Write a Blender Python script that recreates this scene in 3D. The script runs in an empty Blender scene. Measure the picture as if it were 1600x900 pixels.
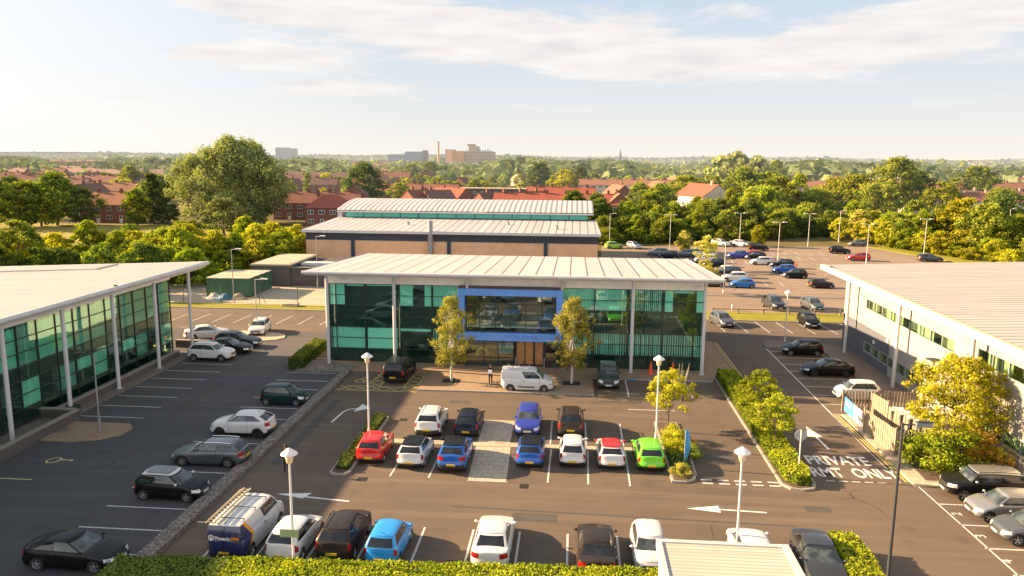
import bpy, math, random
from mathutils import Vector, Matrix
random.seed(7)
PI = math.pi
SC = bpy.context.scene
COL = SC.collection
R_ = math.radians

# ------------------------------------------------------------------ camera
CH = 19.0; CF = 1200.0; CP = math.atan(204/1200.0); CP = R_(9.65); CR = R_(0.45); CW = R_(-4.6)
def ray(x, y):
    a = x-800; b = 450-y
    c, s = math.cos(CR), math.sin(CR)
    u = a*c-b*s; v = a*s+b*c
    X, Y, Z = u, CF*math.cos(CP)+v*math.sin(CP), -CF*math.sin(CP)+v*math.cos(CP)
    c, s = math.cos(-CW), math.sin(-CW)
    return X*c-Y*s, X*s+Y*c, Z
def at(x, y, z=0.0):
    d = ray(x, y); t = (z-CH)/d[2]
    return (d[0]*t, d[1]*t)
fw = Vector(ray(800, 450)).normalized(); rt = (Vector(ray(900, 450))-Vector(ray(800, 450))).normalized(); up = rt.cross(fw)
cam = bpy.data.cameras.new('camera'); co = bpy.data.objects.new('camera', cam); COL.objects.link(co)
co.matrix_world = Matrix(((rt.x, up.x, -fw.x, 0), (rt.y, up.y, -fw.y, 0), (rt.z, up.z, -fw.z, CH), (0, 0, 0, 1)))
cam.sensor_width = 36; cam.lens = 27; cam.clip_end = 20000; cam.clip_start = .5
SC.camera = co
SC.view_settings.view_transform = 'Standard'; SC.view_settings.look = 'None'; SC.view_settings.exposure = 0

# ------------------------------------------------------------------ light
SUN_EL = R_(20.5)
sdir = Vector((math.cos(SUN_EL)*math.cos(R_(8)), -math.cos(SUN_EL)*math.sin(R_(8)), -math.sin(SUN_EL)))  # travel direction
sl = bpy.data.lights.new('sun', 'SUN'); so = bpy.data.objects.new('sun', sl); COL.objects.link(so)
so.rotation_euler = sdir.to_track_quat('-Z', 'Y').to_euler()
sl.energy = 5.0; sl.angle = R_(0.6); sl.color = (4.1, 2.85, 1.62)
SUNK = 1.0
w = bpy.data.worlds.new('World'); SC.world = w; w.use_nodes = True
nt = w.node_tree; N = nt.nodes; Lk = nt.links; N.clear()
def nd(t, **k):
    n = N.new(t)
    for a, b in k.items(): setattr(n, a, b)
    return n
out = nd('ShaderNodeOutputWorld'); bg = nd('ShaderNodeBackground'); bg.inputs[1].default_value = .15
sky = nd('ShaderNodeTexSky', sky_type='NISHITA'); sky.sun_disc = False
sky.sun_elevation = SUN_EL; sky.sun_rotation = math.atan2(-sdir.x, -sdir.y); sky.dust_density = 2.0; sky.ozone_density = 1.5
tc = nd('ShaderNodeTexCoord'); sep = nd('ShaderNodeSeparateXYZ'); Lk.new(tc.outputs['Generated'], sep.inputs[0])
def wm(op, a, b=None, c=None, clamp=False):
    n = nd('ShaderNodeMath', operation=op); n.use_clamp = clamp
    for i, v in enumerate((a, b, c)):
        if v is None: continue
        if isinstance(v, (int, float)): n.inputs[i].default_value = v
        else: Lk.new(v, n.inputs[i])
    return n.outputs[0]
def mixc(f, a, b):
    n = nd('ShaderNodeMix', data_type='RGBA')
    for s, v in ((0, f), (6, a), (7, b)):
        if isinstance(v, (int, float)): n.inputs[s].default_value = v
        elif isinstance(v, tuple): n.inputs[s].default_value = v if len(v) == 4 else v+(1,)
        else: Lk.new(v, n.inputs[s])
    return n.outputs[2]
az = wm('ARCTAN2', sep.outputs[0], sep.outputs[1])      # 0 = +Y, + to the right
el = wm('ARCSINE', sep.outputs[2])
hz = wm('SUBTRACT', 1.0, wm('DIVIDE', el, .34, clamp=True), clamp=True)     # 1 at the horizon, 0 at 20 degrees up
left = wm('MULTIPLY_ADD', az, -2.0, -.45, clamp=True)
base = mixc(hz, sky.outputs[0], mixc(left, (7.2, 6.7, 6.0), (8.3, 7.8, 7.1)))
base = mixc(.45, sky.outputs[0], base)
# a pale veil over the low sky
veil = wm('MULTIPLY', hz, .92)
lowcol = mixc(wm('POWER', hz, 2.6), mixc(left, (4.45, 5.6, 6.85), (7.4, 7.8, 8.3)), mixc(left, (7.7, 7.2, 6.45), (8.5, 8.1, 7.5)))
base = mixc(wm('MULTIPLY', wm('SUBTRACT', 1.35, wm('MULTIPLY', el, 2.3), clamp=True), .97), base, lowcol)
# clouds: long streaks in azimuth, thin in elevation
cv = nd('ShaderNodeCombineXYZ'); Lk.new(wm('MULTIPLY', az, 2.6), cv.inputs[0]); Lk.new(wm('MULTIPLY', el, 15.0), cv.inputs[1])
n1 = nd('ShaderNodeTexNoise'); n1.inputs['Scale'].default_value = 1.7; n1.inputs['Detail'].default_value = 9; n1.inputs['Roughness'].default_value = .66; n1.inputs['Distortion'].default_value = .5
Lk.new(cv.outputs[0], n1.inputs['Vector'])
def blob(a0, e0, sa, se, k, tilt=0):
    da = wm('SUBTRACT', az, a0)
    de = wm('SUBTRACT', wm('SUBTRACT', el, e0), wm('MULTIPLY', da, tilt))
    q = wm('ADD', wm('POWER', wm('DIVIDE', da, sa), 2.0), wm('POWER', wm('DIVIDE', de, se), 2.0))
    # even powers of negative numbers need the absolute value
    return wm('MULTIPLY', wm('POWER', 2.718, wm('MULTIPLY', q, -1.0)), k)
def absblob(a0, e0, sa, se, k, tilt=0):
    da = wm('ABSOLUTE', wm('SUBTRACT', az, a0)); dr = wm('SUBTRACT', az, a0)
    de = wm('ABSOLUTE', wm('SUBTRACT', wm('SUBTRACT', el, e0), wm('MULTIPLY', dr, tilt)))
    q = wm('ADD', wm('POWER', wm('DIVIDE', da, sa), 2.0), wm('POWER', wm('DIVIDE', de, se), 2.0))
    return wm('MULTIPLY', wm('POWER', 2.718, wm('MULTIPLY', q, -1.0)), k)
dens = n1.outputs[0]
for b in ((-.20, .165, .19, .020, .46, -.07), (-.33, .168, .12, .014, .40, -.05), (-.10, .150, .14, .026, .34, -.10), (-.30, .085, .09, .007, .30, 0), (-.37, .118, .10, .010, .28, .02), (.02, .128, .24, .022, .40, -.07), (.32, .135, .25, .024, .36, .12), (.55, .165, .25, .03, .30, .10), (.10, .165, .14, .018, .18, .15), (-.40, .11, .10, .02, .2, 0), (.62, .115, .12, .009, .28, .05), (0.2, .062, .5, .008, .1, 0), (-.28, .075, .10, .008, .22, 0)):
    dens = wm('ADD', dens, absblob(*b))
cr = nd('ShaderNodeMapRange'); cr.inputs[1].default_value = .57; cr.inputs[2].default_value = .74; cr.interpolation_type = 'SMOOTHSTEP'; Lk.new(dens, cr.inputs[0])
n2 = nd('ShaderNodeTexNoise'); n2.inputs['Scale'].default_value = 4.2; n2.inputs['Detail'].default_value = 6; Lk.new(cv.outputs[0], n2.inputs['Vector'])
ccol = mixc(wm('MULTIPLY_ADD', n2.outputs[0], 2.2, -.65, clamp=True), (6.35, 6.1, 6.05), (8.1, 7.75, 7.4))
hib = wm('MULTIPLY', wm('SUBTRACT', el, .30, clamp=True), 3.0, clamp=True)
base = mixc(wm('MULTIPLY', hib, .62), base, (4.6, 4.9, 5.3))          # overhead sky, out of view, brightened to raise the ambient light
fill_band = wm('MULTIPLY', wm('MAXIMUM', wm('MULTIPLY', sep.outputs[1], -1.6, clamp=True), wm('MULTIPLY', wm('SUBTRACT', sep.outputs[0], .72), 3.2, clamp=True)), wm('SUBTRACT', 1.35, wm('MULTIPLY', sep.outputs[2], 1.9), clamp=True), clamp=True)
base = mixc(wm('MULTIPLY', fill_band, .9), base, (13.0, 12.9, 12.8))          # bright band added out of view, behind and to the east, lifting shaded fronts
lowm = wm('SUBTRACT', 1.0, wm('MULTIPLY', wm('SUBTRACT', el, .25, clamp=True), 5.0, clamp=True), clamp=True)
base = mixc(wm('MULTIPLY', lowm, 1.0), base, mixc(1.0, base, base))
final = mixc(wm('MULTIPLY', cr.outputs[0], .92), base, ccol)
sc_ = nd('ShaderNodeVectorMath', operation='SCALE'); Lk.new(final, sc_.inputs[0]); Lk.new(wm('MULTIPLY_ADD', lowm, -.13, 1.0), sc_.inputs['Scale']); final = sc_.outputs[0]
Lk.new(final, bg.inputs[0]); Lk.new(bg.outputs[0], out.inputs[0])

# ------------------------------------------------------------------ materials
def newmat(name):
    m = bpy.data.materials.new(name); m.use_nodes = True
    t = m.node_tree; b = t.nodes['Principled BSDF']
    return m, t, b
def _n(t, typ, **k):
    n = t.nodes.new(typ)
    for a, b in k.items(): setattr(n, a, b)
    return n
def _mix(t, f, a, b, blend='MIX'):
    n = _n(t, 'ShaderNodeMix', data_type='RGBA', blend_type=blend)
    for s, v in ((0, f), (6, a), (7, b)):
        if isinstance(v, (int, float)): n.inputs[s].default_value = v
        elif isinstance(v, tuple): n.inputs[s].default_value = v[:3]+(1,)
        else: t.links.new(v, n.inputs[s])
    return n.outputs[2]
def _math(t, op, a, b=None, clamp=False):
    n = _n(t, 'ShaderNodeMath', operation=op); n.use_clamp = clamp
    for i, v in enumerate((a, b)):
        if v is None: continue
        if isinstance(v, (int, float)): n.inputs[i].default_value = v
        else: t.links.new(v, n.inputs[i])
    return n.outputs[0]
def _noise(t, vec, scale, detail=4, rough=.55):
    n = _n(t, 'ShaderNodeTexNoise'); n.inputs['Scale'].default_value = scale; n.inputs['Detail'].default_value = detail; n.inputs['Roughness'].default_value = rough
    if vec is not None: t.links.new(vec, n.inputs['Vector'])
    return n.outputs[0]
def _ramp(t, f, lo, hi):
    n = _n(t, 'ShaderNodeMapRange'); n.inputs[1].default_value = lo; n.inputs[2].default_value = hi; t.links.new(f, n.inputs[0]); return n.outputs[0]
def _pos(t): return _n(t, 'ShaderNodeNewGeometry').outputs['Position']
def _obj(t): return _n(t, 'ShaderNodeTexCoord').outputs['Object']
def _bump(t, b, h, s, d=.02):
    n = _n(t, 'ShaderNodeBump'); n.inputs['Strength'].default_value = s; n.inputs['Distance'].default_value = d
    t.links.new(h, n.inputs['Height']); t.links.new(n.outputs[0], b.inputs['Normal'])
def S(b, **k):
    for a, v in k.items(): b.inputs[a.replace('_', ' ')].default_value = v
def pbr(name, col, rough=.6, metal=0.0, var=.12, scale=1.5, fine=0.0, fscale=60, bump=0.0, coord='pos', spec=.5, dirt=None):
    m, t, b = newmat(name); S(b, Roughness=rough, Metallic=metal); b.inputs['Specular IOR Level'].default_value = spec
    vec = _pos(t) if coord == 'pos' else _obj(t)
    n = _noise(t, vec, scale)
    c = _mix(t, _ramp(t, n, .3, .7), tuple(x*(1-var) for x in col), tuple(min(1, x*(1+var)) for x in col))
    if fine:
        f = _noise(t, vec, fscale, 2)
        c = _mix(t, fine, c, _mix(t, _ramp(t, f, .35, .65), tuple(x*.4 for x in col), tuple(min(1, x*1.7) for x in col)))
    if dirt:
        d = _noise(t, vec, dirt[1], 6, .65)
        c = _mix(t, _math(t, 'MULTIPLY', _ramp(t, d, .5, .75), dirt[2]), c, dirt[0])
    t.links.new(c, b.inputs['Base Color'])
    if bump: _bump(t, b, _noise(t, vec, fscale, 3), bump)
    return m

def asphalt(name, col, warm):
    m, t, b = newmat(name); S(b, Roughness=.85); b.inputs['Specular IOR Level'].default_value = .35
    p = _pos(t)
    big = _noise(t, p, .09, 6, .6); mid = _noise(t, p, .8, 5, .6); fine = _noise(t, p, 16, 3, .7); grit = _noise(t, p, 75, 2, .8)
    c = _mix(t, _ramp(t, big, .35, .65), tuple(x*.80 for x in col), tuple(x*1.22 for x in warm))
    c = _mix(t, _math(t, 'MULTIPLY', _ramp(t, mid, .45, .75), .35), c, tuple(x*1.5 for x in warm))
    c = _mix(t, .35, c, _mix(t, _ramp(t, fine, .3, .7), tuple(x*.35 for x in col), tuple(x*1.9 for x in warm)))
    c = _mix(t, .40, c, _mix(t, _ramp(t, grit, .35, .68), tuple(x*.2 for x in col), tuple(x*2.6 for x in warm)))
    # faint wheel-worn streaks along the aisles
    mp = _n(t, 'ShaderNodeMapping'); mp.inputs['Scale'].default_value = (.06, 1.1, 1); t.links.new(p, mp.inputs[0])
    st = _noise(t, mp.outputs[0], 1.0, 4, .6)
    c = _mix(t, _math(t, 'MULTIPLY', _ramp(t, st, .50, .70), .42), c, tuple(x*1.8 for x in warm))
    # cracks / tar seams
    v = _n(t, 'ShaderNodeTexVoronoi', feature='DISTANCE_TO_EDGE'); v.inputs['Scale'].default_value = .11
    dn = _n(t, 'ShaderNodeVectorMath', operation='ADD'); nz = _n(t, 'ShaderNodeTexNoise'); nz.inputs['Scale'].default_value = .5; t.links.new(p, nz.inputs['Vector'])
    t.links.new(p, dn.inputs[0]); t.links.new(nz.outputs['Color'], dn.inputs[1]); t.links.new(dn.outputs[0], v.inputs['Vector'])
    cr_ = _math(t, 'LESS_THAN', v.outputs['Distance'], .0022)
    c = _mix(t, _math(t, 'MULTIPLY', cr_, _ramp(t, _noise(t, p, .15, 2), .5, .62)), c, tuple(x*.35 for x in col))
    # scattered oil drips in the bays
    v2 = _n(t, 'ShaderNodeTexVoronoi'); v2.inputs['Scale'].default_value = .45; t.links.new(p, v2.inputs['Vector'])
    oil = _ramp(t, v2.outputs['Distance'], .26, .05)
    c = _mix(t, _math(t, 'MULTIPLY', _math(t, 'MULTIPLY', oil, _noise(t, p, 3, 4), True), .5), c, tuple(x*.4 for x in col))
    t.links.new(c, b.inputs['Base Color']); _bump(t, b, grit, .5, .01)
    return m
M = {}
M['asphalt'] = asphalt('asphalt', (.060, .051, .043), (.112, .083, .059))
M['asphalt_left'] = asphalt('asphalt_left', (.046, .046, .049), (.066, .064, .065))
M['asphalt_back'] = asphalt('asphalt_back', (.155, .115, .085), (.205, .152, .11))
M['patch'] = asphalt('asphalt_dark', (.05, .048, .047), (.065, .060, .055))
def paintmat(name, col, wear=.45):
    m, t, b = newmat(name); S(b, Roughness=.7); p = _pos(t)
    n = _noise(t, p, 9, 5, .7); g_ = _noise(t, p, 60, 2)
    f = _math(t, 'MULTIPLY', _ramp(t, _math(t, 'ADD', n, _math(t, 'MULTIPLY', g_, .25)), .60, .85), wear)
    t.links.new(_mix(t, f, col, (.10, .09, .08)), b.inputs['Base Color']); return m
M['line'] = paintmat('line_paint', (.58, .57, .54), .75)
M['line_fresh'] = paintmat('arrow_paint', (.72, .71, .68), .5)
M['yellow_line'] = paintmat('yellow_paint', (.62, .50, .16), .7)
M['yellow_pale'] = paintmat('pale_yellow_paint', (.60, .58, .30), .5)
M['kerb'] = pbr('kerb_concrete', (.30, .27, .235), .85, var=.18, scale=2, fine=.3, fscale=30, bump=.3)
def brickmat(name, c1, c2, mort, bw, bh, rot=0, msize=.012, coord='pos', vertical=None, bump=.25):
    m, t, b = newmat(name); S(b, Roughness=.85); b.inputs['Specular IOR Level'].default_value = .25
    p = _pos(t) if coord == 'pos' else _obj(t)
    if vertical:
        sp = _n(t, 'ShaderNodeSeparateXYZ'); t.links.new(p, sp.inputs[0]); cb = _n(t, 'ShaderNodeCombineXYZ')
        if vertical == 'xy': t.links.new(_math(t, 'ADD', sp.outputs[0], sp.outputs[1]), cb.inputs[0])
        t.links.new(sp.outputs[2], cb.inputs[1]); v = cb.outputs[0]
    else:
        mp = _n(t, 'ShaderNodeMapping'); mp.inputs['Rotation'].default_value = (0, 0, rot); t.links.new(p, mp.inputs[0]); v = mp.outputs[0]
    br = _n(t, 'ShaderNodeTexBrick'); br.inputs['Scale'].default_value = 1; br.inputs['Brick Width'].default_value = bw; br.inputs['Row Height'].default_value = bh
    br.inputs['Mortar Size'].default_value = msize; br.inputs['Color1'].default_value = c1+(1,); br.inputs['Color2'].default_value = c2+(1,); br.inputs['Mortar'].default_value = mort+(1,)
    t.links.new(v, br.inputs['Vector'])
    c = _mix(t, _math(t, 'MULTIPLY', _ramp(t, _noise(t, p, .5, 5, .6), .35, .7), .5), br.outputs[0], _mix(t, 1.0, br.outputs[0], (.62, .60, .58), 'MULTIPLY'))
    c = _mix(t, .25, c, _mix(t, _noise(t, p, 14, 3), tuple(x*.4 for x in c1), tuple(x*1.6 for x in c2)))
    t.links.new(c, b.inputs['Base Color'])
    if bump: _bump(t, b, br.outputs['Fac'], -bump, .01)
    return m
M['paver'] = brickmat('block_paving', (.40, .285, .185), (.31, .215, .14), (.12, .09, .07), .22, .11, msize=.008)
M['paver_grey'] = brickmat('grey_block_paving', (.24, .20, .17), (.185, .155, .135), (.09, .08, .07), .22, .11, msize=.008)
M['slab'] = brickmat('concrete_slabs', (.54, .44, .33), (.46, .375, .28), (.10, .085, .07), .62, .62, msize=.014)
M['wall_brick_dark'] = brickmat('grey_brick', (.12, .10, .095), (.085, .075, .07), (.16, .15, .14), .24, .085, msize=.01, vertical='xy')
M['hall_brick'] = brickmat('buff_brick', (.86, .50, .29), (.76, .44, .26), (.68, .50, .34), .30, .15, msize=.012, vertical='xy', bump=0)
M['red_brick'] = brickmat('red_brick', (.24, .085, .055), (.17, .06, .042), (.24, .17, .13), .5, .2, msize=.02, vertical='xy', bump=0)
M['coping'] = pbr('coping_stone', (.27, .235, .20), .85, var=.15, scale=3, fine=.25, fscale=40)
def cobble():
    m, t, b = newmat('cobble_strip'); S(b, Roughness=.9); p = _pos(t)
    v = _n(t, 'ShaderNodeTexVoronoi'); v.inputs['Scale'].default_value = 10; t.links.new(p, v.inputs['Vector'])
    e = _n(t, 'ShaderNodeTexVoronoi', feature='DISTANCE_TO_EDGE'); e.inputs['Scale'].default_value = 10; t.links.new(p, e.inputs['Vector'])
    sp = _n(t, 'ShaderNodeSeparateColor'); t.links.new(v.outputs['Color'], sp.inputs[0])
    c = _mix(t, sp.outputs[0], (.10, .085, .075), (.40, .35, .30)); c = _mix(t, _ramp(t, e.outputs[0], .02, .10), (.07, .06, .05), c)
    t.links.new(c, b.inputs['Base Color']); _bump(t, b, _ramp(t, e.outputs[0], 0, .2), .6, .03); return m
M['cobble'] = cobble()
def grassmat(name, a, bcol, c3):
    m, t, b = newmat(name); S(b, Roughness=.95); b.inputs['Specular IOR Level'].default_value = .1; p = _pos(t)
    c = _mix(t, _ramp(t, _noise(t, p, .12, 6, .65), .35, .65), a, bcol)
    c = _mix(t, _math(t, 'MULTIPLY', _ramp(t, _noise(t, p, .9, 6, .7), .42, .7), .6), c, c3)
    f = _noise(t, p, 22, 3, .8); c = _mix(t, .4, c, _mix(t, _ramp(t, f, .3, .7), tuple(x*.3 for x in a), tuple(x*1.7 for x in bcol)))
    t.links.new(c, b.inputs['Base Color']); _bump(t, b, f, .8, .08); return m
M['grass'] = grassmat('verge_grass', (.15, .17, .025), (.30, .28, .04), (.36, .30, .07))
M['field'] = grassmat('field_grass', (.19, .18, .05), (.34, .28, .08), (.42, .33, .13))
M['land'] = grassmat('land', (.07, .075, .025), (.16, .13, .05), (.20, .15, .08))
M['soil'] = pbr('soil', (.09, .06, .04), .95, var=.35, scale=4, fine=.4, fscale=25, bump=.6)

def roofmat(name, col, pitch, axis, seam=.35, w_=.07, off=0.0, metal=.0, rough=.5):
    """standing seam metal sheet: seams every `pitch` metres along the axis"""
    m, t, b = newmat(name); S(b, Roughness=rough, Metallic=metal); p = _pos(t)
    sp = _n(t, 'ShaderNodeSeparateXYZ'); t.links.new(p, sp.inputs[0])
    q = _math(t, 'FRACT', _math(t, 'DIVIDE', _math(t, 'ADD', sp.outputs[axis], 1000+off), pitch))
    dd = _math(t, 'ABSOLUTE', _math(t, 'SUBTRACT', q, .5))
    ln = _math(t, 'LESS_THAN', dd, w_/pitch/2)
    pid = _math(t, 'FLOOR', _math(t, 'DIVIDE', _math(t, 'ADD', sp.outputs[axis], 1000+off+pitch/2), pitch))
    wn = _n(t, 'ShaderNodeTexWhiteNoise', noise_dimensions='1D'); t.links.new(pid, wn.inputs['W'])
    c = _mix(t, wn.outputs[0], tuple(x*.93 for x in col), tuple(min(1, x*1.06) for x in col))
    c = _mix(t, _math(t, 'MULTIPLY', _ramp(t, _noise(t, p, .35, 7, .7), .45, .75), .35), c, tuple(x*.62 for x in col))
    c = _mix(t, ln, c, tuple(x*seam for x in col))
    t.links.new(c, b.inputs['Base Color']); _bump(t, b, _ramp(t, dd, 0, w_/pitch), -.6, .03); return m
M['roof_main'] = roofmat('main_roof_sheet', (.47, .445, .42), 1.5, 0, .24, .13)
M['roof_left'] = roofmat('left_roof_sheet', (.39, .37, .35), .7, 1, .50, .14)
M['roof_right'] = roofmat('right_roof_sheet', (.40, .375, .345), .85, 1, .38, .18)
M['roof_hall'] = roofmat('hall_roof_sheet', (.43, .42, .42), 1.35, 0, .36, .20)
M['roof_hall2'] = roofmat('hall_vault_sheet', (.48, .48, .50), 1.0, 0, .42, .34)
M['shed_roof'] = roofmat('shed_roof_sheet', (.47, .44, .37), .26, 1, .62, .06)
M['white_metal'] = pbr('white_metal', (.56, .56, .57), .4, var=.05, scale=1.2, dirt=((.35, .31, .26), .8, .4))
M['fascia'] = pbr('fascia_metal', (.52, .51, .50), .42, var=.05, dirt=((.34, .30, .25), 1.1, .5))
M['soffit'] = pbr('soffit', (.72, .67, .60), .7, var=.08)
M['render'] = brickmat('pale_blockwork', (.36, .345, .325), (.34, .325, .31), (.31, .295, .28), .45, .225, msize=.008, vertical='xy', bump=0)
M['render_grey'] = brickmat('grey_blockwork', (.125, .13, .155), (.115, .12, .145), (.105, .11, .13), .45, .225, msize=.008, vertical='xy', bump=0)
M['parapet'] = pbr('parapet_panel', (.84, .80, .76), .5, var=.05)
M['dark_metal'] = pbr('dark_metal', (.05, .055, .06), .45, metal=.2, var=.1)
M['navy_band'] = pbr('navy_cladding', (.030, .038, .055), .45, var=.12, scale=.6)
M['mullion'] = pbr('mullion_metal', (.035, .045, .045), .4, metal=.3, var=.1)
M['silver_frame'] = pbr('silver_frame', (.38, .40, .40), .4, metal=.3)
M['blue_panel'] = pbr('blue_panel', (.13, .34, .88), .38, var=.08, scale=2)
M['blue_dark'] = pbr('blue_letter', (.03, .06, .22), .5)
M['spandrel'] = pbr('spandrel_panel', (.005, .022, .020), .3, var=.3, scale=.4)
M['teal_panel'] = pbr('teal_panel', (.10, .46, .36), .4, var=.1, scale=.8)
M['ceiling'] = pbr('ceiling', (.70, .70, .68), .8)
M['interior'] = pbr('interior_wall', (.25, .26, .24), .9, var=.3, scale=.6)
M['carpet'] = pbr('carpet', (.06, .07, .07), .95)
M['desk'] = pbr('desk_wood', (.40, .30, .20), .6)
M['blind'] = pbr('blind_white', (.90, .92, .90), .8, var=.04)
M['blind_main'] = pbr('blind_mint', (.55, .90, .80), .8, var=.06, scale=.9)
M['blind_dark'] = pbr('blind_grey', (.25, .33, .30), .8, var=.1)
M['door_wood'] = pbr('door_timber', (.50, .24, .09), .5, var=.2, scale=3)
M['green_chair'] = pbr('lime_plastic', (.45, .60, .10), .5)
M['screen'] = pbr('screen_blue', (.10, .42, .62), .4, var=.3, scale=2)
def glassmat(name, tint, refl, rcol=(.9, .95, .95)):
    m = bpy.data.materials.new(name); m.use_nodes = True; t = m.node_tree; t.nodes.clear()
    o = _n(t, 'ShaderNodeOutputMaterial'); tr = _n(t, 'ShaderNodeBsdfTransparent'); tr.inputs[0].default_value = tint+(1,)
    gl = _n(t, 'ShaderNodeBsdfGlossy'); gl.inputs[0].default_value = rcol+(1,); gl.inputs['Roughness'].default_value = .015
    p = _pos(t); bn = _n(t, 'ShaderNodeBump'); bn.inputs['Strength'].default_value = .06; bn.inputs['Distance'].default_value = .05
    t.links.new(_noise(t, p, .7, 2), bn.inputs['Height']); t.links.new(bn.outputs[0], gl.inputs['Normal'])
    g_ = _n(t, 'ShaderNodeNewGeometry'); dp = _n(t, 'ShaderNodeVectorMath', operation='DOT_PRODUCT'); t.links.new(g_.outputs['Normal'], dp.inputs[0]); t.links.new(g_.outputs['Incoming'], dp.inputs[1])
    sch = _math(t, 'POWER', _math(t, 'SUBTRACT', 1.0, _math(t, 'ABSOLUTE', dp.outputs['Value'])), 5.0)
    f = _math(t, 'ADD', _math(t, 'MULTIPLY', sch, .9), refl, True)
    mx = _n(t, 'ShaderNodeMixShader'); t.links.new(f, mx.inputs[0]); t.links.new(tr.outputs[0], mx.inputs[1]); t.links.new(gl.outputs[0], mx.inputs[2]); t.links.new(mx.outputs[0], o.inputs[0]); return m
M['glass'] = glassmat('green_glass', (.80, .965, .925), .085, (.80, 1.0, .90))
M['glass_clear'] = glassmat('clear_glass', (.80, .90, .84), .12)
M['glass_left'] = glassmat('left_glass', (.76, .93, .87), .17, (.74, 1.0, .82))
M['glass_dark'] = glassmat('window_glass', (.74, .82, .70), .14, (.8, 1, .85))
M['container'] = pbr('container_green', (.05, .13, .075), .5, var=.15, scale=1)
M['container_top'] = pbr('container_roof', (.42, .36, .27), .8, var=.25, scale=.8)
M['timber'] = pbr('weathered_timber', (.30, .235, .17), .85, var=.2, scale=3, fine=.25, fscale=20)
M['tarp_blue'] = pbr('blue_tarp', (.04, .14, .22), .6, var=.3)
M['tarp_white'] = pbr('white_sacks', (.50, .46, .42), .8, var=.3)
M['bin_white'] = pbr('bin_plastic', (.70, .68, .64), .5)
M['bin_dark'] = pbr('dark_plastic', (.06, .06, .065), .5)
M['steel'] = pbr('galvanised_steel', (.34, .34, .35), .45, metal=.5)
M['lamp_white'] = pbr('lamp_post_white', (.62, .61, .60), .4, var=.06)
M['lamp_glass'] = pbr('lamp_diffuser', (.80, .58, .30), .4)
M['lamp_shade'] = pbr('lamp_shade_white', (.78, .74, .72), .4)
M['orange'] = pbr('cone_orange', (.75, .09, .03), .5)
M['banner'] = pbr('banner_blue', (.06, .30, .58), .6, var=.15)
M['sign_grey'] = pbr('sign_back', (.36, .37, .38), .5)
M['iron'] = pbr('drain_iron', (.02, .02, .02), .7)
M['rooftile'] = None
def tile(name, c1, c2, c3):
    m, t, b = newmat(name); S(b, Roughness=.9); b.inputs['Specular IOR Level'].default_value = .2; oi = _n(t, 'ShaderNodeObjectInfo'); p = _pos(t)
    c = _mix(t, oi.outputs['Random'], c1, c2); c = _mix(t, _math(t, 'MULTIPLY', _ramp(t, _noise(t, p, .25, 5, .7), .4, .7), .6), c, c3)
    c = _mix(t, .3, c, _mix(t, _ramp(t, _noise(t, p, 2.2, 2), .3, .7), tuple(x*.4 for x in c1), tuple(min(1, x*1.6) for x in c1)))
    t.links.new(c, b.inputs['Base Color']); return m
M['tile_red'] = tile('red_tile', (.19, .08, .055), (.27, .125, .09), (.15, .08, .065))
M['tile_orange'] = tile('orange_tile', (.32, .155, .09), (.28, .12, .08), (.22, .13, .10))
M['tile_dark'] = tile('brown_tile', (.15, .085, .07), (.21, .12, .09), (.11, .08, .07))
M['tile_bright'] = tile('bright_red_tile', (.34, .09, .06), (.31, .10, .07), (.24, .085, .06))
M['cream'] = pbr('cream_render', (.52, .46, .38), .85, var=.08, scale=.6)
M['black_clad'] = pbr('black_cladding', (.045, .04, .042), .7, var=.2)
M['haze_brick'] = pbr('far_brick', (.44, .30, .21), .9, var=.1, scale=.05)  # far wall colours have the distance haze put in
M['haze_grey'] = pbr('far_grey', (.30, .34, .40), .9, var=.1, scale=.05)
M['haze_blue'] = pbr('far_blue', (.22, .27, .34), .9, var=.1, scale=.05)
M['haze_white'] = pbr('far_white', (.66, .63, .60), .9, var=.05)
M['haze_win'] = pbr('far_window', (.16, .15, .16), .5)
M['white_upvc'] = pbr('white_frame', (.70, .68, .65), .5)
M['pane'] = pbr('dark_pane', (.05, .06, .065), .15)
def barkmat(name, c): return pbr(name, c, .9, var=.35, scale=3, fine=.3, fscale=20, coord='obj')
M['bark'] = barkmat('bark', (.085, .06, .04)); M['birch_bark'] = barkmat('birch_bark', (.55, .50, .44))
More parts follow.
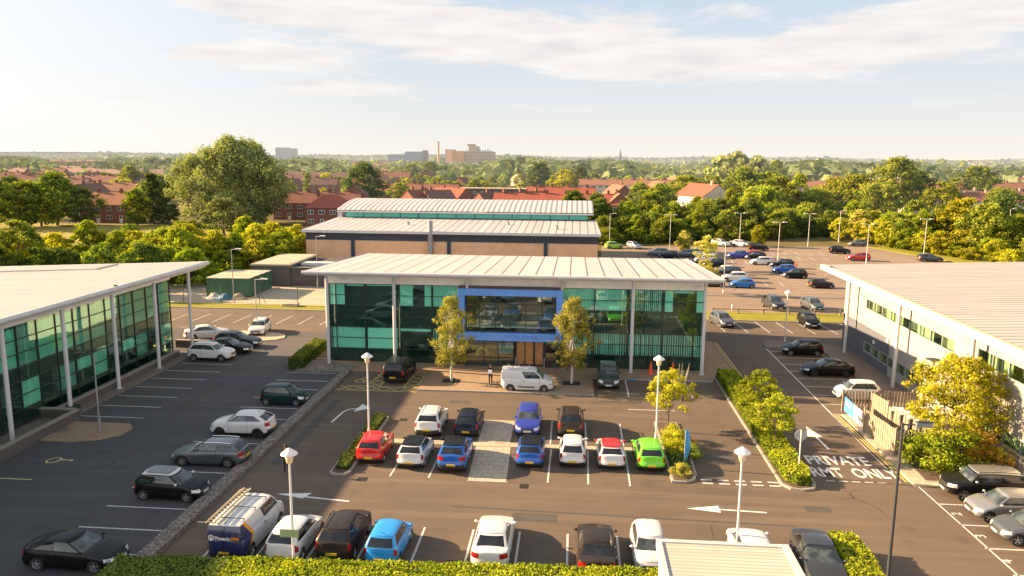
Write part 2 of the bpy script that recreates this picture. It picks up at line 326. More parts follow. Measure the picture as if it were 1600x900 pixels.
def leafmat(name, dark, mid, light, trans=.32, hue=.05):
    m = bpy.data.materials.new(name); m.use_nodes = True; t = m.node_tree; t.nodes.clear()
    o = _n(t, 'ShaderNodeOutputMaterial'); a = _n(t, 'ShaderNodeAttribute', attribute_name='rnd'); oi = _n(t, 'ShaderNodeObjectInfo')
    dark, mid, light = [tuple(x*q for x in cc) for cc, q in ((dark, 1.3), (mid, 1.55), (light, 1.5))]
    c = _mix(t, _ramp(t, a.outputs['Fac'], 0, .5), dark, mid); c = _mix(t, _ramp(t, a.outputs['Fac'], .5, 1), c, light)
    hs = _n(t, 'ShaderNodeHueSaturation'); t.links.new(c, hs.inputs['Color'])
    mr = _n(t, 'ShaderNodeMapRange'); mr.inputs[3].default_value = .5-hue*.25; mr.inputs[4].default_value = .5+hue*.7; t.links.new(oi.outputs['Random'], mr.inputs[0]); t.links.new(mr.outputs[0], hs.inputs['Hue'])
    mv = _n(t, 'ShaderNodeMapRange'); mv.inputs[3].default_value = .75; mv.inputs[4].default_value = 1.3
    wn = _n(t, 'ShaderNodeTexWhiteNoise', noise_dimensions='1D'); t.links.new(oi.outputs['Random'], wn.inputs['W']); t.links.new(wn.outputs[0], mv.inputs[0]); t.links.new(mv.outputs[0], hs.inputs['Value'])
    d = _n(t, 'ShaderNodeBsdfDiffuse'); tl = _n(t, 'ShaderNodeBsdfTranslucent'); t.links.new(hs.outputs[0], d.inputs[0])
    t.links.new(_mix(t, 1.0, hs.outputs[0], (1.15, 1.30, .45), 'MULTIPLY'), tl.inputs[0])
    mx = _n(t, 'ShaderNodeMixShader'); mx.inputs[0].default_value = trans; t.links.new(d.outputs[0], mx.inputs[1]); t.links.new(tl.outputs[0], mx.inputs[2]); t.links.new(mx.outputs[0], o.inputs[0]); return m
M['leaf_green'] = leafmat('leaf_green', (.042, .055, .012), (.125, .145, .022), (.26, .26, .035), .32, .03)
M['leaf_dark'] = leafmat('leaf_dark', (.026, .040, .012), (.062, .082, .020), (.15, .17, .035), .32, .03)
M['leaf_yellow'] = leafmat('leaf_yellow', (.085, .09, .012), (.245, .225, .020), (.40, .34, .03), .4, .02)
M['leaf_lime'] = leafmat('leaf_lime', (.055, .070, .010), (.165, .185, .018), (.31, .30, .03), .38, .03)
M['leaf_willow'] = leafmat('leaf_willow', (.062, .078, .028), (.18, .195, .075), (.34, .34, .14), .3, .01)
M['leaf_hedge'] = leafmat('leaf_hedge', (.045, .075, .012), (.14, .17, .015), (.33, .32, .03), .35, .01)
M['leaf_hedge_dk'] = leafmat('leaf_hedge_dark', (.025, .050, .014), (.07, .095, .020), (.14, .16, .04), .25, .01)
M['leaf_birch'] = leafmat('leaf_birch', (.13, .12, .03), (.29, .265, .065), (.44, .38, .11), .42, .01)
M['leaf_rust'] = leafmat('leaf_rust', (.14, .075, .02), (.30, .17, .03), (.42, .28, .05), .35, .01)
M['leaf_far'] = leafmat('leaf_far', (.10, .12, .06), (.18, .20, .09), (.28, .29, .13), .25, .04)  # leaf colours paled, distance haze put into them
M['leaf_core'] = pbr('hedge_core', (.018, .026, .008), .95, var=.3)

# ------------------------------------------------------------------ mesh building
class MB:
    def __init__(s): s.v = []; s.f = []; s.mi = []; s.rnd = []
    def quad(s, a, b, c, d, mi=0):
        n = len(s.v); s.v += [tuple(a), tuple(b), tuple(c), tuple(d)]; s.f.append((n, n+1, n+2, n+3)); s.mi.append(mi)
    def poly(s, pts, mi=0):
        n = len(s.v); s.v += [tuple(p) for p in pts]; s.f.append(tuple(range(n, n+len(pts)))); s.mi.append(mi)
    def box(s, x0, x1, y0, y1, z0, z1, mi=0):
        n = len(s.v); s.v += [(x, y, z) for z in (z0, z1) for x, y in ((x0, y0), (x1, y0), (x1, y1), (x0, y1))]
        for q in ((3, 2, 1, 0), (4, 5, 6, 7), (0, 1, 5, 4), (1, 2, 6, 5), (2, 3, 7, 6), (3, 0, 4, 7)): s.f.append(tuple(n+i for i in q)); s.mi.append(mi)
        return s
    def prism(s, pts, z0, z1, mi=0, mtop=None):
        k = len(pts); n = len(s.v); s.v += [(x, y, z0) for x, y in pts]+[(x, y, z1) for x, y in pts]
        s.f.append(tuple(range(n+k, n+2*k))); s.mi.append(mi if mtop is None else mtop)
        for i in range(k): j = (i+1) % k; s.f.append((n+i, n+j, n+k+j, n+k+i)); s.mi.append(mi)
        return s
    def tube(s, p0, p1, r0, r1=None, n=8, mi=0, cap=True):
        r1 = r0 if r1 is None else r1; p0 = Vector(p0); p1 = Vector(p1); d = (p1-p0).normalized()
        a = d.orthogonal().normalized(); b = d.cross(a); k = len(s.v)
        for p, r in ((p0, r0), (p1, r1)):
            for i in range(n): t = 2*PI*i/n; s.v.append(tuple(p+a*math.cos(t)*r+b*math.sin(t)*r))
        for i in range(n): j = (i+1) % n; s.f.append((k+i, k+j, k+n+j, k+n+i)); s.mi.append(mi)
        if cap: s.f.append(tuple(k+n+i for i in range(n))); s.mi.append(mi); s.f.append(tuple(k+n-1-i for i in range(n))); s.mi.append(mi)
        return s
    def lathe(s, prof, n=16, c=(0, 0, 0), axis='z', mi=0):
        k = len(s.v)
        for r, z in prof:
            for i in range(n):
                t = 2*PI*i/n; x, y = r*math.cos(t), r*math.sin(t)
                s.v.append((c[0]+x, c[1]+y, c[2]+z) if axis == 'z' else (c[0]+x, c[1]+z, c[2]+y))
        for q in range(len(prof)-1):
            for i in range(n):
                j = (i+1) % n; s.f.append((k+q*n+i, k+q*n+j, k+q*n+n+j, k+q*n+n+i)); s.mi.append(mi)
        return s
    def leaf(s, p, nrm, size, rnd, asp=.6, mi=0):
        a = nrm.orthogonal().normalized(); ang = random.random()*PI*2
        b = nrm.cross(a); u = (a*math.cos(ang)+b*math.sin(ang))*size; v_ = (b*math.cos(ang)-a*math.sin(ang))*size*asp
        n = len(s.v); s.v += [tuple(p-u), tuple(p+v_), tuple(p+u), tuple(p-v_)]; s.f.append((n, n+1, n+2, n+3)); s.mi.append(mi)
        while len(s.rnd) < len(s.f)-1: s.rnd.append(.1)
        s.rnd.append(rnd)
    def mesh(s, name, mats, smooth=None):
        me = bpy.data.meshes.new(name); me.from_pydata(s.v, [], s.f)
        for m in (mats if isinstance(mats, (list, tuple)) else [mats]): me.materials.append(m)
        me.polygons.foreach_set('material_index', s.mi)
        if s.rnd:
            while len(s.rnd) < len(s.f): s.rnd.append(.1)
            a = me.attributes.new('rnd', 'FLOAT', 'FACE'); a.data.foreach_set('value', s.rnd)
        if smooth: shade(me, smooth)
        me.update(); return me
    def build(s, name, mats, parent=None, smooth=None):
        return link(name, s.mesh(name, mats, smooth), parent)
def shade(me, ang):
    import bmesh
    bm = bmesh.new(); bm.from_mesh(me); bmesh.ops.remove_doubles(bm, verts=bm.verts, dist=.0004)
    for f in bm.faces: f.smooth = True
    for e in bm.edges:
        if len(e.link_faces) != 2 or e.calc_face_angle(9) > R_(ang): e.smooth = False
    bm.to_mesh(me); bm.free()
def link(name, me, parent=None):
    o = bpy.data.objects.new(name, me); COL.objects.link(o)
    if parent is not None:
        o.parent = parent
        if parent.name in WR: o.matrix_parent_inverse = Matrix.Translation(-Vector(WR[parent.name]))
    return o
WR = {}
def wthing(name, label, cat, loc, group=None):      # a thing whose parts are modelled straight in world metres
    o = thing(name, label, cat, loc, 0, group); WR[o.name] = tuple(loc); return o
def tag(o, label=None, cat=None, group=None, kind=None):
    if label: o['label'] = label
    if cat: o['category'] = cat
    if group: o['group'] = group
    if kind: o['kind'] = kind
    return o
def thing(name, label, cat, loc=(0, 0, 0), rz=0, group=None):
    o = bpy.data.objects.new(name, None); COL.objects.link(o); o.location = loc; o.rotation_euler = (0, 0, rz); o.empty_display_size = .3
    return tag(o, label, cat, group)
def struct(name, mb, mat, label=None):
    o = mb.build(name, mat); o['kind'] = 'structure'
    o['label'] = label or name.replace('_', ' '); return o
KIDS = {}
def kids(o): return [c for c in o.children]
def dup(root, loc, rz=0, label=None, cat=None, group=None, scale=None):
    r = root.copy(); COL.objects.link(r); r.location = loc; r.rotation_euler = (0, 0, rz)
    if scale: r.scale = scale
    if label: r['label'] = label
    if cat: r['category'] = cat
    if group: r['group'] = group
    for ch in KIDS[root.name]:
        c = ch[0].copy(); COL.objects.link(c); c.parent = r
        for g_ in ch[1]: d = g_.copy(); COL.objects.link(d); d.parent = c
    return r
def freeze(root): KIDS[root.name] = [(c, list(c.children)) for c in root.children]
#==PART2==
# ================================================================== GROUND
def sheet(name, pts, z, mat, label=None):
    m = MB(); m.poly([(x, y, z) for x, y in pts]); return struct(name, m, mat, label)
def rect(x0, x1, y0, y1): return [(x0, y0), (x1, y0), (x1, y1), (x0, y1)]
sheet('land', rect(-9000, 9000, -300, 14000), -.03, M['land'], 'brown green land reaching the horizon')
sheet('field', [(-190, 140), (-70, 140), (-72, 205), (-190, 200)], -.02, M['field'], 'pale mown playing field beyond the shrubs')
sheet('car_park', rect(-62, 30, 10, 91.4), 0, M['asphalt'], 'asphalt of the car park in front of the offices')
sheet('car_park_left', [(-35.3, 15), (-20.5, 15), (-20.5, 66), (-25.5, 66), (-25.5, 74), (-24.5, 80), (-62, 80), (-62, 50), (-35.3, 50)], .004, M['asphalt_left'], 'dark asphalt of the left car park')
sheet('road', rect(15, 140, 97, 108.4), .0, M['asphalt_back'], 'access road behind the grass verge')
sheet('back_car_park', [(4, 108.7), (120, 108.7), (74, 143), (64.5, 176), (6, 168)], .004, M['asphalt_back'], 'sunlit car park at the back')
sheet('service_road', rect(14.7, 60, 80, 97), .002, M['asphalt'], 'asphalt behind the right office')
sheet('compound_yard', rect(-75, -24, 94.5, 131), -.004, M['slab'], 'concrete yard of the fenced compound')
# verges: raised turf
def pad(name, pts, z1, mat, label=None, kerb=None):
    m = MB(); m.prism(pts, -.02, z1, 0); o = struct(name, m, mat, label); return o
pad('grass_verge', rect(-75, -24, 91.5, 94.4), .06, M['grass'], 'yellow green grass verge beyond the left bays')
pad('grass_verge', rect(16.2, 75, 91.6, 96.8), .06, M['grass'], 'grass verge with low rail north of the right bays')
pad('grass_verge', rect(-52, -36, 118, 140), .05, M['grass'], 'lawn beside the brick sports hall')
pad('grass_verge', [(74.3, 143), (64.8, 176), (85, 190), (95, 143)], .05, M['grass'], 'rough grass edge of the back car park')
# pavements
pad('forecourt', [(-12.6, 60.3), (1.9, 60.3), (1.9, 65.3), (12.2, 65.3), (14.6, 67.6), (14.6, 80), (11.6, 82), (11.6, 68.4), (-24, 68.4), (-24, 65.3), (-12.6, 65.3)], .10, M['paver'], 'brick paved forecourt along the entrance front')
pad('pebble_bed', [(-24.6, 64.6), (-19.9, 64.6), (-19.2, 66.3), (-22.9, 68.2), (-24.4, 68.2)], .13, M['cobble'], 'cobbled corner bed beside the left end of the offices')
pad('walkway', [(-12.4+6.2, 49.2), (-4.0, 49.2), (-4.0, 53.6), (-6.3, 53.6)], .012, M['slab'], 'slabbed crossing between the back bays')
pad('walkway', [(-6.0, 42.9), (-3.7, 42.9), (-3.9, 48.4), (-6.2, 48.4)], .012, M['slab'], 'slabbed crossing between the front bays')
pad('walkway', rect(-13.2, 6.0, 48.45, 49.15), .016, M['slab'], 'narrow slabbed strip between the two rows of bays')
pad('left_pavement', [(-39, 15), (-35.4, 15), (-35.4, 47.5), (-34.6, 48.2), (-36.2, 50.2), (-36.2, 68), (-39, 68)], .10, M['paver_grey'], 'block pavement in front of the left office')
pad('pavement_island', [(-36.2, 50.0), (-31.3, 50.0), (-30.6, 49.2), (-30.6, 47.9), (-31.6, 46.9), (-33.6, 46.2), (-35.3, 46.2), (-36.0, 48.0)], .09, M['paver'], 'block paved build-out round the left lamp post')
pad('pavement_island', [(-36.2, 75.3), (-31.8, 75.3), (-30.7, 75.8), (-30.2, 76.8), (-30.6, 78), (-31.6, 78.8), (-34.5, 79.4), (-36.2, 79.4)], .09, M['slab'], 'rounded paved island behind the left parked cars')
pad('right_pavement', [(25.1, 40), (28, 40), (28, 79), (22.5, 81.6), (20.6, 81.2), (19.8, 79.5), (19.8, 78), (25.1, 78)], .10, M['paver_grey'], 'block pavement along the pale right office')
pad('right_pavement', rect(20.4, 25.1, 44.6, 57.4), .10, M['slab'], 'slabbed base of the bin compound')
pad('kerb', rect(15.5, 110, 108.4, 108.7), .10, M['kerb'], 'kerb between the access road and the back car park')
pad('kerb', rect(-60, -24, 91.3, 91.5), .10, M['kerb'], 'kerb along the left verge')
pad('kerb', rect(16.2, 75, 91.42, 91.6), .10, M['kerb'], 'kerb along the right verge')
pad('kerb', [(-12.6, 60.15), (1.9, 60.15), (1.9, 60.3), (-12.6, 60.3)], .11, M['kerb'], 'kerb of the forecourt')
pad('kerb', rect(1.75, 12.2, 65.1, 65.3), .105, M['kerb'], 'kerb at the head of the right forecourt bays')
pad('kerb', rect(-20.6, -19.95, 33.5, 34), .1, M['kerb'], 'kerb end of the pebble strip')
for x0, x1, y0, y1, l in ((7, 60, 168-26, 142.3, 'first'), (26, 52, 157.0, 157.5, 'second'), (28, 44, 130.5, 131, 'third')):
    pad('kerb', rect(x0+14, x1, y0, max(y1, y0+.5)), .06, M['kerb'], l+' low kerb dividing the back car park rows')
# pebble strip wall between the two car parks
cb = MB(); cb.prism([(-20.55, 20), (-19.6, 20), (-19.6, 64.6), (-20.3, 64.6)], -.02, .22); o = cb.build('pebble_wall', M['cobble'])
tag(o, 'low pebble faced wall dividing the left car park from the main one', 'low wall')
# ------------------------------------------------------------------ markings
def strip(mb, p0, p1, w_=.1, z=.008):
    a = Vector((p0[0], p0[1], 0)); b = Vector((p1[0], p1[1], 0)); n = (b-a).normalized().cross(Vector((0, 0, 1)))*(w_/2)
    mb.quad((a.x-n.x, a.y-n.y, z), (a.x+n.x, a.y+n.y, z), (b.x+n.x, b.y+n.y, z), (b.x-n.x, b.y-n.y, z))
def marks(name, segs, mat, w_=.11, z=.008, label=None):
    m = MB()
    for s in segs: strip(m, s[0], s[1], s[2] if len(s) > 2 else w_, z)
    return struct(name, m, mat, label)
seg = []
for x in (-10.75, -8.4, -1.25, 1.15, 3.6): seg.append(((x, 43.0), (x+.05, 48.3)))
for x in (-10.2, -7.7, -1.3, 1.1, 3.6): seg.append(((x, 49.3), (x, 53.8)))
seg += [((-6.05, 42.85), (-3.65, 42.85), .08), ((-13.2, 43.2), (-13.2, 43.21))]
for x in (-7.4, -4.85, -2.45, 0, 2.5, 5.0, 7.4, 10.0): seg.append(((x, 31.9), (x, 36.8)))
seg += [((-17.4, 32), (-17.4, 36.6)), ((-14.9, 32), (-14.9, 36.6)), ((-12.4, 32), (-12.4, 36.6)), ((-10, 32), (-10, 36.6))]
for x in (4.7, 7.3, 9.8): seg.append(((x, 60.4), (x, 65)))
seg.append(((4.4, 57.1), (8, 57.1), .12))
marks('bay_lines', seg, M['line'], label='white bay lines of the main car park')
seg = []
for i in range(16): y = 32.7+2.43*i; seg.append(((-25.2, y), (-20.7, y)))
for i in range(7): y = 51.4+2.45*i; seg.append(((-36.0, y), (-31.1, y)))
for i in range(8): seg.append(((-46.5+2.6*i, 88.6), (-46.0+2.6*i+.8-1.8, 84.0)) if False else ((-46.3+2.55*i, 88.2), (-44.9+2.55*i-1.6, 83.4)))
seg += [((-25.5, 88.2), (-27, 83.6)), ((-43.5, 80.4), (-41.5, 81.5))]
marks('bay_lines', seg, M['line'], z=.012, label='white bay lines of the left car park')
marks('bay_lines', [((-36.5, 40.4), (-31.6, 40.4), .1)], M['yellow_pale'], z=.012, label='pale yellow bay line beside the left pavement')
seg = [((19.75, 45), (19.75, 57), .06), ((19.75, 57), (19.75, 78), .12)]
for i in range(9): y = 57.6+2.4*i; seg.append(((19.85, y), (25.0, y)))
seg += [((20.6, 44.7), (21.1, 30), .1)]
for i, y in enumerate((42.3, 39.8, 37.3, 34.8, 32.3)): seg.append(((20.7, y), (25.6, y)))
for i in range(10): seg.append(((14.6+2.45*i, 85.3), (14.2+2.45*i, 91.2)))
for i in range(5): seg.append(((15.4+.75*i, 44.95), (15.9+.75*i, 44.93), .13))
for i in range(5):
    for yy in (44.35, 43.85): seg.append(((7.9+.98*i, yy), (8.55+.98*i, yy), .17))
marks('bay_lines', seg, M['line'], label='white bay lines and give way dashes on the right')
seg = []
for (x0, x1, y0, y1) in ((17, 34, 143, 147.6), (17, 34, 118, 122.6), (28, 60, 158.5, 163), (31, 50, 150, 154.5)):
    x = x0
    while x < x1: seg.append(((x, y0), (x+.3, y1))); x += 2.5
for y in range(0, 14): seg.append(((21.5, 113+2.45*y), (26.5, 113+2.45*y))); seg.append(((33.5, 113+2.45*y), (38.5, 113+2.45*y)))
marks('bay_lines', seg, M['line'], w_=.12, z=.012, label='faint bay lines of the back car park')
marks('double_yellow_lines', [((19.9, 57.3), (20.15, 45.2), .1), ((20.1, 57.3), (20.35, 45.2), .1), ((14.85, 67), (14.85, 80), .1), ((15.1, 67), (15.1, 80), .1), ((19.6, 57.3), (20.6, 57.3), .09)], M['yellow_line'], label='double yellow lines along the service road')
# hatched disabled bays
m = MB()
X0, X1, XA, XB, XC = -19.4, -12.9, -17.3, -16.0, -13.9
for p, q in (((X0, 59.7), (X1+.3, 59.7)), ((X0+.6, 60.9), (X1+.1, 60.9)), ((XA+.2, 60.9), (XA+.6, 65)), ((XB, 60.9), (XB+.3, 65)), ((XC, 60.9), (XC+.1, 65)), ((X1+.1, 60.9), (X1+.1, 65))): strip(m, p, q, .10)
i = X0+.1
while i < X1-.6: strip(m, (i, 59.7), (i+1.3, 60.9), .08, .009); strip(m, (i+1.3, 59.7), (i, 60.9), .08, .0095); i += 1.3
for a, b in ((XA+.35, XB+.1), (XC+.05, X1+.1)):
    y = 60.9
    while y < 64.3: strip(m, (a, y), (b, y+1.1), .08, .009); strip(m, (b, y), (a, y+1.1), .08, .0095); y += 1.1
struct('hatching', m, M['yellow_line'], 'yellow cross hatching of the disabled bays')
def wheelchair(cx, cy, sc, mat, rot=0, label=None):
    m = MB(); z = .010; c, s = math.cos(rot), math.sin(rot)
    def T(x, y): return (cx+(x*c-y*s)*sc, cy+(x*s+y*c)*sc)
    pts = [(-.1, .9), (-.1, .35), (.35, .35), (.6, -.15)]
    for a, b in zip(pts, pts[1:]): strip(m, T(*a), T(*b), .12*sc, z); z += .0004
    for k in range(14):
        a0 = R_(95+k*18); a1 = R_(95+(k+1)*18+2); strip(m, T(.12+.45*math.cos(a0), .05+.45*math.sin(a0)), T(.12+.45*math.cos(a1), .05+.45*math.sin(a1)), .10*sc, z); z += .0003
    m.poly([T(-.1+.14*math.cos(t*PI/5), 1.12+.14*math.sin(t*PI/5))+(.011,) for t in range(10)])
    return struct('wheelchair_symbol', m, mat, label)
wheelchair(-18.1, 62.3, 1.0, M['yellow_line'], R_(-20), 'yellow wheelchair symbol in the hatched bay')
wheelchair(-32.3, 43.4, .95, M['yellow_pale'], R_(-95), 'pale yellow wheelchair symbol in the left car park')
def arrow(pts, head, mat, label, w_=.14):
    m = MB()
    for a, b in zip(pts, pts[1:]): strip(m, a, b, w_, .009)
    m.poly([(x, y, .010) for x, y in head]); struct('road_arrow', m, mat, label)
arrow([(-17.2, 51.9), (-17.05, 54.3), (-16.75, 54.9), (-16.2, 55.2)], [(-16.3, 54.4), (-15.2, 55.3), (-16.1, 56.2)][::1], M['line_fresh'], 'bent white arrow on the dark asphalt near the left island')
arrow([(-12.2, 39.4), (-15.0, 39.75)], [(-14.6, 40.25), (-14.9, 39.5), (-16.6, 39.95)], M['line_fresh'], 'white arrow pointing left near the pebble wall')
arrow([(10.8, 40.25), (8.3, 40.4)], [(8.3, 40.0), (8.3, 40.85), (6.5, 40.35)], M['line_fresh'], 'white arrow pointing left beside the post lamp')
arrow([(17.2, 50.2), (17.05, 53.0)], [(17.5, 52.5), (17.0, 54.6), (16.5, 52.5)][::1], M['line_fresh'], 'white arrow pointing away on the service road', .16)
# lettering on the asphalt
def text(name, s, size, loc, rot, mat, parent=None, sx=1, sy=1, ext=0, kind=None, label=None, bold=0):
    c = bpy.data.curves.new(name, 'FONT'); c.body = s; c.size = size; c.extrude = ext; c.offset = bold; c.align_x = 'CENTER'; c.align_y = 'CENTER'; c.resolution_u = 3
    o = bpy.data.objects.new(name, c); COL.objects.link(o); dg = bpy.context.evaluated_depsgraph_get(); dg.update()
    me = bpy.data.meshes.new_from_object(o.evaluated_get(dg)); bpy.data.objects.remove(o); me.materials.clear(); me.materials.append(mat)
    mat4 = Matrix.LocRotScale(Vector(loc), rot.to_quaternion() if hasattr(rot, 'to_quaternion') else rot, Vector((sx, sy, 1))); me.transform(mat4)
    o = link(name, me, parent)
    if kind: o['kind'] = kind
    if label: o['label'] = label
    return o
from mathutils import Euler
text('road_lettering', 'PRIVATE', 1.0, (17.1, 48.15, .010), Euler((0, 0, R_(1))), M['line_fresh'], sx=1.06, sy=2.0, kind='structure', label='white PRIVATE painted on the service road', bold=.022)
text('road_lettering', 'RMT  ONLY', 1.0, (17.45, 46.2, .010), Euler((0, 0, R_(1))), M['line_fresh'], sx=1.0, sy=2.0, kind='structure', label='white RMT ONLY painted on the service road', bold=.022)
for n_, y_ in (('2', 41.1), ('3', 38.6), ('4', 36.1)):
    text('bay_number', n_, .75, (21.15, y_, .010), Euler((0, 0, R_(90))), M['line_fresh'], sx=1.1, sy=1.0, kind='structure', label='white bay number '+n_+' beside the right parked cars')
# iron gullies
for x, y, sx, sy, l in ((-12.1, 42.4, .5, .28, 'left of the bays'), (-2.45, 42.35, .42, .30, 'in front of the slabbed crossing'), (-12.0, 53.0, .42, .25, 'between the two lit rows')):
    m = MB(); m.box(x-sx, x+sx*.2, y-sy, y+sy, 0.002, .014)
    for k in range(5): m.box(x-sx+.05+k*.11*sx*2, x-sx+.09+k*.11*sx*2, y-sy+.04, y+sy-.04, .014, .02)
    tag(m.build('drain_cover', M['iron']), 'black iron drain cover set in the asphalt, '+l, 'drain cover')
# asphalt repair
sheet('asphalt_patch', rect(3.2, 4.1, 52.0, 52.5), .006, M['patch'], 'dark asphalt patch')
sheet('asphalt_patch', [(-6.4, 39.3), (12, 38.7), (12, 38.85), (-6.4, 39.45)], .0055, M['patch'], 'long dark seam in the asphalt')
sheet('asphalt_patch', [(7.4, 47.8), (12.4, 48.05), (12.4, 48.15), (7.4, 47.9)], .0055, M['patch'], 'thin seam in the asphalt')

# ================================================================== BUILDINGS
def roof_slab(pts_top, th, name, mats, root):
    """pts_top: four (x,y,z) corners, anticlockwise from above"""
    m = MB(); a, b, c, d = pts_top; m.quad(a, b, c, d, 0)
    lo = [(p[0], p[1], p[2]-th) for p in pts_top]; m.quad(lo[3], lo[2], lo[1], lo[0], 1)
    for i in range(4): j = (i+1) % 4; m.quad(lo[i], lo[j], pts_top[j], pts_top[i], 1)
    return m.build(name, mats, root)
# ---------------- main office
OB = wthing('office_building', 'two storey glass fronted office with white overhanging roof and blue entrance frame', 'building', (-5.2, 76, 0))
XL, XR, YF, YB = -22.6, 11.9, 68.4, 85.5
roof_slab([(-23.8, 65.4, 8.95), (12.7, 65.4, 8.95), (12.5, 86.5, 7.95), (-23.6, 86.5, 7.95)], .22, 'roof', [M['roof_main'], M['fascia']], OB)
m = MB(); m.tube((-23.9, 65.35, 8.84), (12.8, 65.35, 8.84), .17, n=12); m.box(-23.7, 12.6, 65.5, 65.62, 8.60, 8.72); m.tube((-23.85, 65.4, 8.82), (-23.7, 86.5, 7.86), .15, n=8); m.tube((12.75, 65.4, 8.82), (12.6, 86.5, 7.86), .15, n=8)
m.build('fascia', M['fascia'], OB, 40)
MB().box(-23.5, 12.4, 65.65, 68.36, 8.56, 8.60).build('soffit', M['soffit'], OB)
MB().box(XL, XR, YF-.02, YF+.22, 7.44, 8.555).build('parapet', M['parapet'], OB)
for x in (-22.3, -16.1, -9.55, -.95, 5.3, 11.55):
    m = MB(); m.tube((x, 67.2 if x not in (-9.55, -.95) else 67.9, 0.08 if x not in (-9.55, -.95) else 7.33), (x, 67.2 if x not in (-9.55, -.95) else 67.9, 8.5), .155, n=12)
    if x not in (-9.55, -.95): m.box(x-.22, x+.22, 66.98, 67.42, .09, .13)
    m.build('post', M['white_metal'], OB, 40)
m = MB(); m.box(XL, XL+.2, YF+.3, YB, 0, 7.95); m.box(XR-.2, XR, YF+.3, YB, 0, 7.95); m.box(XL, XR, YB-.2, YB+.003, 0, 7.9); m.build('wall', M['render'], OB)
m = MB()
m.box(XL+.25, XR-.25, 74.5, 74.6, .1, 7.8); m.build('back_partition', M['interior'], OB)
m = MB(); m.box(XL+.25, XR-.25, YF+.25, 74.45, 3.55, 3.75); m.box(XL+.25, XR-.25, YF+.25, 74.45, 7.45, 7.55); m.build('ceiling', M['ceiling'], OB)
MB().box(XL+.25, XR-.25, YF+.25, 74.45, .08, .12).build('ground_floor', M['carpet'], OB)
rows = [.22, 1.32, 2.35, 3.38, 4.4, 5.42, 6.38, 7.42]
ENT = (-10.25, -1.0)
cols = [-22.5, -21.85, -19.1, -16.0, -12.85, -10.25, -1.0, 1.95, 4.95, 8.1, 10.85, 11.8]
# spandrels and mullions
m = MB()
for a, b in zip(cols, cols[1:]):
    if a == ENT[0]: continue
    for z0, z1 in ((rows[0], rows[1]), (rows[3]+.02, rows[5]-.02)): MB().box(a+.01, b-.01, YF+.10, YF+.14, z0, z1).build('spandrel', M['spandrel'], OB)
for a, b in zip(cols, cols[1:]):
    if a == ENT[0]: continue
    for r0, r1 in zip(rows, rows[1:]):
        MB().box(a+.03, b-.03, YF, YF+.02, r0+.03, r1-.03).build('glass_pane', M['glass'], OB)
m = MB()
for a, b in ((XL, ENT[0]), (ENT[1], XR)):
    m = MB()
    for x in cols:
        if a-.2 <= x <= b+.2: m.box(x-.03, x+.03, YF-.05, YF+.06, .1, 7.44)
    for z in rows: m.box(a, b, YF-.04, YF+.05, z-.025, z+.025)
    m.build('mullion_grid', M['mullion'], OB)
# blinds, furniture and lights behind the panes
rb = random.Random(3)
def blinds(x0, x1, z0, z1, mode, y=YF+.09):
    m = MB()
    if mode == 'flat': m.box(x0+.05, x1-.05, y, y+.02, z0, z1)
    elif mode == 'slats':
        x = x0+.06
        while x < x1-.05: a = rb.uniform(.5, 1.0); m.box(x, x+.09*a, y, y+.015, z0+rb.uniform(0, .05), z1); x += rb.choice((.14, .17, .17, .22))
    elif mode == 'dense':
        x = x0+.05
        while x < x1-.08: m.box(x, x+.105, y+rb.uniform(0, .03), y+.015+.03, z0, z1); x += .127
    m.build('blind', M['blind_main'], OB)
blinds(-22.45, -21.0, 5.45, 7.4, 'flat'); blinds(-20.9, -19.2, 7.2, 7.4, 'flat'); blinds(-19.0, -16.2, 7.25, 7.4, 'flat')
blinds(-15.9, -14.6, 5.45, 7.4, 'flat'); blinds(-13.6, -12.9, 5.45, 7.4, 'flat'); blinds(-12.8, -10.3, 5.45, 7.4, 'dense')
blinds(-22.3, -19.2, 1.35, 3.3, 'dense'); blinds(-19.0, -16.1, 1.35, 3.3, 'flat'); blinds(-15.9, -12.95, 3.05, 3.3, 'flat')
blinds(-12.8, -10.4, 1.35, 3.3, 'slats')
blinds(-.9, 1.9, 5.45, 7.4, 'dense'); blinds(2.0, 4.9, 5.45, 7.4, 'dense'); blinds(5.1, 8.0, 5.45, 7.4, 'slats'); blinds(8.2, 9.0, 5.45, 7.4, 'flat'); blinds(11, 11.7, 5.45, 7.4, 'flat'); blinds(9.0, 11, 7.15, 7.4, 'flat')
blinds(-.9, 1.9, 1.35, 3.3, 'slats'); blinds(2.0, 4.9, 1.35, 3.3, 'slats'); blinds(5.1, 8.0, 1.35, 3.3, 'slats'); blinds(8.2, 11.7, 1.35, 3.3, 'slats')
m = MB()
for x in (-20.5, -17.8, -15, -13.2, 3, 6.5, 9.8):
    for z in (3.75, .12): m.box(x, x+1.5, 70.2, 70.9, z+.70, z+.74); m.box(x, x+.05, 70.2, 70.9, z, z+.7); m.box(x+1.45, x+1.5, 70.2, 70.9, z, z+.7); m.box(x+.45, x+1.0, 70.5, 70.55, z+.85, z+1.2)
m.build('desks', M['desk'], OB)
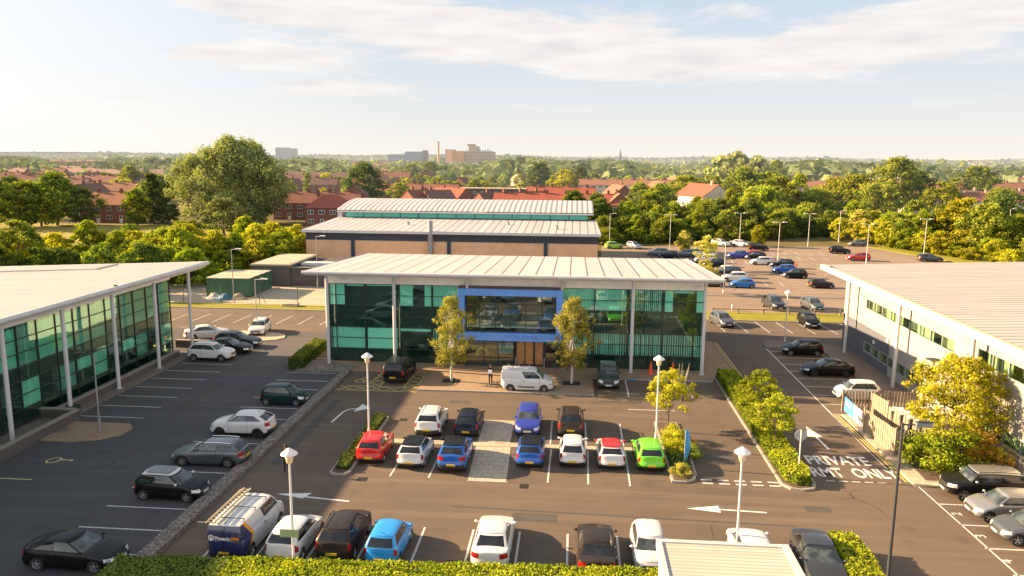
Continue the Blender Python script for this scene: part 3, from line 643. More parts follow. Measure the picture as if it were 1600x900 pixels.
# blue entrance frame (box section projecting from the front)
FY = YF-.75
m = MB(); m.box(-10.35, -.85, FY, YF-.05, 6.7, 7.32); m.box(-10.35, -.85, FY, YF-.05, 2.56, 3.30)
m.box(-10.35, -9.75, FY+.003, YF-.05, 3.30, 6.7); m.box(-1.45, -.85, FY+.003, YF-.05, 3.30, 6.7); m.build('entrance_frame', M['blue_panel'], OB)
MB().box(-10.35, -.85, FY+.25, YF+.05, 7.325, 7.5).build('frame_coping', pbr('coping_dark', (.09, .06, .05), .6), OB)
m = MB()
for x in (-9.6, -8.45, -7.0, -5.6, -4.2, -2.75, -1.57): m.box(x-.035, x+.035, FY+.28, FY+.36, 3.35, 6.7)
for z in (3.38, 4.45, 5.9, 6.67): m.box(-9.6, -1.57, FY+.29, FY+.35, z-.03, z+.03)
for z in (.12, .95, 2.48): m.box(-9.7, -5.25, FY+.29, FY+.35, z-.03, z+.03); m.box(-2.35, -1.3, FY+.29, FY+.35, z-.03, z+.03)
for x in (-9.7, -8.0, -6.7, -5.25, -2.35, -1.3): m.box(x-.04, x+.04, FY+.28, FY+.36, .1, 2.5)
m.build('entrance_mullions', M['mullion'], OB)
for a, b in ((-9.6, -7.0), (-7.0, -4.2), (-4.2, -1.57)):
    for c, d in ((3.4, 4.45), (4.45, 5.9), (5.9, 6.65)): MB().box(a+.04, b-.04, FY+.31, FY+.33, c+.03, d-.03).build('glass_pane', M['glass_clear'], OB)
for a, b in ((-9.7, -8.0), (-8.0, -6.7), (-6.7, -5.25), (-2.35, -1.3)):
    for c, d in ((.14, .95), (.95, 2.46)): MB().box(a+.05, b-.05, FY+.31, FY+.33, c+.03, d-.03).build('glass_pane', M['glass_clear'], OB)
m = MB(); m.box(-10.3, -.9, YF+.25, 74.4, 3.36, 3.42); m.build('mezzanine_floor', M['carpet'], OB)
# staircase seen through the upper glass
m = MB()
for k in range(10): m.box(-6.3-.0*k, -4.9, 70.6+k*.26, 70.84+k*.26, 3.5+k*.29, 3.55+k*.29)
m.tube((-6.35, 70.5, 4.4), (-6.35, 73.2, 7.3), .03); m.tube((-4.85, 70.5, 4.4), (-4.85, 73.2, 7.3), .03); m.build('staircase', M['silver_frame'], OB)
m = MB()
for k in range(7): m.tube((-4.6+k*.45, 70.3, 3.42), (-4.6+k*.45, 70.3, 4.5), .015, n=5)
m.tube((-4.7, 70.3, 4.5), (-1.8, 70.3, 4.5), .03, n=6); m.build('balustrade', M['silver_frame'], OB)
# doors with timber reveal
for x0 in (-5.05, -4.25, -3.35):
    dd = MB().box(x0, x0+.72, YF+.4, YF+.46, .14, 2.4).build('door', M['door_wood'], OB)
    MB().box(x0+.6, x0+.64, YF+.34, YF+.38, .9, 1.4).build('handle', M['silver_frame'], dd)
m = MB(); m.box(-5.2, -5.08, YF+.36, YF+.5, .1, 2.5); m.box(-4.33, -4.25, YF+.34, YF+.5, .1, 2.5); m.box(-3.5, -3.36, YF+.34, YF+.5, .1, 2.5); m.box(-2.62, -2.4, YF+.34, YF+.5, .1, 2.5); m.build('door_frame', M['mullion'], OB)
m = MB()
for k in range(4): m.box(-5.25+.02*k, -5.1+.02*k, YF-.6+.01*k, YF-.5, .1+k*.001, .12)
MB().box(-5.15, -2.4, YF+.9, YF+1.0, .1, 3.2).build('lobby_wall', M['interior'], OB)
m = MB(); m.tube((-5.05, YF-.9, .1), (-5.05, YF-.9, 1.15), .05); m.tube((-2.45, YF-.9, .1), (-2.45, YF-.9, 1.15), .05); m.build('bollard', M['silver_frame'], OB)
# reception: screen and lime chair shape
MB().box(-6.75, -5.5, YF+.7, YF+.75, 1.1, 1.95).build('display_screen', M['screen'], OB)
MB().box(-6.8, -5.45, YF+.76, YF+.80, 1.03, 2.02).build('screen_frame', M['blind'], OB)
m = MB()
for k in range(10):
    t0, t1 = k/10*PI*.9, (k+1)/10*PI*.9
    m.tube((-8.3+.55*-math.cos(t0), YF+.9, .5+1.0*math.sin(t0)*.95), (-8.3+.55*-math.cos(t1), YF+.9, .5+1.0*math.sin(t1)*.95), .13, n=8)
m.build('reception_chair', M['green_chair'], OB, 60)
m = MB()
for k in range(16):
    wdt = random.Random(k).uniform(.05, .10); x = -5.9+k*.175
    if k in (3, 7): continue
    m.box(x, x+.035, FY-.008, FY-.001, 2.88, 3.06); m.box(x+.035, x+wdt, FY-.007, FY-.001, 2.88+(k % 3)*.07, 2.92+(k % 3)*.07)
m.build('sign_lettering', M['blue_dark'], OB)
m = MB().lathe([(0, 0), (.22, .02), (.22, .1), (0, .12)], 12, (-20.9, YF-.25, 7.85)); m.build('security_camera', M['lamp_white'], OB)
MB().box(11.0, 11.35, YF-.35, YF-.05, 7.75, 7.9).build('security_camera', M['lamp_white'], OB)

# ---------------- left office
LB = wthing('office_building', 'left office with long glass wall, pale flat roof and white posts', 'building', (-50, 45, 0))
LY0, LY1 = 14.0, 72.5
def lz(x): return 8.62-(-36.1-x)*.045
roof_slab([(-36.1, LY0, 8.62), (-36.1, LY1, 8.62), (-62, LY1, lz(-62)), (-62, LY0, lz(-62))], .2, 'roof', [M['roof_left'], M['fascia']], LB)
m = MB(); m.tube((-36.05, LY0, 8.5), (-36.05, LY1+.1, 8.5), .2, n=12); m.tube((-36.1, LY1, 8.5), (-62, LY1, lz(-62)-.1), .15, n=8); m.box(-36.3, -36.2, LY0, LY1, 8.15, 8.4); m.build('fascia', M['fascia'], LB, 40)
roof_slab([(-45, LY1-4, 8.33), (-45, LY1-.4, 8.33), (-60, LY1-.4, 7.7), (-60, LY1-4, 7.7)], .12, 'raised_roof', [M['roof_left'], M['fascia']], LB)
MB().box(-38.2, -36.4, LY0, LY1-.4, 8.02, 8.08).build('soffit', M['soffit'], LB)
for y in (70.1, 64.0, 57.8, 51.7, 45.7, 39.6, 33.5, 27.4):
    m = MB(); m.tube((-36.85, y, .08), (-36.85, y, 8.1), .155, n=12); m.box(-37.07, -36.63, y-.22, y+.22, .09, .13); m.build('post', M['white_metal'], LB, 40)
GX = -38.3
LYG = 69.1
m = MB(); m.box(-61.5, GX-.3, LYG-.2, LYG, 0, 7.9); m.box(-61.5, GX-.3, LY0+1, LY0+1.2, 0, 7.9); m.box(-61.5, -61.3, LY0+1.2, LYG-.2, 0, 7.8); m.build('wall', M['render'], LB)
MB().box(GX-.1, GX+.15, LY0+1, LYG, 7.35, 8.02).build('parapet', M['parapet'], LB)
rowsL = [.35, 1.3, 2.3, 3.3, 4.3, 5.3, 6.3, 7.35]
colsL = []; y = LYG
while y > LY0+2: colsL.append(y); y -= 2.03
m = MB()
for y in colsL: m.box(GX-.06, GX+.05, y-.035, y+.035, .3, 7.35)
for z in rowsL: m.box(GX-.05, GX+.04, colsL[-1], LYG, z-.03, z+.03)
m.build('mullions', M['mullion'], LB)
m = MB()
for z0, z1 in ((.35, 1.28), (3.32, 4.28)): MB().box(GX-.20, GX-.16, colsL[-1], LYG, z0, z1).build('spandrel', M['spandrel'], LB)
for i in range(13):
    for r0, r1 in zip(rowsL, rowsL[1:]): MB().box(GX-.02, GX, colsL[i+1]+.03, colsL[i]-.03, r0+.03, r1-.03).build('glass_pane', M['glass_left'], LB)
o = MB()
for i in range(13, len(colsL)-1):
    for r0, r1 in zip(rowsL, rowsL[1:]): o.box(GX-.02, GX, colsL[i+1]+.03, colsL[i]-.03, r0+.03, r1-.03)
o = o.build('glass_pane', M['glass_left'], LB); o['kind'] = 'stuff'
m = MB(); m.box(-46, GX-.25, LY0+1.3, LYG-.25, 3.5, 3.7); m.box(-46, GX-.25, LY0+1.3, LYG-.25, 7.2, 7.3); m.build('ceiling', M['ceiling'], LB)
MB().box(-46.1, -46, LY0+1.3, LYG-.25, .1, 7.2).build('back_partition', M['interior'], LB)
MB().box(-46, GX-.25, LY0+1.3, LYG-.25, .08, .12).build('ground_floor', M['carpet'], LB)
rb = random.Random(11)
for i in range(len(colsL)-1):
    for z0, z1 in ((1.33, 3.25), (4.35, 7.1)):
        q = rb.random(); m = MB()
        if q < .42: m.box(GX-.12, GX-.10, colsL[i+1]+.05, colsL[i]-.05, z0+(z1-z0)*rb.choice((0, .5)), z1)
        elif q < .72:
            y = colsL[i+1]+.06
            while y < colsL[i]-.1: m.box(GX-.12, GX-.10, y, y+.08, z0, z1); y += .15
        else: m.box(GX-1.6, GX-1.55, colsL[i+1]+.3, colsL[i]-.5, z0+.2, z0+.9)
        m.build('blind', M['blind_main'], LB)
m = MB()
for y in range(20, 68, 6): m.box(-41.2, -40.8, y, y+.4, .1, 7.2)
m.build('inner_column', M['ceiling'], LB)
MB().box(-36.30, -36.12, 57.3, 57.5, 8.66, 8.78).build('roof_vent', M['dark_metal'], LB)
# planter walls in front of the left office
def wall_thing(pts, z1, th, mat, label, cop=True, cat='wall', name='planter_wall'):
    (x0, y0), (x1, y1) = pts; d = Vector((x1-x0, y1-y0, 0)); n = d.normalized().cross(Vector((0, 0, 1)))*th/2
    r = wthing(name, label, cat, ((x0+x1)/2, (y0+y1)/2, 0))
    m = MB(); m.prism([(x0-n.x, y0-n.y), (x1-n.x, y1-n.y), (x1+n.x, y1+n.y), (x0+n.x, y0+n.y)][::-1], -.02, z1); m.build('wall', mat, r)
    if cop:
        n2 = n*1.35; m = MB(); m.prism([(x0-n2.x, y0-n2.y), (x1-n2.x, y1-n2.y), (x1+n2.x, y1+n2.y), (x0+n2.x, y0+n2.y)][::-1], z1, z1+.07); m.build('coping', M['coping'], r)
    return r
wall_thing(((-35.55, 50.6), (-35.55, 24)), .75, .32, M['wall_brick_dark'], 'dark brick retaining wall with stone coping before the left office, near end')
wall_thing(((-37.35, 50.75), (-37.35, 68.2)), .62, .35, M['wall_brick_dark'], 'long low dark brick planter wall at the foot of the left glass front')
wall_thing(((-38.9, 50.6), (-35.75, 50.6)), .75, .3, M['wall_brick_dark'], 'short dark brick wall joining the left planter to the retaining wall')
wall_thing(((-39.5, 72.0), (-35.9, 72.0)), .7, .35, M['wall_brick_dark'], 'low brick wall at the far corner post of the left office')
m = MB(); m.prism([(-36.9, 50.9), (-35.8, 50.9), (-36.4, 52.2), (-36.95, 52.2)][::-1][::-1], 0, .62); tag(m.build('planting_bed', M['leaf_core']), 'small triangular green bed behind the retaining wall', 'planting')

# ---------------- right office
RB = wthing('office_building', 'pale blockwork office on the right with strip windows and low metal roof', 'building', (45, 60, 0))
RX = 28.0; RYB = 80.2; RY0 = 30.0
def rz_(x): return 8.15+(x-26.1)*.035
roof_slab([(26.1, RY0, 8.15), (70, RY0, rz_(70)), (70, 82.2, rz_(70)), (26.1, 82.2, 8.15)], .2, 'roof', [M['roof_right'], M['white_metal']], RB)
m = MB(); m.box(25.85, 26.12, RY0, 82.35, 7.72, 8.2); m.box(25.85, 70, 82.2, 82.4, 7.8, 8.12); m.build('fascia', M['white_metal'], RB)
MB().box(26.14, 26.28, RY0, 82.1, 8.2, 8.24).build('gutter', pbr('gutter_rust', (.46, .33, .16), .7), RB)
MB().box(26.15, RX-.02, RY0, 82, 7.72, 7.78).build('soffit', M['parapet'], RB)
wz = [(57.3, 74.6, 5.05, 6.0, 6), (40.5, 54.0, 5.3, 6.35, 5), (57.3, 74.4, .95, 1.9, 6), (38.0, 53.9, .95, 1.9, 5)]
# wall built as butted panels round the window strips
m = MB(); g2 = MB()
def wallrun(mb, y0, y1, z0, z1): mb.box(RX, RX+.25, y0, y1, z0, z1)
for (y0, y1, z0, z1, n_) in wz: pass
GY = 68.6       # grey lower block ends here
for z0, z1, holes in ((3.4, 7.75, [(57.3, 74.6, 5.05, 6.0), (40.5, 54.0, 5.3, 6.35)]), (0, 3.4, [(57.3, 74.4, .95, 1.9), (38.0, 53.9, .95, 1.9)])):
    ys = RY0
    for (a, b, c, d) in sorted(holes)+[(RYB, RYB, 0, 0)]:
        for (p, q, lo, hi) in ((ys, a, z0, z1), (a, b, z0, c), (a, b, d, z1)):
            if q <= p or hi <= lo: continue
            if z0 == 0:
                if p < GY < q: wallrun(m, p, GY, lo, hi); wallrun(g2, GY, q, lo, hi)
                else: wallrun(g2 if p >= GY else m, p, q, lo, hi)
            else: wallrun(m, p, q, lo, hi)
        ys = b
m.box(RX, 70, RYB, RYB+.25, 3.4, 7.75); g2.box(RX, 70, RYB, RYB+.25, 0, 3.4); m.box(RX, 70, RY0-.25, RY0, 0, 7.75)
m.build('upper_wall', M['render'], RB); g2.build('grey_wall', M['render_grey'], RB)
MB().box(RX+.9, RX+.95, RY0, RYB, .1, 7.7).build('inner_wall', M['interior'], RB)
for (y0, y1, z0, z1, n_) in wz:
    wN = int((y1-y0)/1.9); st = (y1-y0)/wN
    f = MB()
    f.box(RX-.03, RX+.1, y0, y1, z0, z0+.06); f.box(RX-.03, RX+.1, y0, y1, z1-.06, z1)
    for k in range(wN+1): f.box(RX-.028, RX+.1, y0+k*st-.04, y0+k*st+.04, z0+.06, z1-.06)
    ff = f.build('window', M['silver_frame'], RB)
    for k in range(wN): MB().box(RX+.03, RX+.05, y0+k*st+.04, y0+(k+1)*st-.04, z0+.06, z1-.06).build('pane', M['glass_dark'], ff)
    bl = MB()
    for k in range(wN):
        if (k*7+int(z0)) % 3: bl.box(RX+.3, RX+.32, y0+k*st+.1, y0+k*st+st*rb.choice((.6, .9)), z0, z1)
    bl.build('blind', M['blind'], ff)
for y in (76.9, 65.0, 53.0, 41.0):
    m = MB(); m.tube((27.1, y, .08), (27.1, y, 7.74), .155, n=12); m.build('post', M['white_metal'], RB, 40)
for y in (73, 62, 52, 50.6): MB().box(26.4, 26.9, y, y+.25, 7.6, 7.7).build('soffit_light', M['dark_metal'], RB)
for y, z in ((71.9, 2.15), (68.9, 3.0)): MB().box(RX-.04, RX-.002, y, y+.4, z, z+.35).build('wall_sign', M['white_upvc'], RB)
MB().lathe([(0, 0), (.14, .03), (.1, .3), (0, .32)], 10, (RX-.15, 79.0, 4.9)).build('alarm_box', M['lamp_white'], RB)
MB().box(26.11, 26.3, 79.5, 80.2, 8.2, 8.32).build('roof_vent', M['dark_metal'], RB)

# ---------------- sports hall
SH = wthing('sports_hall', 'large buff brick hall with dark cladding band and two tier white metal roof', 'building', (-21, 145, 0))
HX0, HX1, HY0 = -46.2, 4.0, 129.0
m = MB(); m.box(HX0, HX1, HY0, HY0+.3, 0, 4.75); m.box(HX0, HX0+.3, HY0+.3, 160, 0, 4.75); m.box(HX1-.3, HX1, HY0+.3, 160, 0, 4.75); m.build('brick_wall', M['hall_brick'], SH)
m = MB(); m.box(HX0-.02, HX1+.02, HY0-.05, HY0+.28, 4.75, 6.15); m.box(HX1-.28, HX1+.02, HY0+.28, 160, 4.75, 6.15); m.box(HX0-.02, HX0+.28, HY0+.28, 160, 4.75, 6.15)
for x in (-37.9, -21.2, -4.7): m.box(x-.32, x+.32, HY0-.10, HY0-.051, 0, 6.1)
m.build('dark_cladding', M['navy_band'], SH)
m = MB()
for x in (-37.9, -21.2, -4.7): m.box(x-.42, x-.33, HY0-.14, HY0-.051, 0, 4.75); m.box(x+.33, x+.42, HY0-.14, HY0-.051, 0, 4.75)
m.box(HX0, HX1, HY0-.03, HY0, 4.68, 4.75); m.build('trim', M['silver_frame'], SH)
roof_slab([(HX0-.5, HY0-.8, 6.5), (HX1+.5, HY0-.8, 6.5), (HX1+.1, 148, 7.25), (HX0, 148, 7.25)], .45, 'lower_roof', [M['roof_hall'], M['white_metal']], SH)
MB().box(-44.6, 2.6, 147.2, 147.25, 7.2, 8.5).build('clerestory_glass', M['teal_panel'], SH)
m = MB()
for k in range(14): x = -44.6+k*47.2/13; m.box(x-.06, x+.06, 147.1, 147.2, 7.2, 8.5)
m.box(-44.6, 2.6, 147.08, 147.2, 7.2, 7.35); m.build('clerestory_frame', M['dark_metal'], SH)
m = MB(); V0, V1 = -46.0, 3.6; prof = []
for k in range(17): t = k/16; prof.append((146.3+t*17, 8.55+1.75*math.sin(min(1, t*1.15+.03)*PI/2)**.8 if t < .85 else 8.55+1.75-(t-.85)*3))
for (y0, z0), (y1, z1) in zip(prof, prof[1:]): m.quad((V0, y0, z0), (V1, y0, z0), (V1, y1, z1), (V0, y1, z1))
for x, s_ in ((V0, 1), (V1, -1)): m.poly([(x, y, z) for y, z in (prof+[(163.3, 8.3), (146.3, 8.3)])][::s_], 1)
m.quad((V0, 146.3, 8.3), (V1, 146.3, 8.3), (V1, 146.3, 8.56), (V0, 146.3, 8.56), 1)
m.build('vaulted_roof', [M['roof_hall2'], M['white_metal']], SH, 30)
m = MB(); m.tube((-24.3, HY0-.5, 0.2), (-24.3, HY0-.5, 8.3), .42, n=14); m.tube((-24.3, HY0-.5, 5.6), (-24.3, HY0-.2, 5.0), .55, n=10); m.build('flue', M['steel'], SH, 40)
MB().box(-46.3, -45.4, 147.6, 148.6, 6.9, 9.0).build('roof_vent', M['white_metal'], SH)
for x_, y_ in ((-30, 137), (-12, 139), (-3, 134)): MB().lathe([(.28, 0), (.28, .5), (.4, .55), (0.001, .7)], 12, (x_, y_, 6.75)).build('roof_vent', M['steel'], SH)
MB().box(-7.2, -6.4, HY0-.12, HY0-.002, 1.2, 1.5).build('wall_light', M['dark_metal'], SH)

# ---------------- compound: flat brick store, boundary wall, containers, fence
ST = wthing('brick_store', 'small flat roofed grey brick store beside the containers', 'building', (-44, 115, 0))
MB().box(-47.3, -41.5, 108.6, 121, 0, 3.0).build('wall', M['wall_brick_dark'], ST)
MB().box(-47.45, -41.35, 108.45, 121.15, 3.0, 3.22).build('parapet', M['coping'], ST)
MB().box(-47.1, -41.7, 108.8, 120.8, 3.22, 3.26).build('roof', M['slab'], ST)
wall_thing(((-41.5, 109.2), (-26, 110.0)), 2.75, .4, M['wall_brick_dark'], 'tall grey brick yard wall left of the offices', name='yard_wall')
wr = wthing('roof_light', 'white framed low rooflight structure behind the grey yard wall', 'rooflight', (-38, 116, 0))
MB().box(-41.4, -28, 112, 122, 0, 2.6).build('base', M['wall_brick_dark'], wr); MB().box(-41.2, -30, 112.5, 114.5, 2.6, 3.0).build('white_frame', M['white_metal'], wr)
def container(cx, cy, rz, label, L=6.1, W=2.45):
    r = thing('shipping_container', label, 'container', (cx, cy, 0), rz, 'green storage containers in the compound')
    m = MB(); n = 26
    for s_ in (-1, 1):       # corrugated long sides
        for k in range(n):
            x0 = -L/2+k*L/n; x1 = x0+L/n; xa, xb = x0+L/n*.3, x0+L/n*.7; y0 = s_*W/2; y1 = s_*(W/2-.05)
            for (a, ya), (b, yb) in (((x0, y0), (xa, y0)), ((xa, y0), (xa+.02, y1)), ((xa+.02, y1), (xb, y1)), ((xb, y1), (x1, y0))): m.quad((a, ya, .12), (b, yb, .12), (b, yb, 2.5), (a, ya, 2.5))
    m.box(-L/2, -L/2+.05, -W/2, W/2, .1, 2.55); m.build('body', M['container'], r)
    m = MB()
    for k in range(4): m.tube((L/2+.03, -W/2+.3+k*.6, .15), (L/2+.03, -W/2+.3+k*.6, 2.5), .025, n=6)
    m.box(L/2-.05, L/2, -W/2, W/2, .1, 2.55); m.build('door', M['container'], r)
    MB().box(-L/2, L/2, -W/2-.02, W/2+.02, 2.5, 2.6).build('roof', M['container_top'], r)
    return r
container(-46.7, 100.6, 0, 'green container nearest the fence, rubbish piled before it')
container(-46.7, 103.2, 0, 'green container in the middle of the row of three'); container(-46.7, 105.8, 0, 'green container farthest from the fence, against the brick store')
FN = wthing('mesh_fence', 'dark green wire mesh fence round the compound behind the left verge', 'fence', (-40, 94.7, 0))
m = MB()
for k in range(26):
    x = -72+k*1.9
m2 = MB()
for k in range(10):
    x = -71+k*5.1; m2.tube((x, 94.7, 0), (x, 94.7, 2.5), .05, n=6)
    if k % 3 == 0: m2.tube((x+.9, 94.7, 0), (x+.05, 94.7, 1.9), .035, n=5)
m2.build('post', M['container'], FN)
for k in range(9): m.tube((-71, 94.7, .15+k*.28), (-25.1, 94.7, .15+k*.28), .006, n=4)
for k in range(150): m.tube((-71+k*.306, 94.7, .1), (-71+k*.306, 94.7, 2.45), .004, n=3)
m.build('mesh_panel', M['container'], FN)
rr = random.Random(5)
for i, (x, y, s_, mt, l) in enumerate(((-46.4, 97.6, 1.3, 'tarp_blue', 'crumpled blue tarpaulin heap in front of the green containers'), (-48.0, 97.9, 1.0, 'tarp_white', 'pale rubble sacks left of the blue tarpaulin'), (-44.6, 97.9, 1.1, 'timber', 'heap of timber scraps right of the blue tarpaulin'), (-50.5, 97.3, 1.2, 'slab', 'flat grey slabs stacked at the left end of the compound'))):
    m = MB(); base_ = [(s_*math.cos(t*PI/6)*(1+.2*rr.random()), s_*.7*math.sin(t*PI/6)*(1+.2*rr.random())) for t in range(12)]
    prev = [(a, b, 0) for a, b in base_]
    for q in (.8, .5, .2):
        cur = [(a*q+rr.uniform(-.1, .1), b*q+rr.uniform(-.1, .1), (1-q)*.95+rr.uniform(-.12, .12)) for a, b in base_]
        for k in range(12): j = (k+1) % 12; m.quad(prev[k], prev[j], cur[j], cur[k])
        prev = cur
    m.poly(prev); o = m.build('rubbish_heap', M[mt]); o.location = (x, y, 0); tag(o, l, 'rubbish')
MB_ = MB().box(-36.8, -34.9, 93.2, 94.2, .05, .45); tag(MB_.build('pallet_block', M['container_top']), 'pale concrete block lying on the verge by the fence', 'block')

# ---------------- shelter with ribbed roof at the bottom right
SHD = wthing('shelter', 'flat shelter with cream ribbed roof at the bottom of the car park', 'shelter', (6.6, 29, 0))
sx0, sx1, sy1 = 3.8, 9.35, 31.2
roof_slab([(sx0+.22, 22, 2.82), (sx1-.3, 22, 2.82), (sx1-.3, sy1-.25, 2.82), (sx0+.22, sy1-.25, 2.82)], .1, 'roof', [M['shed_roof'], M['white_metal']], SHD)
m = MB(); m.box(sx0, sx1, sy1-.24, sy1, 2.5, 2.88); m.box(sx0, sx0+.21, 22, sy1-.24, 2.5, 2.88); m.box(sx1-.29, sx1, 22, sy1-.24, 2.5, 2.88); m.build('fascia', M['fascia'], SHD)
for x, y in ((sx0+.3, sy1-.3), (sx1-.3, sy1-.3), (sx0+.3, 24), (sx1-.3, 24)): MB().tube((x, y, 0), (x, y, 2.6), .06).build('post', M['lamp_white'], SHD)
m = MB(); m.box(sx0+.1, sx0+.12, 22, sy1-.4, .2, 2.4); m.build('side_panel', M['white_metal'], SHD)
#==PART3==
# ================================================================== VEHICLES
def carpaint(name, col, metal=.0, rough=.35):
    m, t, b = newmat(name); S(b, Metallic=metal, Roughness=rough); b.inputs['Coat Weight'].default_value = .75 if max(col) > .06 else .22; b.inputs['Coat Roughness'].default_value = .04; b.inputs['Specular IOR Level'].default_value = .3 if max(col) > .06 else .18
    p = _obj(t); c = _mix(t, _math(t, 'MULTIPLY', _ramp(t, _noise(t, p, 1.6, 5, .65), .42, .75), .22), col, tuple(x*.8+.006 for x in col))
    t.links.new(c, b.inputs['Base Color']); return m
PAINT = dict(white=carpaint('white_paint', (.62, .615, .61)), red=carpaint('red_paint', (.55, .012, .010)), blue=carpaint('blue_paint', (.012, .10, .44), .2), skyblue=carpaint('sky_blue_paint', (.02, .27, .68)),
    green=carpaint('green_paint', (.16, .62, .02)), black=carpaint('black_paint', (.005, .005, .006)), navy=carpaint('navy_paint', (.012, .018, .035), .3), brown=carpaint('brown_black_paint', (.045, .034, .028), .4),
    grey=carpaint('grey_paint', (.13, .14, .155), .6), silver=carpaint('silver_paint', (.36, .37, .38), .7, .3), dkgrey=carpaint('dark_grey_paint', (.055, .058, .062), .5), dkgreen=carpaint('dark_green_paint', (.010, .035, .035), .3),
    slate=carpaint('slate_paint', (.11, .15, .18), .6), lime=carpaint('lime_paint', (.30, .55, .04)), bluebright=carpaint('bright_blue_paint', (.015, .17, .55), .2), violet=carpaint('blue_violet_paint', (.03, .05, .36), .2))
def cglass(name, col):
    m, t, b = newmat(name); S(b, Roughness=.04); b.inputs['Base Color'].default_value = col+(1,); b.inputs['Coat Weight'].default_value = .6
    p = _obj(t); c = _mix(t, _ramp(t, _noise(t, p, 2.2, 3), .4, .7), tuple(x*.5 for x in col), tuple(x*2.2 for x in col)); t.links.new(c, b.inputs['Base Color']); return m
M['cglass'] = cglass('car_glass', (.045, .058, .060)); M['cglass_rear'] = cglass('tinted_glass', (.008, .009, .012))
M['trim'] = pbr('black_trim', (.018, .018, .018), .55, coord='obj'); M['tyre'] = pbr('tyre_rubber', (.022, .021, .02), .85, coord='obj')
M['rim'] = pbr('alloy_rim', (.42, .42, .43), .3, metal=.7, coord='obj'); M['rim_dark'] = pbr('dark_rim', (.05, .05, .052), .35, metal=.5, coord='obj')
M['lens'] = pbr('headlight_lens', (.50, .52, .54), .12, metal=.4, coord='obj'); M['tail'] = pbr('tail_lens', (.30, .010, .012), .2, coord='obj')
M['amber'] = pbr('amber_lens', (.8, .25, .02), .3, coord='obj')
def platemat(name, col):
    m, t, b = newmat(name); S(b, Roughness=.4); p = _obj(t); n = _n(t, 'ShaderNodeTexVoronoi'); n.inputs['Scale'].default_value = 17; t.links.new(p, n.inputs['Vector'])
    t.links.new(_mix(t, _math(t, 'MULTIPLY', _ramp(t, n.outputs['Distance'], .55, .35), .45), col, (.05, .045, .02)), b.inputs['Base Color']); return m
M['plate_y'] = platemat('yellow_plate', (.75, .48, .02)); M['plate_w'] = platemat('white_plate', (.68, .68, .66)); M['chrome'] = pbr('chrome', (.6, .6, .6), .15, metal=1, coord='obj')
def vanlivery():
    m, t, b = newmat('van_livery'); S(b, Roughness=.35); b.inputs['Coat Weight'].default_value = 1; b.inputs['Coat Roughness'].default_value = .05
    sp = _n(t, 'ShaderNodeSeparateXYZ'); t.links.new(_obj(t), sp.inputs[0])
    # chevron: the edge leans forward up to waist height and back again above
    e = _math(t, 'ADD', _math(t, 'MULTIPLY', _math(t, 'ABSOLUTE', _math(t, 'SUBTRACT', sp.outputs[2], 1.15)), .85), sp.outputs[0])
    c = _mix(t, _math(t, 'LESS_THAN', e, -1.25), (.64, .63, .61), (.80, .33, .02)); c = _mix(t, _math(t, 'LESS_THAN', e, -1.50), c, (.018, .022, .085))
    # the roof stays white
    c = _mix(t, _math(t, 'GREATER_THAN', sp.outputs[2], 1.90), c, (.62, .61, .59)); t.links.new(c, b.inputs['Base Color']); return m
PAINT['livery'] = vanlivery()

def lerp(a, b, t): return a+(b-a)*t
def pl(pts, x):
    pts = sorted(pts)
    if x <= pts[0][0]: return pts[0][1]
    for (x0, y0), (x1, y1) in zip(pts, pts[1:]):
        if x <= x1: return lerp(y0, y1, (x-x0)/(x1-x0))
    return pts[-1][1]
def spl(pts, x, w_=.10): return sum(pl(pts, x+d*w_) for d in (-1, -.5, 0, .5, 1))/5
K = dict(
 # L, W, H, wheel radius, ground clearance, nose height, cowl height, belt rear height, tail height, xa windscreen foot, xb roof front, xc roof rear, xd rear glass foot, front axle, rear axle
 hatch=(4.02, 1.76, 1.51, .32, .19, .72, .97, 1.05, 1.01, 1.04, .38, -1.50, -1.87, 1.27, -1.27),
 mini=(3.62, 1.67, 1.52, .30, .18, .74, .97, 1.02, .98, 1.06, .50, -1.32, -1.70, 1.17, -1.17),
 cooper=(3.85, 1.73, 1.42, .31, .17, .76, .96, 1.00, .94, .92, .34, -1.28, -1.74, 1.25, -1.24),
 suv=(4.35, 1.84, 1.64, .35, .24, .86, 1.07, 1.16, 1.10, 1.06, .40, -1.58, -2.02, 1.32, -1.34),
 coupe=(4.38, 1.84, 1.62, .355, .24, .86, 1.07, 1.18, 1.12, 1.06, .36, -1.35, -2.04, 1.32, -1.34),
 bigsuv=(4.80, 1.98, 1.80, .38, .27, .98, 1.18, 1.24, 1.18, 1.00, .40, -1.95, -2.28, 1.45, -1.45),
 jeep=(4.26, 1.82, 1.70, .36, .28, 1.00, 1.14, 1.18, 1.16, 1.05, .62, -1.86, -2.02, 1.30, -1.30),
 saloon=(4.72, 1.84, 1.45, .33, .17, .68, .94, 1.02, 1.02, 1.12, .28, -1.05, -1.82, 1.42, -1.40),
 estate=(4.80, 1.84, 1.47, .335, .17, .70, .94, 1.02, 1.00, 1.10, .28, -1.75, -2.20, 1.46, -1.44),
 crew=(4.60, 1.84, 1.46, .335, .18, .70, .94, 1.04, 1.02, 1.06, .20, -1.15, -2.00, 1.38, -1.38),
 mpv=(4.28, 1.78, 1.64, .32, .19, .74, 1.02, 1.08, 1.04, 1.40, .45, -1.60, -1.98, 1.32, -1.32),
 berlingo=(4.42, 1.85, 1.84, .32, .20, .84, 1.10, 1.12, 1.12, 1.42, .72, -2.10, -2.17, 1.40, -1.38),
 vivaro=(5.15, 1.96, 1.97, .345, .22, .92, 1.22, 1.22, 1.22, 1.85, 1.15, -2.42, -2.52, 1.62, -1.62))
VAN = ('berlingo', 'vivaro')
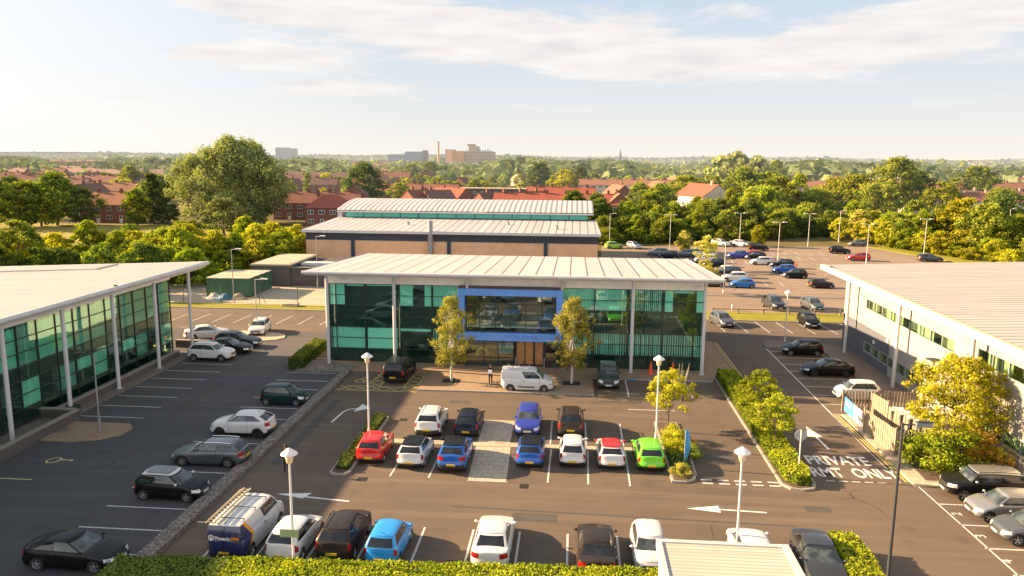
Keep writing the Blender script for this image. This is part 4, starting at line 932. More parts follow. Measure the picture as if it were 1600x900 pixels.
def car_meshes(k, detail=True):
    L, W, H, R, zb, hn, hc, hbr, ht, xa, xb, xc, xd, wf, wr = K[k]; Lh = L/2; van = k in VAN
    boxy = k in ('jeep', 'bigsuv')+VAN
    zt_pts = [(Lh, hn-.08), (Lh-.14, hn), (xa+.05, hc-.005), (xa-.4, lerp(hc, hbr, .12)), (xd, hbr), (min(xd-.1, -Lh+.12), ht), (-Lh, ht-.05)]
    zt = lambda x: spl(zt_pts, x)
    RA = R*1.15
    xs = set()
    e = .62
    n = -Lh+e
    while n < Lh-e: xs.add(round(n, 3)); n += .17
    for ax in (wf, wr):
        for j in range(0, 13): xs.add(round(ax+RA*math.cos(PI*j/12), 3))
    doors = [(xa-.42), lerp(xa-.42, xd, .47)]+([] if (k in ('mini', 'cooper') or van) else [wr+RA*.55+.1])
    for d_ in doors: xs.add(round(d_-.008, 3)); xs.add(round(d_+.008, 3))
    xs = sorted(x for x in xs if -Lh+e-.001 <= x <= Lh-e+.001)
    xs2 = [xs[0]]
    for x in xs[1:]:
        if x-xs2[-1] > .012: xs2.append(x)
    xs = xs2
    yc = [0, .18, .36, .52, .66, .78]
    half = []                                   # from rear centre to front centre: (xend flag, u)
    def endpt(th, n_=3.4): return (e*(math.cos(th)**(2/n_)), math.sin(th)**(2/n_))
    ths = [R_(a) for a in (0, 4, 12, 22, 34, 46, 58, 70, 80)]
    for th in ths: ex, ey = endpt(th); half.append((-1, ex, ey))
    for x in xs: half.append((0, x, 1))
    for th in ths[::-1]: ex, ey = endpt(th); half.append((1, ex, ey))
    SL = [0, .06, .16, .28, .40, .52, .64, .75, .85, .93, 1.0]
    def point(hp, s):
        flag, a, b = hp
        wv = W/2*pl([(0, .93), (.10, .975), (.35, 1.0), (.7, .99), (.88, .965), (1, .915)], s)
        fr = pl([(0, .10), (.16, .01), (.35, 0), (.6, .03), (.85, .09), (1, .20)], s) if not boxy else pl([(0, .08), (.16, 0), (.5, .01), (.9, .04), (1, .12)], s)
        re = pl([(0, .09), (.18, .0), (.42, 0), (.6, .07), (1, .12)], s) if not boxy else pl([(0, .05), (.2, 0), (1, .04)], s)
        if flag == 0: x, y = a, wv
        elif flag == 1: x = (Lh-e)+a*(e-fr)/e; y = wv*b
        else: x = -(Lh-e)-a*(e-re)/e; y = wv*b
        # slight plan taper towards the ends
        y *= 1-.05*max(0, (abs(x)-.5*Lh)/(Lh*.5))**2*(1.6 if x > 0 else 1)
        z0, z1 = zb+(.06 if abs(x) > Lh-.35 else 0), zt(x); z = z0+s*(z1-z0)
        for ax in (wf, wr):
            d_ = abs(x-ax)
            if d_ < RA and abs(y) > .6*W/2:
                az_ = R+math.sqrt(RA*RA-d_*d_)
                if az_ > z: z = az_+.002*s
                elif z < az_+.10: y += .012
        return (x, y, z)
    m = MB(); nH = len(half); rowsI = []
    for s in SL:
        r = []
        for sg in (1, -1):
            rr_ = []
            for i, hp in enumerate(half): x, y, z = point(hp, s); m.v.append((x, sg*y, z)); rr_.append(len(m.v)-1)
            r.append(rr_)
        rowsI.append(r)
    def add(q, mi): m.f.append(q); m.mi.append(mi)
    clad = k in ('suv', 'coupe', 'jeep')
    fcs = []                                    # remember side faces for the lamp and trim patches
    for si in range(len(SL)-1):
        for sg in (0, 1):
            a, b = rowsI[si][sg], rowsI[si+1][sg]
            for i in range(nH-1):
                mid = (half[i], half[i+1]); mi = 0
                if half[i][0] == 0 and half[i+1][0] == 0:
                    xx = (half[i][1]+half[i+1][1])/2
                    if any(abs(xx-d_) < .009 for d_ in doors) and SL[si] > .09 and abs(half[i][1]-half[i+1][1]) < .03: mi = 1
                if clad and SL[si] < .15: mi = 1
                if SL[si] < .05 and not clad: mi = 1 if half[i][0] != 0 else 0
                q = (a[i], b[i], b[i+1], a[i+1]) if sg == 0 else (a[i+1], b[i+1], b[i], a[i])
                add(q, mi)
                if si >= 1: fcs.append((q, sg, half[i], half[i+1], SL[si], SL[si+1]))
    # close top and bottom by strips across
    C = [1, .93, .75, .5, .2, -.2, -.5, -.75, -.93, -1]
    for lvl, mi, crown in ((-1, 0, .045), (0, 1, 0)):
        ra, rbk = rowsI[lvl][0], rowsI[lvl][1]; grid = []
        for i in range(nH):
            p = m.v[ra[i]]; line = [ra[i]]
            for c in C[1:-1]:
                cz = crown*(1-c*c)*min(1, abs(p[1])/(W*.4))
                m.v.append((p[0], p[1]*c, p[2]+cz)); line.append(len(m.v)-1)
            line.append(rbk[i]); grid.append(line)
        for i in range(nH-1):
            for j in range(len(C)-1):
                q = (grid[i][j], grid[i+1][j], grid[i+1][j+1], grid[i][j+1]); add(q if lvl == 0 else q[::-1], mi)
    # ---- cabin
    levels = [0, .12, .45, .80, .90, 1.0]
    wb, wt = W/2*.895, W/2*(.70 if not boxy else .80 if not van else .80)
    bow = .16 if not boxy else .09
    if van: xrl = lambda t: lerp(xd, xc, t)
    def ring(t):
        xf = lerp(xa, xb, t)+(.05*math.sin(PI*t)); xr_ = lerp(xd, xc, t)-(.06*math.sin(PI*t)); hw = lerp(wb, wt, t**1.35 if not boxy else t**1.8)
        pts = []
        for yf in (0, .3, .6, .84, .95): pts.append((xr_+(bow*.6)*yf**3*1.0, hw*yf, 'R'))
        cp = {'hatch': .20, 'mini': .22, 'cooper': .10, 'suv': .16, 'coupe': .30, 'bigsuv': .10, 'jeep': .14, 'saloon': .16, 'estate': .12, 'crew': .24, 'mpv': .12, 'berlingo': .1, 'vivaro': .1}[k]
        x0 = xr_+bow*.6+.02; x1 = xf-bow-.10
        cf = (cp)/(max(.3, x1-x0)) if t < .5 or True else .1
        fr = [0, cf, lerp(cf, .5, .5), .485 if not van else .60, .505 if not van else .63, .75, .975, 1.0]
        for f_ in fr: 
            x = lerp(x0, x1, f_); pts.append((x, hw*(1-.035*(2*f_-1)**2) if f_ not in (0,) else hw*.985, 'S'))
        for yf in (.945, .80, .5, .25, 0): pts.append((xf-bow*yf**2.2, hw*yf, 'F'))
        return pts
    # segment types between consecutive ring points
    nR = 5; seg = ['rear']*3+['paint']+['paint']+['paint', 'sideR', 'sideR', 'pillar', 'sideF', 'sideF', 'pillarA']+['paint']+['front']*4
    zr = lambda x: H-.05-.045*((x-(xb+xc)/2)/((xb-xc)/2))**2*(1 if not van else .5)
    parts = {q: MB() for q in ('rear', 'sideR0', 'sideF0', 'sideR1', 'sideF1', 'front')}
    prev = None
    for t in levels:
        rg = ring(t); cur = []
        for sg in (1, -1):
            c_ = []
            for (x, y, _) in rg:
                zbelt = zt(x)-.03 if abs(x) < Lh else ht
                z = lerp(zbelt, zr(x), t); c_.append((x, sg*y, z))
            cur.append(c_)
        if prev:
            for sg in (0, 1):
                for i in range(len(seg)):
                    a, b, c, d = prev[sg][i], prev[sg][i+1], cur[sg][i+1], cur[sg][i]
                    if sg == 0: a, b, c, d = b, a, d, c
                    ty = seg[i]; gl = t <= .901 and prevt >= .119
                    if van and ty in ('sideR',): ty = 'paint'
                    if van and ty == 'rear': ty = 'paint' if k == 'vivaro' else 'paint'
                    if ty == 'front' and t <= .95: parts['front'].quad(a, b, c, d)
                    elif ty == 'rear' and t <= .95 and (prevt > .1): parts['rear'].quad(a, b, c, d)
                    elif ty in ('sideR', 'sideF') and gl: parts[ty+str(sg)].quad(a, b, c, d)
                    elif ty in ('pillar', 'pillarA') and gl: m.quad(a, b, c, d, 1)
                    else: m.quad(a, b, c, d, 0)
        prev = cur; prevt = t
    # roof
    rf = MB(); C2 = [1, .94, .80, .5, .17, -.17, -.5, -.8, -.94, -1]; grid = []
    for i, (a, b) in enumerate(zip(prev[0], prev[1])): grid.append([(a[0], a[1]*c, a[2]+(.055*(1-c**4))*min(1, abs(a[1])/(wt*.8))) for c in C2])
    for i in range(len(grid)-1):
        for j in range(len(C2)-1): rf.quad(grid[i][j], grid[i][j+1], grid[i+1][j+1], grid[i+1][j])
    # lamp patches cut from the body skin and set 5 mm proud
    def patch(pred, off=.006):
        p = MB()
        for (q, sg, h0, h1, s0, s1) in fcs:
            vs = [Vector(m.v[i]) for i in q]; c = sum(vs, Vector())/4
            if pred(c, h0, h1, s0, s1):
                nn = (vs[1]-vs[0]).cross(vs[3]-vs[0])
                if nn.length < 1e-9: nn = (vs[2]-vs[1]).cross(vs[0]-vs[1])
                if nn.length < 1e-9: continue
                nn.normalize()
                if nn.dot(Vector((c.x*.6, c.y*1.5, .1))) < 0: nn = -nn
                p.quad(*[v+nn*off for v in vs])
        return p
    out = {}
    if k == 'vivaro' or k == 'berlingo':
        out['tail_light'] = [patch(lambda c, a, b, s0, s1, q=q: c.x < -Lh+.22 and c.y*q > W*.43 and .5 < s0 < .99) for q in (1, -1)]
    elif k in ('hatch', 'mini', 'suv', 'mpv', 'cooper', 'jeep', 'bigsuv'):
        out['tail_light'] = [patch(lambda c, a, b, s0, s1, q=q: c.x < -Lh+.30 and c.y*q > W*.37 and .50 < s0 < .86) for q in (1, -1)]
    else:
        out['tail_light'] = [patch(lambda c, a, b, s0, s1, q=q: c.x < -Lh+.36 and c.y*q > W*.25 and .62 < s0 < .86) for q in (1, -1)]
    hl0 = .60 if k not in ('saloon', 'estate', 'crew') else .62
    out['headlight'] = [patch(lambda c, a, b, s0, s1, q=q: c.x > Lh-.50 and W*.25 < c.y*q and hl0 < s0 < .92) for q in (1, -1)]
    out['grille'] = [patch(lambda c, a, b, s0, s1: c.x > Lh-.40 and abs(c.y) < W*.24 and .50 < s0 < .8)]
    out['air_intake'] = [patch(lambda c, a, b, s0, s1: c.x > Lh-.40 and abs(c.y) < W*.34 and .05 < s0 < .30)]
    out['rear_bumper'] = [patch(lambda c, a, b, s0, s1: c.x < -Lh+.35 and abs(c.y) < W*.42 and .05 < s0 < (.2 if k not in ('suv', 'coupe', 'jeep') else .3))]
    ms = {'body': (m, W)}
    return m, rf, parts, out
def wheel_mesh(R):
    ty = MB().lathe([(R*.70, -.10), (R*.93, -.105), (R, -.07), (R, .07), (R*.93, .105), (R*.70, .10)], 24, axis='y')
    rm = MB().lathe([(R*.70, .07), (R*.66, .085), (R*.60, .05), (R*.58, -.02)], 20, axis='y')
    for k in range(5):
        a = 2*PI*k/5+.3; c, s = math.cos(a), math.sin(a); wd = R*.11
        p = [(c*R*.10-s*wd, .07, s*R*.10+c*wd), (c*R*.62-s*wd*.8, .075, s*R*.62+c*wd*.8), (c*R*.62+s*wd*.8, .075, s*R*.62-c*wd*.8), (c*R*.10+s*wd, .07, s*R*.10-c*wd)]
        rm.poly(p); rm.poly([(x, y-.03, z) for x, y, z in p][::-1])
    rm.lathe([(0.001, .085), (R*.16, .08), (R*.18, .03)], 12, axis='y')
    hub = MB().lathe([(0.001, .0), (R*.69, .0), (R*.69, -.09), (0.001, -.09)], 20, axis='y')
    return ty, rm, hub
PROTO = {}
def make_kind(k, simple=False):
    key = (k, simple)
    if key in PROTO: return PROTO[key]
    L, W, H, R, zb, hn, hc, hbr, ht, xa, xb, xc, xd, wf, wr = K[k]; Lh = L/2
    m, rf, parts, ex = car_meshes(k)
    P = []                               # (name, mesh, children, location, rotation, slotkind)
    P.append(('body', m.mesh('body', [PAINT['white'], M['trim']], 42), [], None, 'paint'))
    P.append(('roof', rf.mesh('roof', [PAINT['white']], 42), [], None, 'roof'))
    for nme, key2, mt in (('windscreen', 'front', 'cglass'), ('rear_window', 'rear', 'cglass_rear'), ('side_window', 'sideF0', 'cglass'), ('side_window', 'sideF1', 'cglass'), ('side_window', 'sideR0', 'cglass_rear'), ('side_window', 'sideR1', 'cglass_rear')):
        if parts[key2].f: P.append((nme, parts[key2].mesh(nme, [M[mt]], 60), [], None, None))
    for nme, lst in ex.items():
        mt = {'tail_light': 'tail', 'headlight': 'lens', 'grille': 'trim', 'air_intake': 'trim', 'rear_bumper': 'trim'}[nme]
        if simple and nme in ('air_intake', 'rear_bumper', 'grille'): continue
        for p in lst:
            if p.f: P.append((nme, p.mesh(nme, [M[mt]], 50), [], None, None))
    # plates
    pz = {'vivaro': .62, 'berlingo': .60}.get(k, .50 if k in ('hatch', 'mini', 'saloon', 'cooper') else .62)
    P.append(('number_plate', MB().box(-Lh-.022, -Lh+.03, -.26, .26, pz-.055, pz+.06).mesh('number_plate', [M['plate_y']]), [], None, None))
    P.append(('number_plate', MB().box(Lh-.05, Lh+.012, -.26, .26, .40, .51).mesh('number_plate', [M['plate_w']]), [], None, None))
    if not simple:
        for s in (1, -1):
            mm = MB(); c = Vector((xa-.30, s*(W/2+.05), hc+.10)); prof = []
            for a in range(5):
                t = a/4; rr_ = math.sin(max(.15, t*PI*.93+.1)); prof.append((t*.16-.08, rr_))
            for a in range(len(prof)-1):
                for b in range(8):
                    A = [c+Vector((prof[a][0], .11*prof[a][1]*math.cos(2*PI*b/8), .075*prof[a][1]*math.sin(2*PI*b/8))), c+Vector((prof[a][0], .11*prof[a][1]*math.cos(2*PI*(b+1)/8), .075*prof[a][1]*math.sin(2*PI*(b+1)/8))),
                         c+Vector((prof[a+1][0], .11*prof[a+1][1]*math.cos(2*PI*(b+1)/8), .075*prof[a+1][1]*math.sin(2*PI*(b+1)/8))), c+Vector((prof[a+1][0], .11*prof[a+1][1]*math.cos(2*PI*b/8), .075*prof[a+1][1]*math.sin(2*PI*b/8)))]
                    mm.quad(*A)
            mm.box(c.x-.03, c.x+.03, min(s*(W/2-.08), s*(W/2+.02)), max(s*(W/2-.08), s*(W/2+.02)), hc+.05, hc+.09)
            P.append(('wing_mirror', mm.mesh('wing_mirror', [PAINT['white']], 60), [], None, 'paint'))
        # door handles and wiper
        hd = MB(); xdr = [lerp(xa-.42, xd, .40)]+([] if k in ('mini', 'cooper')+VAN else [lerp(xa-.42, xd, .80)])
        for x in xdr:
            for s in (1, -1):
                h = MB(); y = s*(W/2-.012); h.box(x-.09, x+.09, min(y, y+s*.035), max(y, y+s*.035), hc-.16, hc-.125); P.append(('door_handle', h.mesh('door_handle', [M['trim'] if k in VAN else M['chrome'] if k in ('mini', 'saloon') else PAINT['white']]), [], None, 'paint' if k not in VAN+('mini', 'saloon') else None))
        P.append(('aerial', MB().poly and MB().tube((xc+.25, 0, H-.02), (xc+.08, 0, H+.07), .018, .008, 6).mesh('aerial', [M['trim']]), [], None, None))
        if k in ('suv', 'jeep', 'estate', 'bigsuv', 'mpv'):
            for s in (1, -1):
                r_ = MB(); y = s*(W/2*.70 if k not in ('jeep', 'bigsuv') else W/2*.78)*.93
                n = 6; xs_ = [lerp(xc+.15, xb-.15, i/n) for i in range(n+1)]; zf = lambda x: H-.045*((x-(xb+xc)/2)/((xb-xc)/2))**2
                for a, b in zip(xs_, xs_[1:]): r_.tube((a, y, zf(a)+.045), (b, y, zf(b)+.045), .020, n=6)
                for a in (xs_[0], xs_[-1]): r_.tube((a, y, zf(a)-.04), (a, y, zf(a)+.05), .022, n=6)
                P.append(('roof_rail', r_.mesh('roof_rail', [M['chrome'] if k != 'jeep' else M['trim']], 50), [], None, 'rail'))
    ty, rm, hub = wheel_mesh(R); tym, rmm, hbm = ty.mesh('tyre', [M['tyre']], 50), rm.mesh('rim', [M['rim']], 40), hub.mesh('wheel', [M['rim_dark']], 40)
    for ax in (wf, wr):
        for s in (1, -1):
            P.append(('wheel', hbm, [('tyre', tym, None), ('rim', rmm, 'rim')], ((ax, s*(W/2-.125), R), 0 if s > 0 else PI), None))
    PROTO[key] = P; return P
def car(k, paint, x, y, deg, label, group, roof=None, rim=None, cat='car', simple=False, rail=None, z=0, name='parked_car'):
    P = make_kind(k, simple); root = thing(name, label, cat, (x, y, z), R_(deg), group)
    for nme, me, ch, tf, slot in P:
        o = link(nme, me, root)
        if tf: o.location = tf[0]; o.rotation_euler = (0, 0, tf[1])
        if slot in ('paint', 'roof'):
            mt = PAINT[paint] if slot == 'paint' or roof is None else (PAINT[roof] if roof in PAINT else M[roof])
            if nme == 'wing_mirror' and roof and roof != 'cglass_rear': mt = PAINT[roof] if roof in PAINT else mt
            o.material_slots[0].link = 'OBJECT'; o.material_slots[0].material = mt
        if slot == 'rail' and rail: o.material_slots[0].link = 'OBJECT'; o.material_slots[0].material = M[rail]
        for n2, me2, s2 in ch:
            c = link(n2, me2, o)
            if s2 == 'rim' and rim: c.material_slots[0].link = 'OBJECT'; c.material_slots[0].material = M[rim]
    return root
g1, g2, g3 = 'cars parked in the two rows facing the entrance', 'cars parked along the front hedge', 'cars parked in the left car park'
car('hatch', 'red', -12.5, 46.4, 91, 'red hatchback beside the narrow green island', g1)
car('hatch', 'white', -9.75, 45.9, 89.5, 'white hatchback with black roof between the red and the blue cars', g1, roof='black')
car('coupe', 'blue', -7.15, 45.7, 90.5, 'blue crossover with black roof, in front of the dark saloon', g1, roof='black', rim='rim_dark')
car('hatch', 'blue', -2.45, 46.7, 90, 'blue hatchback with black roof right of the slabbed crossing', g1, roof='black')
car('mini', 'white', .2, 46.9, 90, 'small white hatchback with big red lamps beside the red roofed car', g1)
car('cooper', 'white', 2.6, 46.9, 91, 'white car with bright red roof', g1, roof='red')
car('hatch', 'green', 5.0, 46.9, 91, 'bright green hatchback beside the right island', g1)
car('suv', 'white', -9.75, 51.5, 90.5, 'white crossover in the back row behind the black roofed white car', g1)
car('hatch', 'navy', -7.1, 51.6, 90, 'dark navy hatchback in the back row with red tail lamps', g1)
car('hatch', 'violet', -2.95, 52.2, -89, 'blue hatchback facing the camera, nose to tail with another blue car', g1)
car('suv', 'brown', .05, 52.4, 90, 'dark brown crossover with pale roof rails in the back row', g1)
car('bigsuv', 'black', -14.9, 63.9, 88, 'large black 4x4 parked on the yellow hatched bays', 'cars parked against the forecourt', rim='rim_dark', rail='trim')
car('suv', 'dkgrey', 3.15, 63.9, -91, 'dark grey car facing the camera at the right end of the forecourt', 'cars parked against the forecourt')
car('vivaro', 'livery', -15.95, 34.75, 88, 'white van with navy and orange rear, ladder on its roof', g2, cat='van', name='parked_van')
car('hatch', 'white', -13.35, 34.3, 88, 'white hatchback between the liveried van and the dark crossover', g2)
car('suv', 'brown', -11.0, 34.7, 90, 'dark brown crossover left of the light blue hatchback', g2, rail='trim')
car('mini', 'skyblue', -8.65, 34.25, 88, 'light blue small hatchback by the front hedge', g2)
car('saloon', 'white', -3.6, 34.9, 90, 'long white saloon alone between empty bays', g2)
car('saloon', 'brown', 1.35, 34.5, 90, 'black brown saloon with red tail lamps right of two empty bays', g2)
car('mini', 'white', 3.9, 34.6, -90, 'white small car facing the camera beside the ribbed shelter roof', g2)
car('hatch', 'white', 8.75, 35.0, 90, 'white car half hidden behind the shelter roof', g2, roof='white')
car('saloon', 'dkgrey', 11.7, 34.3, -93, 'dark grey saloon facing the camera beside the square cut hedge', g2)
car('jeep', 'black', 23.6, 43.6, 179, 'black boxy 4x4 with tan dusty roof by the yellow bush', 'cars in the numbered bays', roof='silver')
car('hatch', 'silver', 23.6, 41.0, 180, 'silver white hatchback in the second numbered bay', 'cars in the numbered bays')
car('hatch', 'grey', 23.7, 38.5, 180, 'grey hatchback at the right edge of the photo', 'cars in the numbered bays')
car('crew', 'black', -23.0, 31.75, 0, 'black hatchback with chrome window line, nearest in the left car park', g3)
FI = car('hatch', 'black', -22.3, 39.2, -2, 'black small car with white roof band and round lamps', g3, roof='white')
sr = MB(); sr.quad((-1.25, -.48, 1.545), (.15, -.50, 1.545), (.15, .50, 1.545), (-1.25, .48, 1.545)); sr.build('sunroof', M['cglass_rear'], FI)
car('estate', 'grey', -22.4, 44.1, 180, 'grey estate car with its tail to the pebble wall', g3)
car('coupe', 'white', -22.5, 49.1, 180, 'white crossover parked tail to the pebble wall', g3, rim='rim_dark')
car('mini', 'dkgreen', -22.2, 55.9, 0, 'tiny dark green car at the far end of the pebble wall', g3)
car('suv', 'white', -33.8, 67.8, 0, 'white crossover nearest the left glass building', g3, roof='white')
car('saloon', 'black', -33.4, 70.4, 0, 'black saloon between the white crossover and the dark blue estate', g3, rim='rim_dark')
car('estate', 'navy', -33.6, 73.0, 0, 'dark blue estate beyond the black saloon', g3)
car('saloon', 'white', -38.2, 76.0, 30, 'white saloon behind the last white post of the left building', g3)
car('hatch', 'white', -33.8, 79.0, -80, 'white hatchback facing the camera by the paved island', g3)
g4 = 'cars in the bays beside the pale right building'
car('hatch', 'black', 22.7, 76.0, 180, 'black small hatchback, farthest in the bays beside the pale building', g4)
car('crew', 'black', 22.9, 68.8, 181, 'black family hatchback, middle of the bays beside the pale building', g4, rim='rim_dark')
car('mini', 'white', 23.0, 61.8, 180, 'white small car beside the timber bin enclosure', g4)
g5 = 'cars facing the camera north of the offices'
car('hatch', 'grey', 17.3, 88.9, -75, 'grey hatchback facing the camera just right of the main office', g5)
car('hatch', 'black', 27.3, 89.6, -88, 'black hatchback facing the camera in front of the grass verge', g5)
car('suv', 'dkgrey', 25.9, 100.0, -80, 'dark grey car on the road side behind the verge, left one', g5)
car('hatch', 'grey', 30.8, 100.0, -80, 'grey car on the road side behind the verge, right one', g5)
g6 = 'cars in the sunlit back car park'
B = [('hatch', 'lime', 8.5, 164.4, 20, 'lime green car alone at the far left of the back car park'), ('hatch', 'silver', 12.8, 165.0, -60, 'silver car next to the lime green one'),
 ('suv', 'slate', 16.6, 152.5, 170, 'slate grey crossover left end of the cluster'), ('hatch', 'navy', 18.4, 149.5, 165, 'dark navy hatchback in front of the slate crossover'), ('hatch', 'slate', 21.8, 152.2, 170, 'pale slate car half hidden in the cluster'),
 ('hatch', 'white', 23.9, 154.2, 170, 'white car at the back of the cluster'), ('suv', 'white', 25.6, 150.6, 175, 'white crossover in the middle of the cluster'), ('suv', 'white', 24.4, 143.8, 175, 'white car with dark windows nearest the cluster front'), ('hatch', 'navy', 25.0, 138.6, 180, 'dark car just above the office roof edge'),
 ('hatch', 'white', 25.0, 129.5, 180, 'white car seen over the roof corner'), ('bigsuv', 'navy', 24.9, 126.2, 178, 'large dark blue 4x4 left of the empty bays'), ('suv', 'white', 25.3, 121.8, 176, 'white crossover behind the bright blue car'), ('cooper', 'bluebright', 25.3, 116.2, 178, 'bright blue three door car nearest the road'), ('hatch', 'dkgrey', 20.9, 116.8, 175, 'dark silver car behind the office corner'),
 ('suv', 'white', 32.3, 172.3, -45, 'white car facing the camera below the hedge, left one'), ('hatch', 'white', 36.8, 172.3, -35, 'white car below the hedge, right one'), ('jeep', 'black', 38.8, 164.8, 0, 'black pickup like 4x4 with soft top'),
 ('hatch', 'violet', 31.8, 151.6, 178, 'violet blue car in the trio'), ('hatch', 'red', 34.6, 152.6, 178, 'dark red roofed car in the trio'), ('hatch', 'black', 34.9, 150.0, 178, 'black car in front of the red roofed one'), ('hatch', 'white', 34.2, 142.6, 180, 'white hatchback ahead of three dark cars'),
 ('suv', 'black', 36.9, 138.6, 178, 'black crossover, farthest of the row of dark cars'), ('hatch', 'blue', 35.6, 132.4, 178, 'royal blue hatchback between two black cars'), ('hatch', 'black', 35.9, 126.9, 178, 'black hatchback in front of the royal blue one'), ('cooper', 'brown', 37.2, 117.5, 2, 'dark brown car apart, right of the row'),
 ('suv', 'black', 54.5, 162.0, 0, 'black crossover alone in the open part of the back car park'), ('suv', 'red', 54.4, 151.0, 178, 'red car alone in the open part of the back car park'), ('hatch', 'grey', 63.4, 177.2, 178, 'grey car against the far trees'), ('estate', 'dkgrey', 68.0, 152.0, 2, 'dark grey estate at the grassy right edge')]
for k, p, x, y, a, l in B: car(k, p, x, y, a, l, g6, simple=True)
PC = {o.get('label'): o for o in bpy.data.objects if o.get('category') in ('car', 'van')}
# the jeep's dusty roof, the van's lettering and the white van on the forecourt
VN = PC['white van with navy and orange rear, ladder on its roof']
Lh = K['vivaro'][0]/2
m = MB().lathe([(.115, 0), (.16, 0)], 20, axis='y'); 
lg = MB()
for k in range(24):
    a0, a1 = 2*PI*k/24, 2*PI*(k+1)/24
    lg.quad((-Lh-.012, .58+.15*math.cos(a0), 1.36+.15*math.sin(a0)), (-Lh-.012, .58+.15*math.cos(a1), 1.36+.15*math.sin(a1)), (-Lh-.012, .58+.10*math.cos(a1), 1.36+.10*math.sin(a1)), (-Lh-.012, .58+.10*math.cos(a0), 1.36+.10*math.sin(a0)))
lg.poly([(-Lh-.013, .58+dx, 1.36+dz) for dx, dz in ((-.07, -.12), (.07, -.12), (.05, .02), (0, .08), (-.05, .02))])
lg.build('round_emblem', M['white_upvc'], VN)
rotv = Matrix(((0, 0, -1), (-1, 0, 0), (0, 1, 0))).to_quaternion()
text('lettering', 'Phoenix', .235, (-Lh-.012, .02, 1.35), rotv, M['white_upvc'], VN, bold=.006)
text('lettering', 'FMS', .235, (-Lh-.012, -.60, 1.35), rotv, M['amber'], VN, bold=.006)
MB().box(-Lh-.01, -Lh+.02, -.01, .01, .45, 1.85).build('door_seam', M['trim'], VN)
def roof_bars(root, W, H, xs, mat):
    for x in xs:
        m = MB(); m.tube((x, -W*.40, H+.10), (x, W*.40, H+.10), .022, n=6); m.tube((x, -W*.38, H-.1), (x, -W*.38, H+.12), .02, n=6); m.tube((x, W*.38, H-.1), (x, W*.38, H+.12), .02, n=6)
        m.build('roof_bar', mat, root)
roof_bars(VN, 1.96, 1.97, (-1.9, -.7, .5), M['dark_metal'])
def ladder(label, loc, rz, L, w_=.36):
    r = thing('ladder', label, 'ladder', loc, rz)
    for s in (1, -1): MB().box(-L/2, L/2, s*w_/2-.02, s*w_/2+.02, 0, .07).build('rail', M['container_top'], r)
    m = MB(); k = -L/2+.15
    while k < L/2: m.tube((k, -w_/2, .035), (k, w_/2, .035), .016, n=6); k += .28
    m.build('rungs', M['container_top'], r); return r
vx, vy = -15.95, 34.75; c, s = math.cos(R_(88)), math.sin(R_(88))
def onvan(x, y, z): return (vx+x*c-y*s, vy+x*s+y*c, z)
ladder('long aluminium ladder lying lowest on the van roof', onvan(-.75, .55, 2.10), R_(88), 3.9)
ladder('shorter wooden coloured ladder on top of the other on the van roof', onvan(-.9, .50, 2.18), R_(88.8), 3.4)
m = MB().tube((-.5, 0, 0), (.5, 0, 0), .02, n=6); o = m.build('roof_tube', M['steel']); o.location = onvan(-2.45, .75, 2.05); o.rotation_euler = (0, 0, 0); tag(o, 'thin metal pole sticking out left at the back of the van roof', 'pole')
WV = car('berlingo', 'white', -3.6, 61.5, 1, 'white panel van standing across the forecourt before the entrance', 'vans', cat='van', name='parked_van')
WV['group'] = ''; del WV['group']
m = MB(); m.box(-.75, .62, -.936, -.922, .42, .52); m.box(-.75, .62, .922, .936, .42, .52); m.build('side_moulding', M['trim'], WV)
for x in (-1.6, -.75, .1):
    m = MB()
    for k in range(8):
        t0, t1 = PI*k/8, PI*(k+1)/8; m.tube((x, -.72*math.cos(t0), 1.84+.14*math.sin(t0)**.5), (x, -.72*math.cos(t1), 1.84+.14*math.sin(t1)**.5), .022, n=6)
    m.build('roof_bar', M['white_metal'], WV)
#==PART4==
# ================================================================== STREET FURNITURE
def mushroom_lamp(x, y, h, label, z0=0, group='white mushroom lamps of the main car park'):
    r = thing('street_lamp', label, 'street lamp', (x, y, z0), 0, group)
    m = MB(); m.tube((0, 0, 0), (0, 0, .9), .095, .09, 12); m.tube((0, 0, .9), (0, 0, h-.75), .062, .05, 12); m.lathe([(.16, 0), (.16, .03), (0, .04)], 10); m.build('pole', M['lamp_white'], r, 40)
    MB().lathe([(0.001, h-.74), (.12, h-.72), (.155, h-.60), (.165, h-.36), (.0, h-.34)], 18).build('diffuser', M['lamp_glass'], r, 40)
    MB().lathe([(.18, h-.50), (.18, h-.47), (.165, h-.47), (.165, h-.50)], 16).build('band', M['lamp_shade'], r, 40)
    MB().lathe([(0.001, h-.02), (.08, h-.05), (.24, h-.17), (.36, h-.27), (.375, h-.31), (.33, h-.33), (0.001, h-.30)], 22).build('lamp_shade', M['lamp_shade'], r, 50)
    return r
mushroom_lamp(-13.5, 48.5, 6.2, 'mushroom lamp standing in the left green island')
L2 = mushroom_lamp(-12.45, 31.6, 6.2, 'mushroom lamp in the front hedge with a small sign plate on its pole')
MB().box(-.55, .32, -.10, -.07, 1.95, 2.32).build('sign_plate', pbr('pale_green_plate', (.26, .33, .17), .5), L2)
mushroom_lamp(5.75, 49.6, 6.3, 'mushroom lamp in the right island behind the green car')
mushroom_lamp(8.0, 34.6, 5.9, 'mushroom lamp rising behind the shelter roof')
mushroom_lamp(22.4, 81.0, 5.6, 'mushroom lamp on the kerb corner beside the pale building', group='white mushroom lamps of the main car park')
r = thing('street_lamp', 'flat disc lamp before the pale right wall, above the bin enclosure', 'street lamp', (26.0, 56.0, 0))
m = MB(); m.tube((0, 0, 0), (0, 0, 4.4), .06, .05, 10); m.build('pole', M['lamp_white'], r, 40)
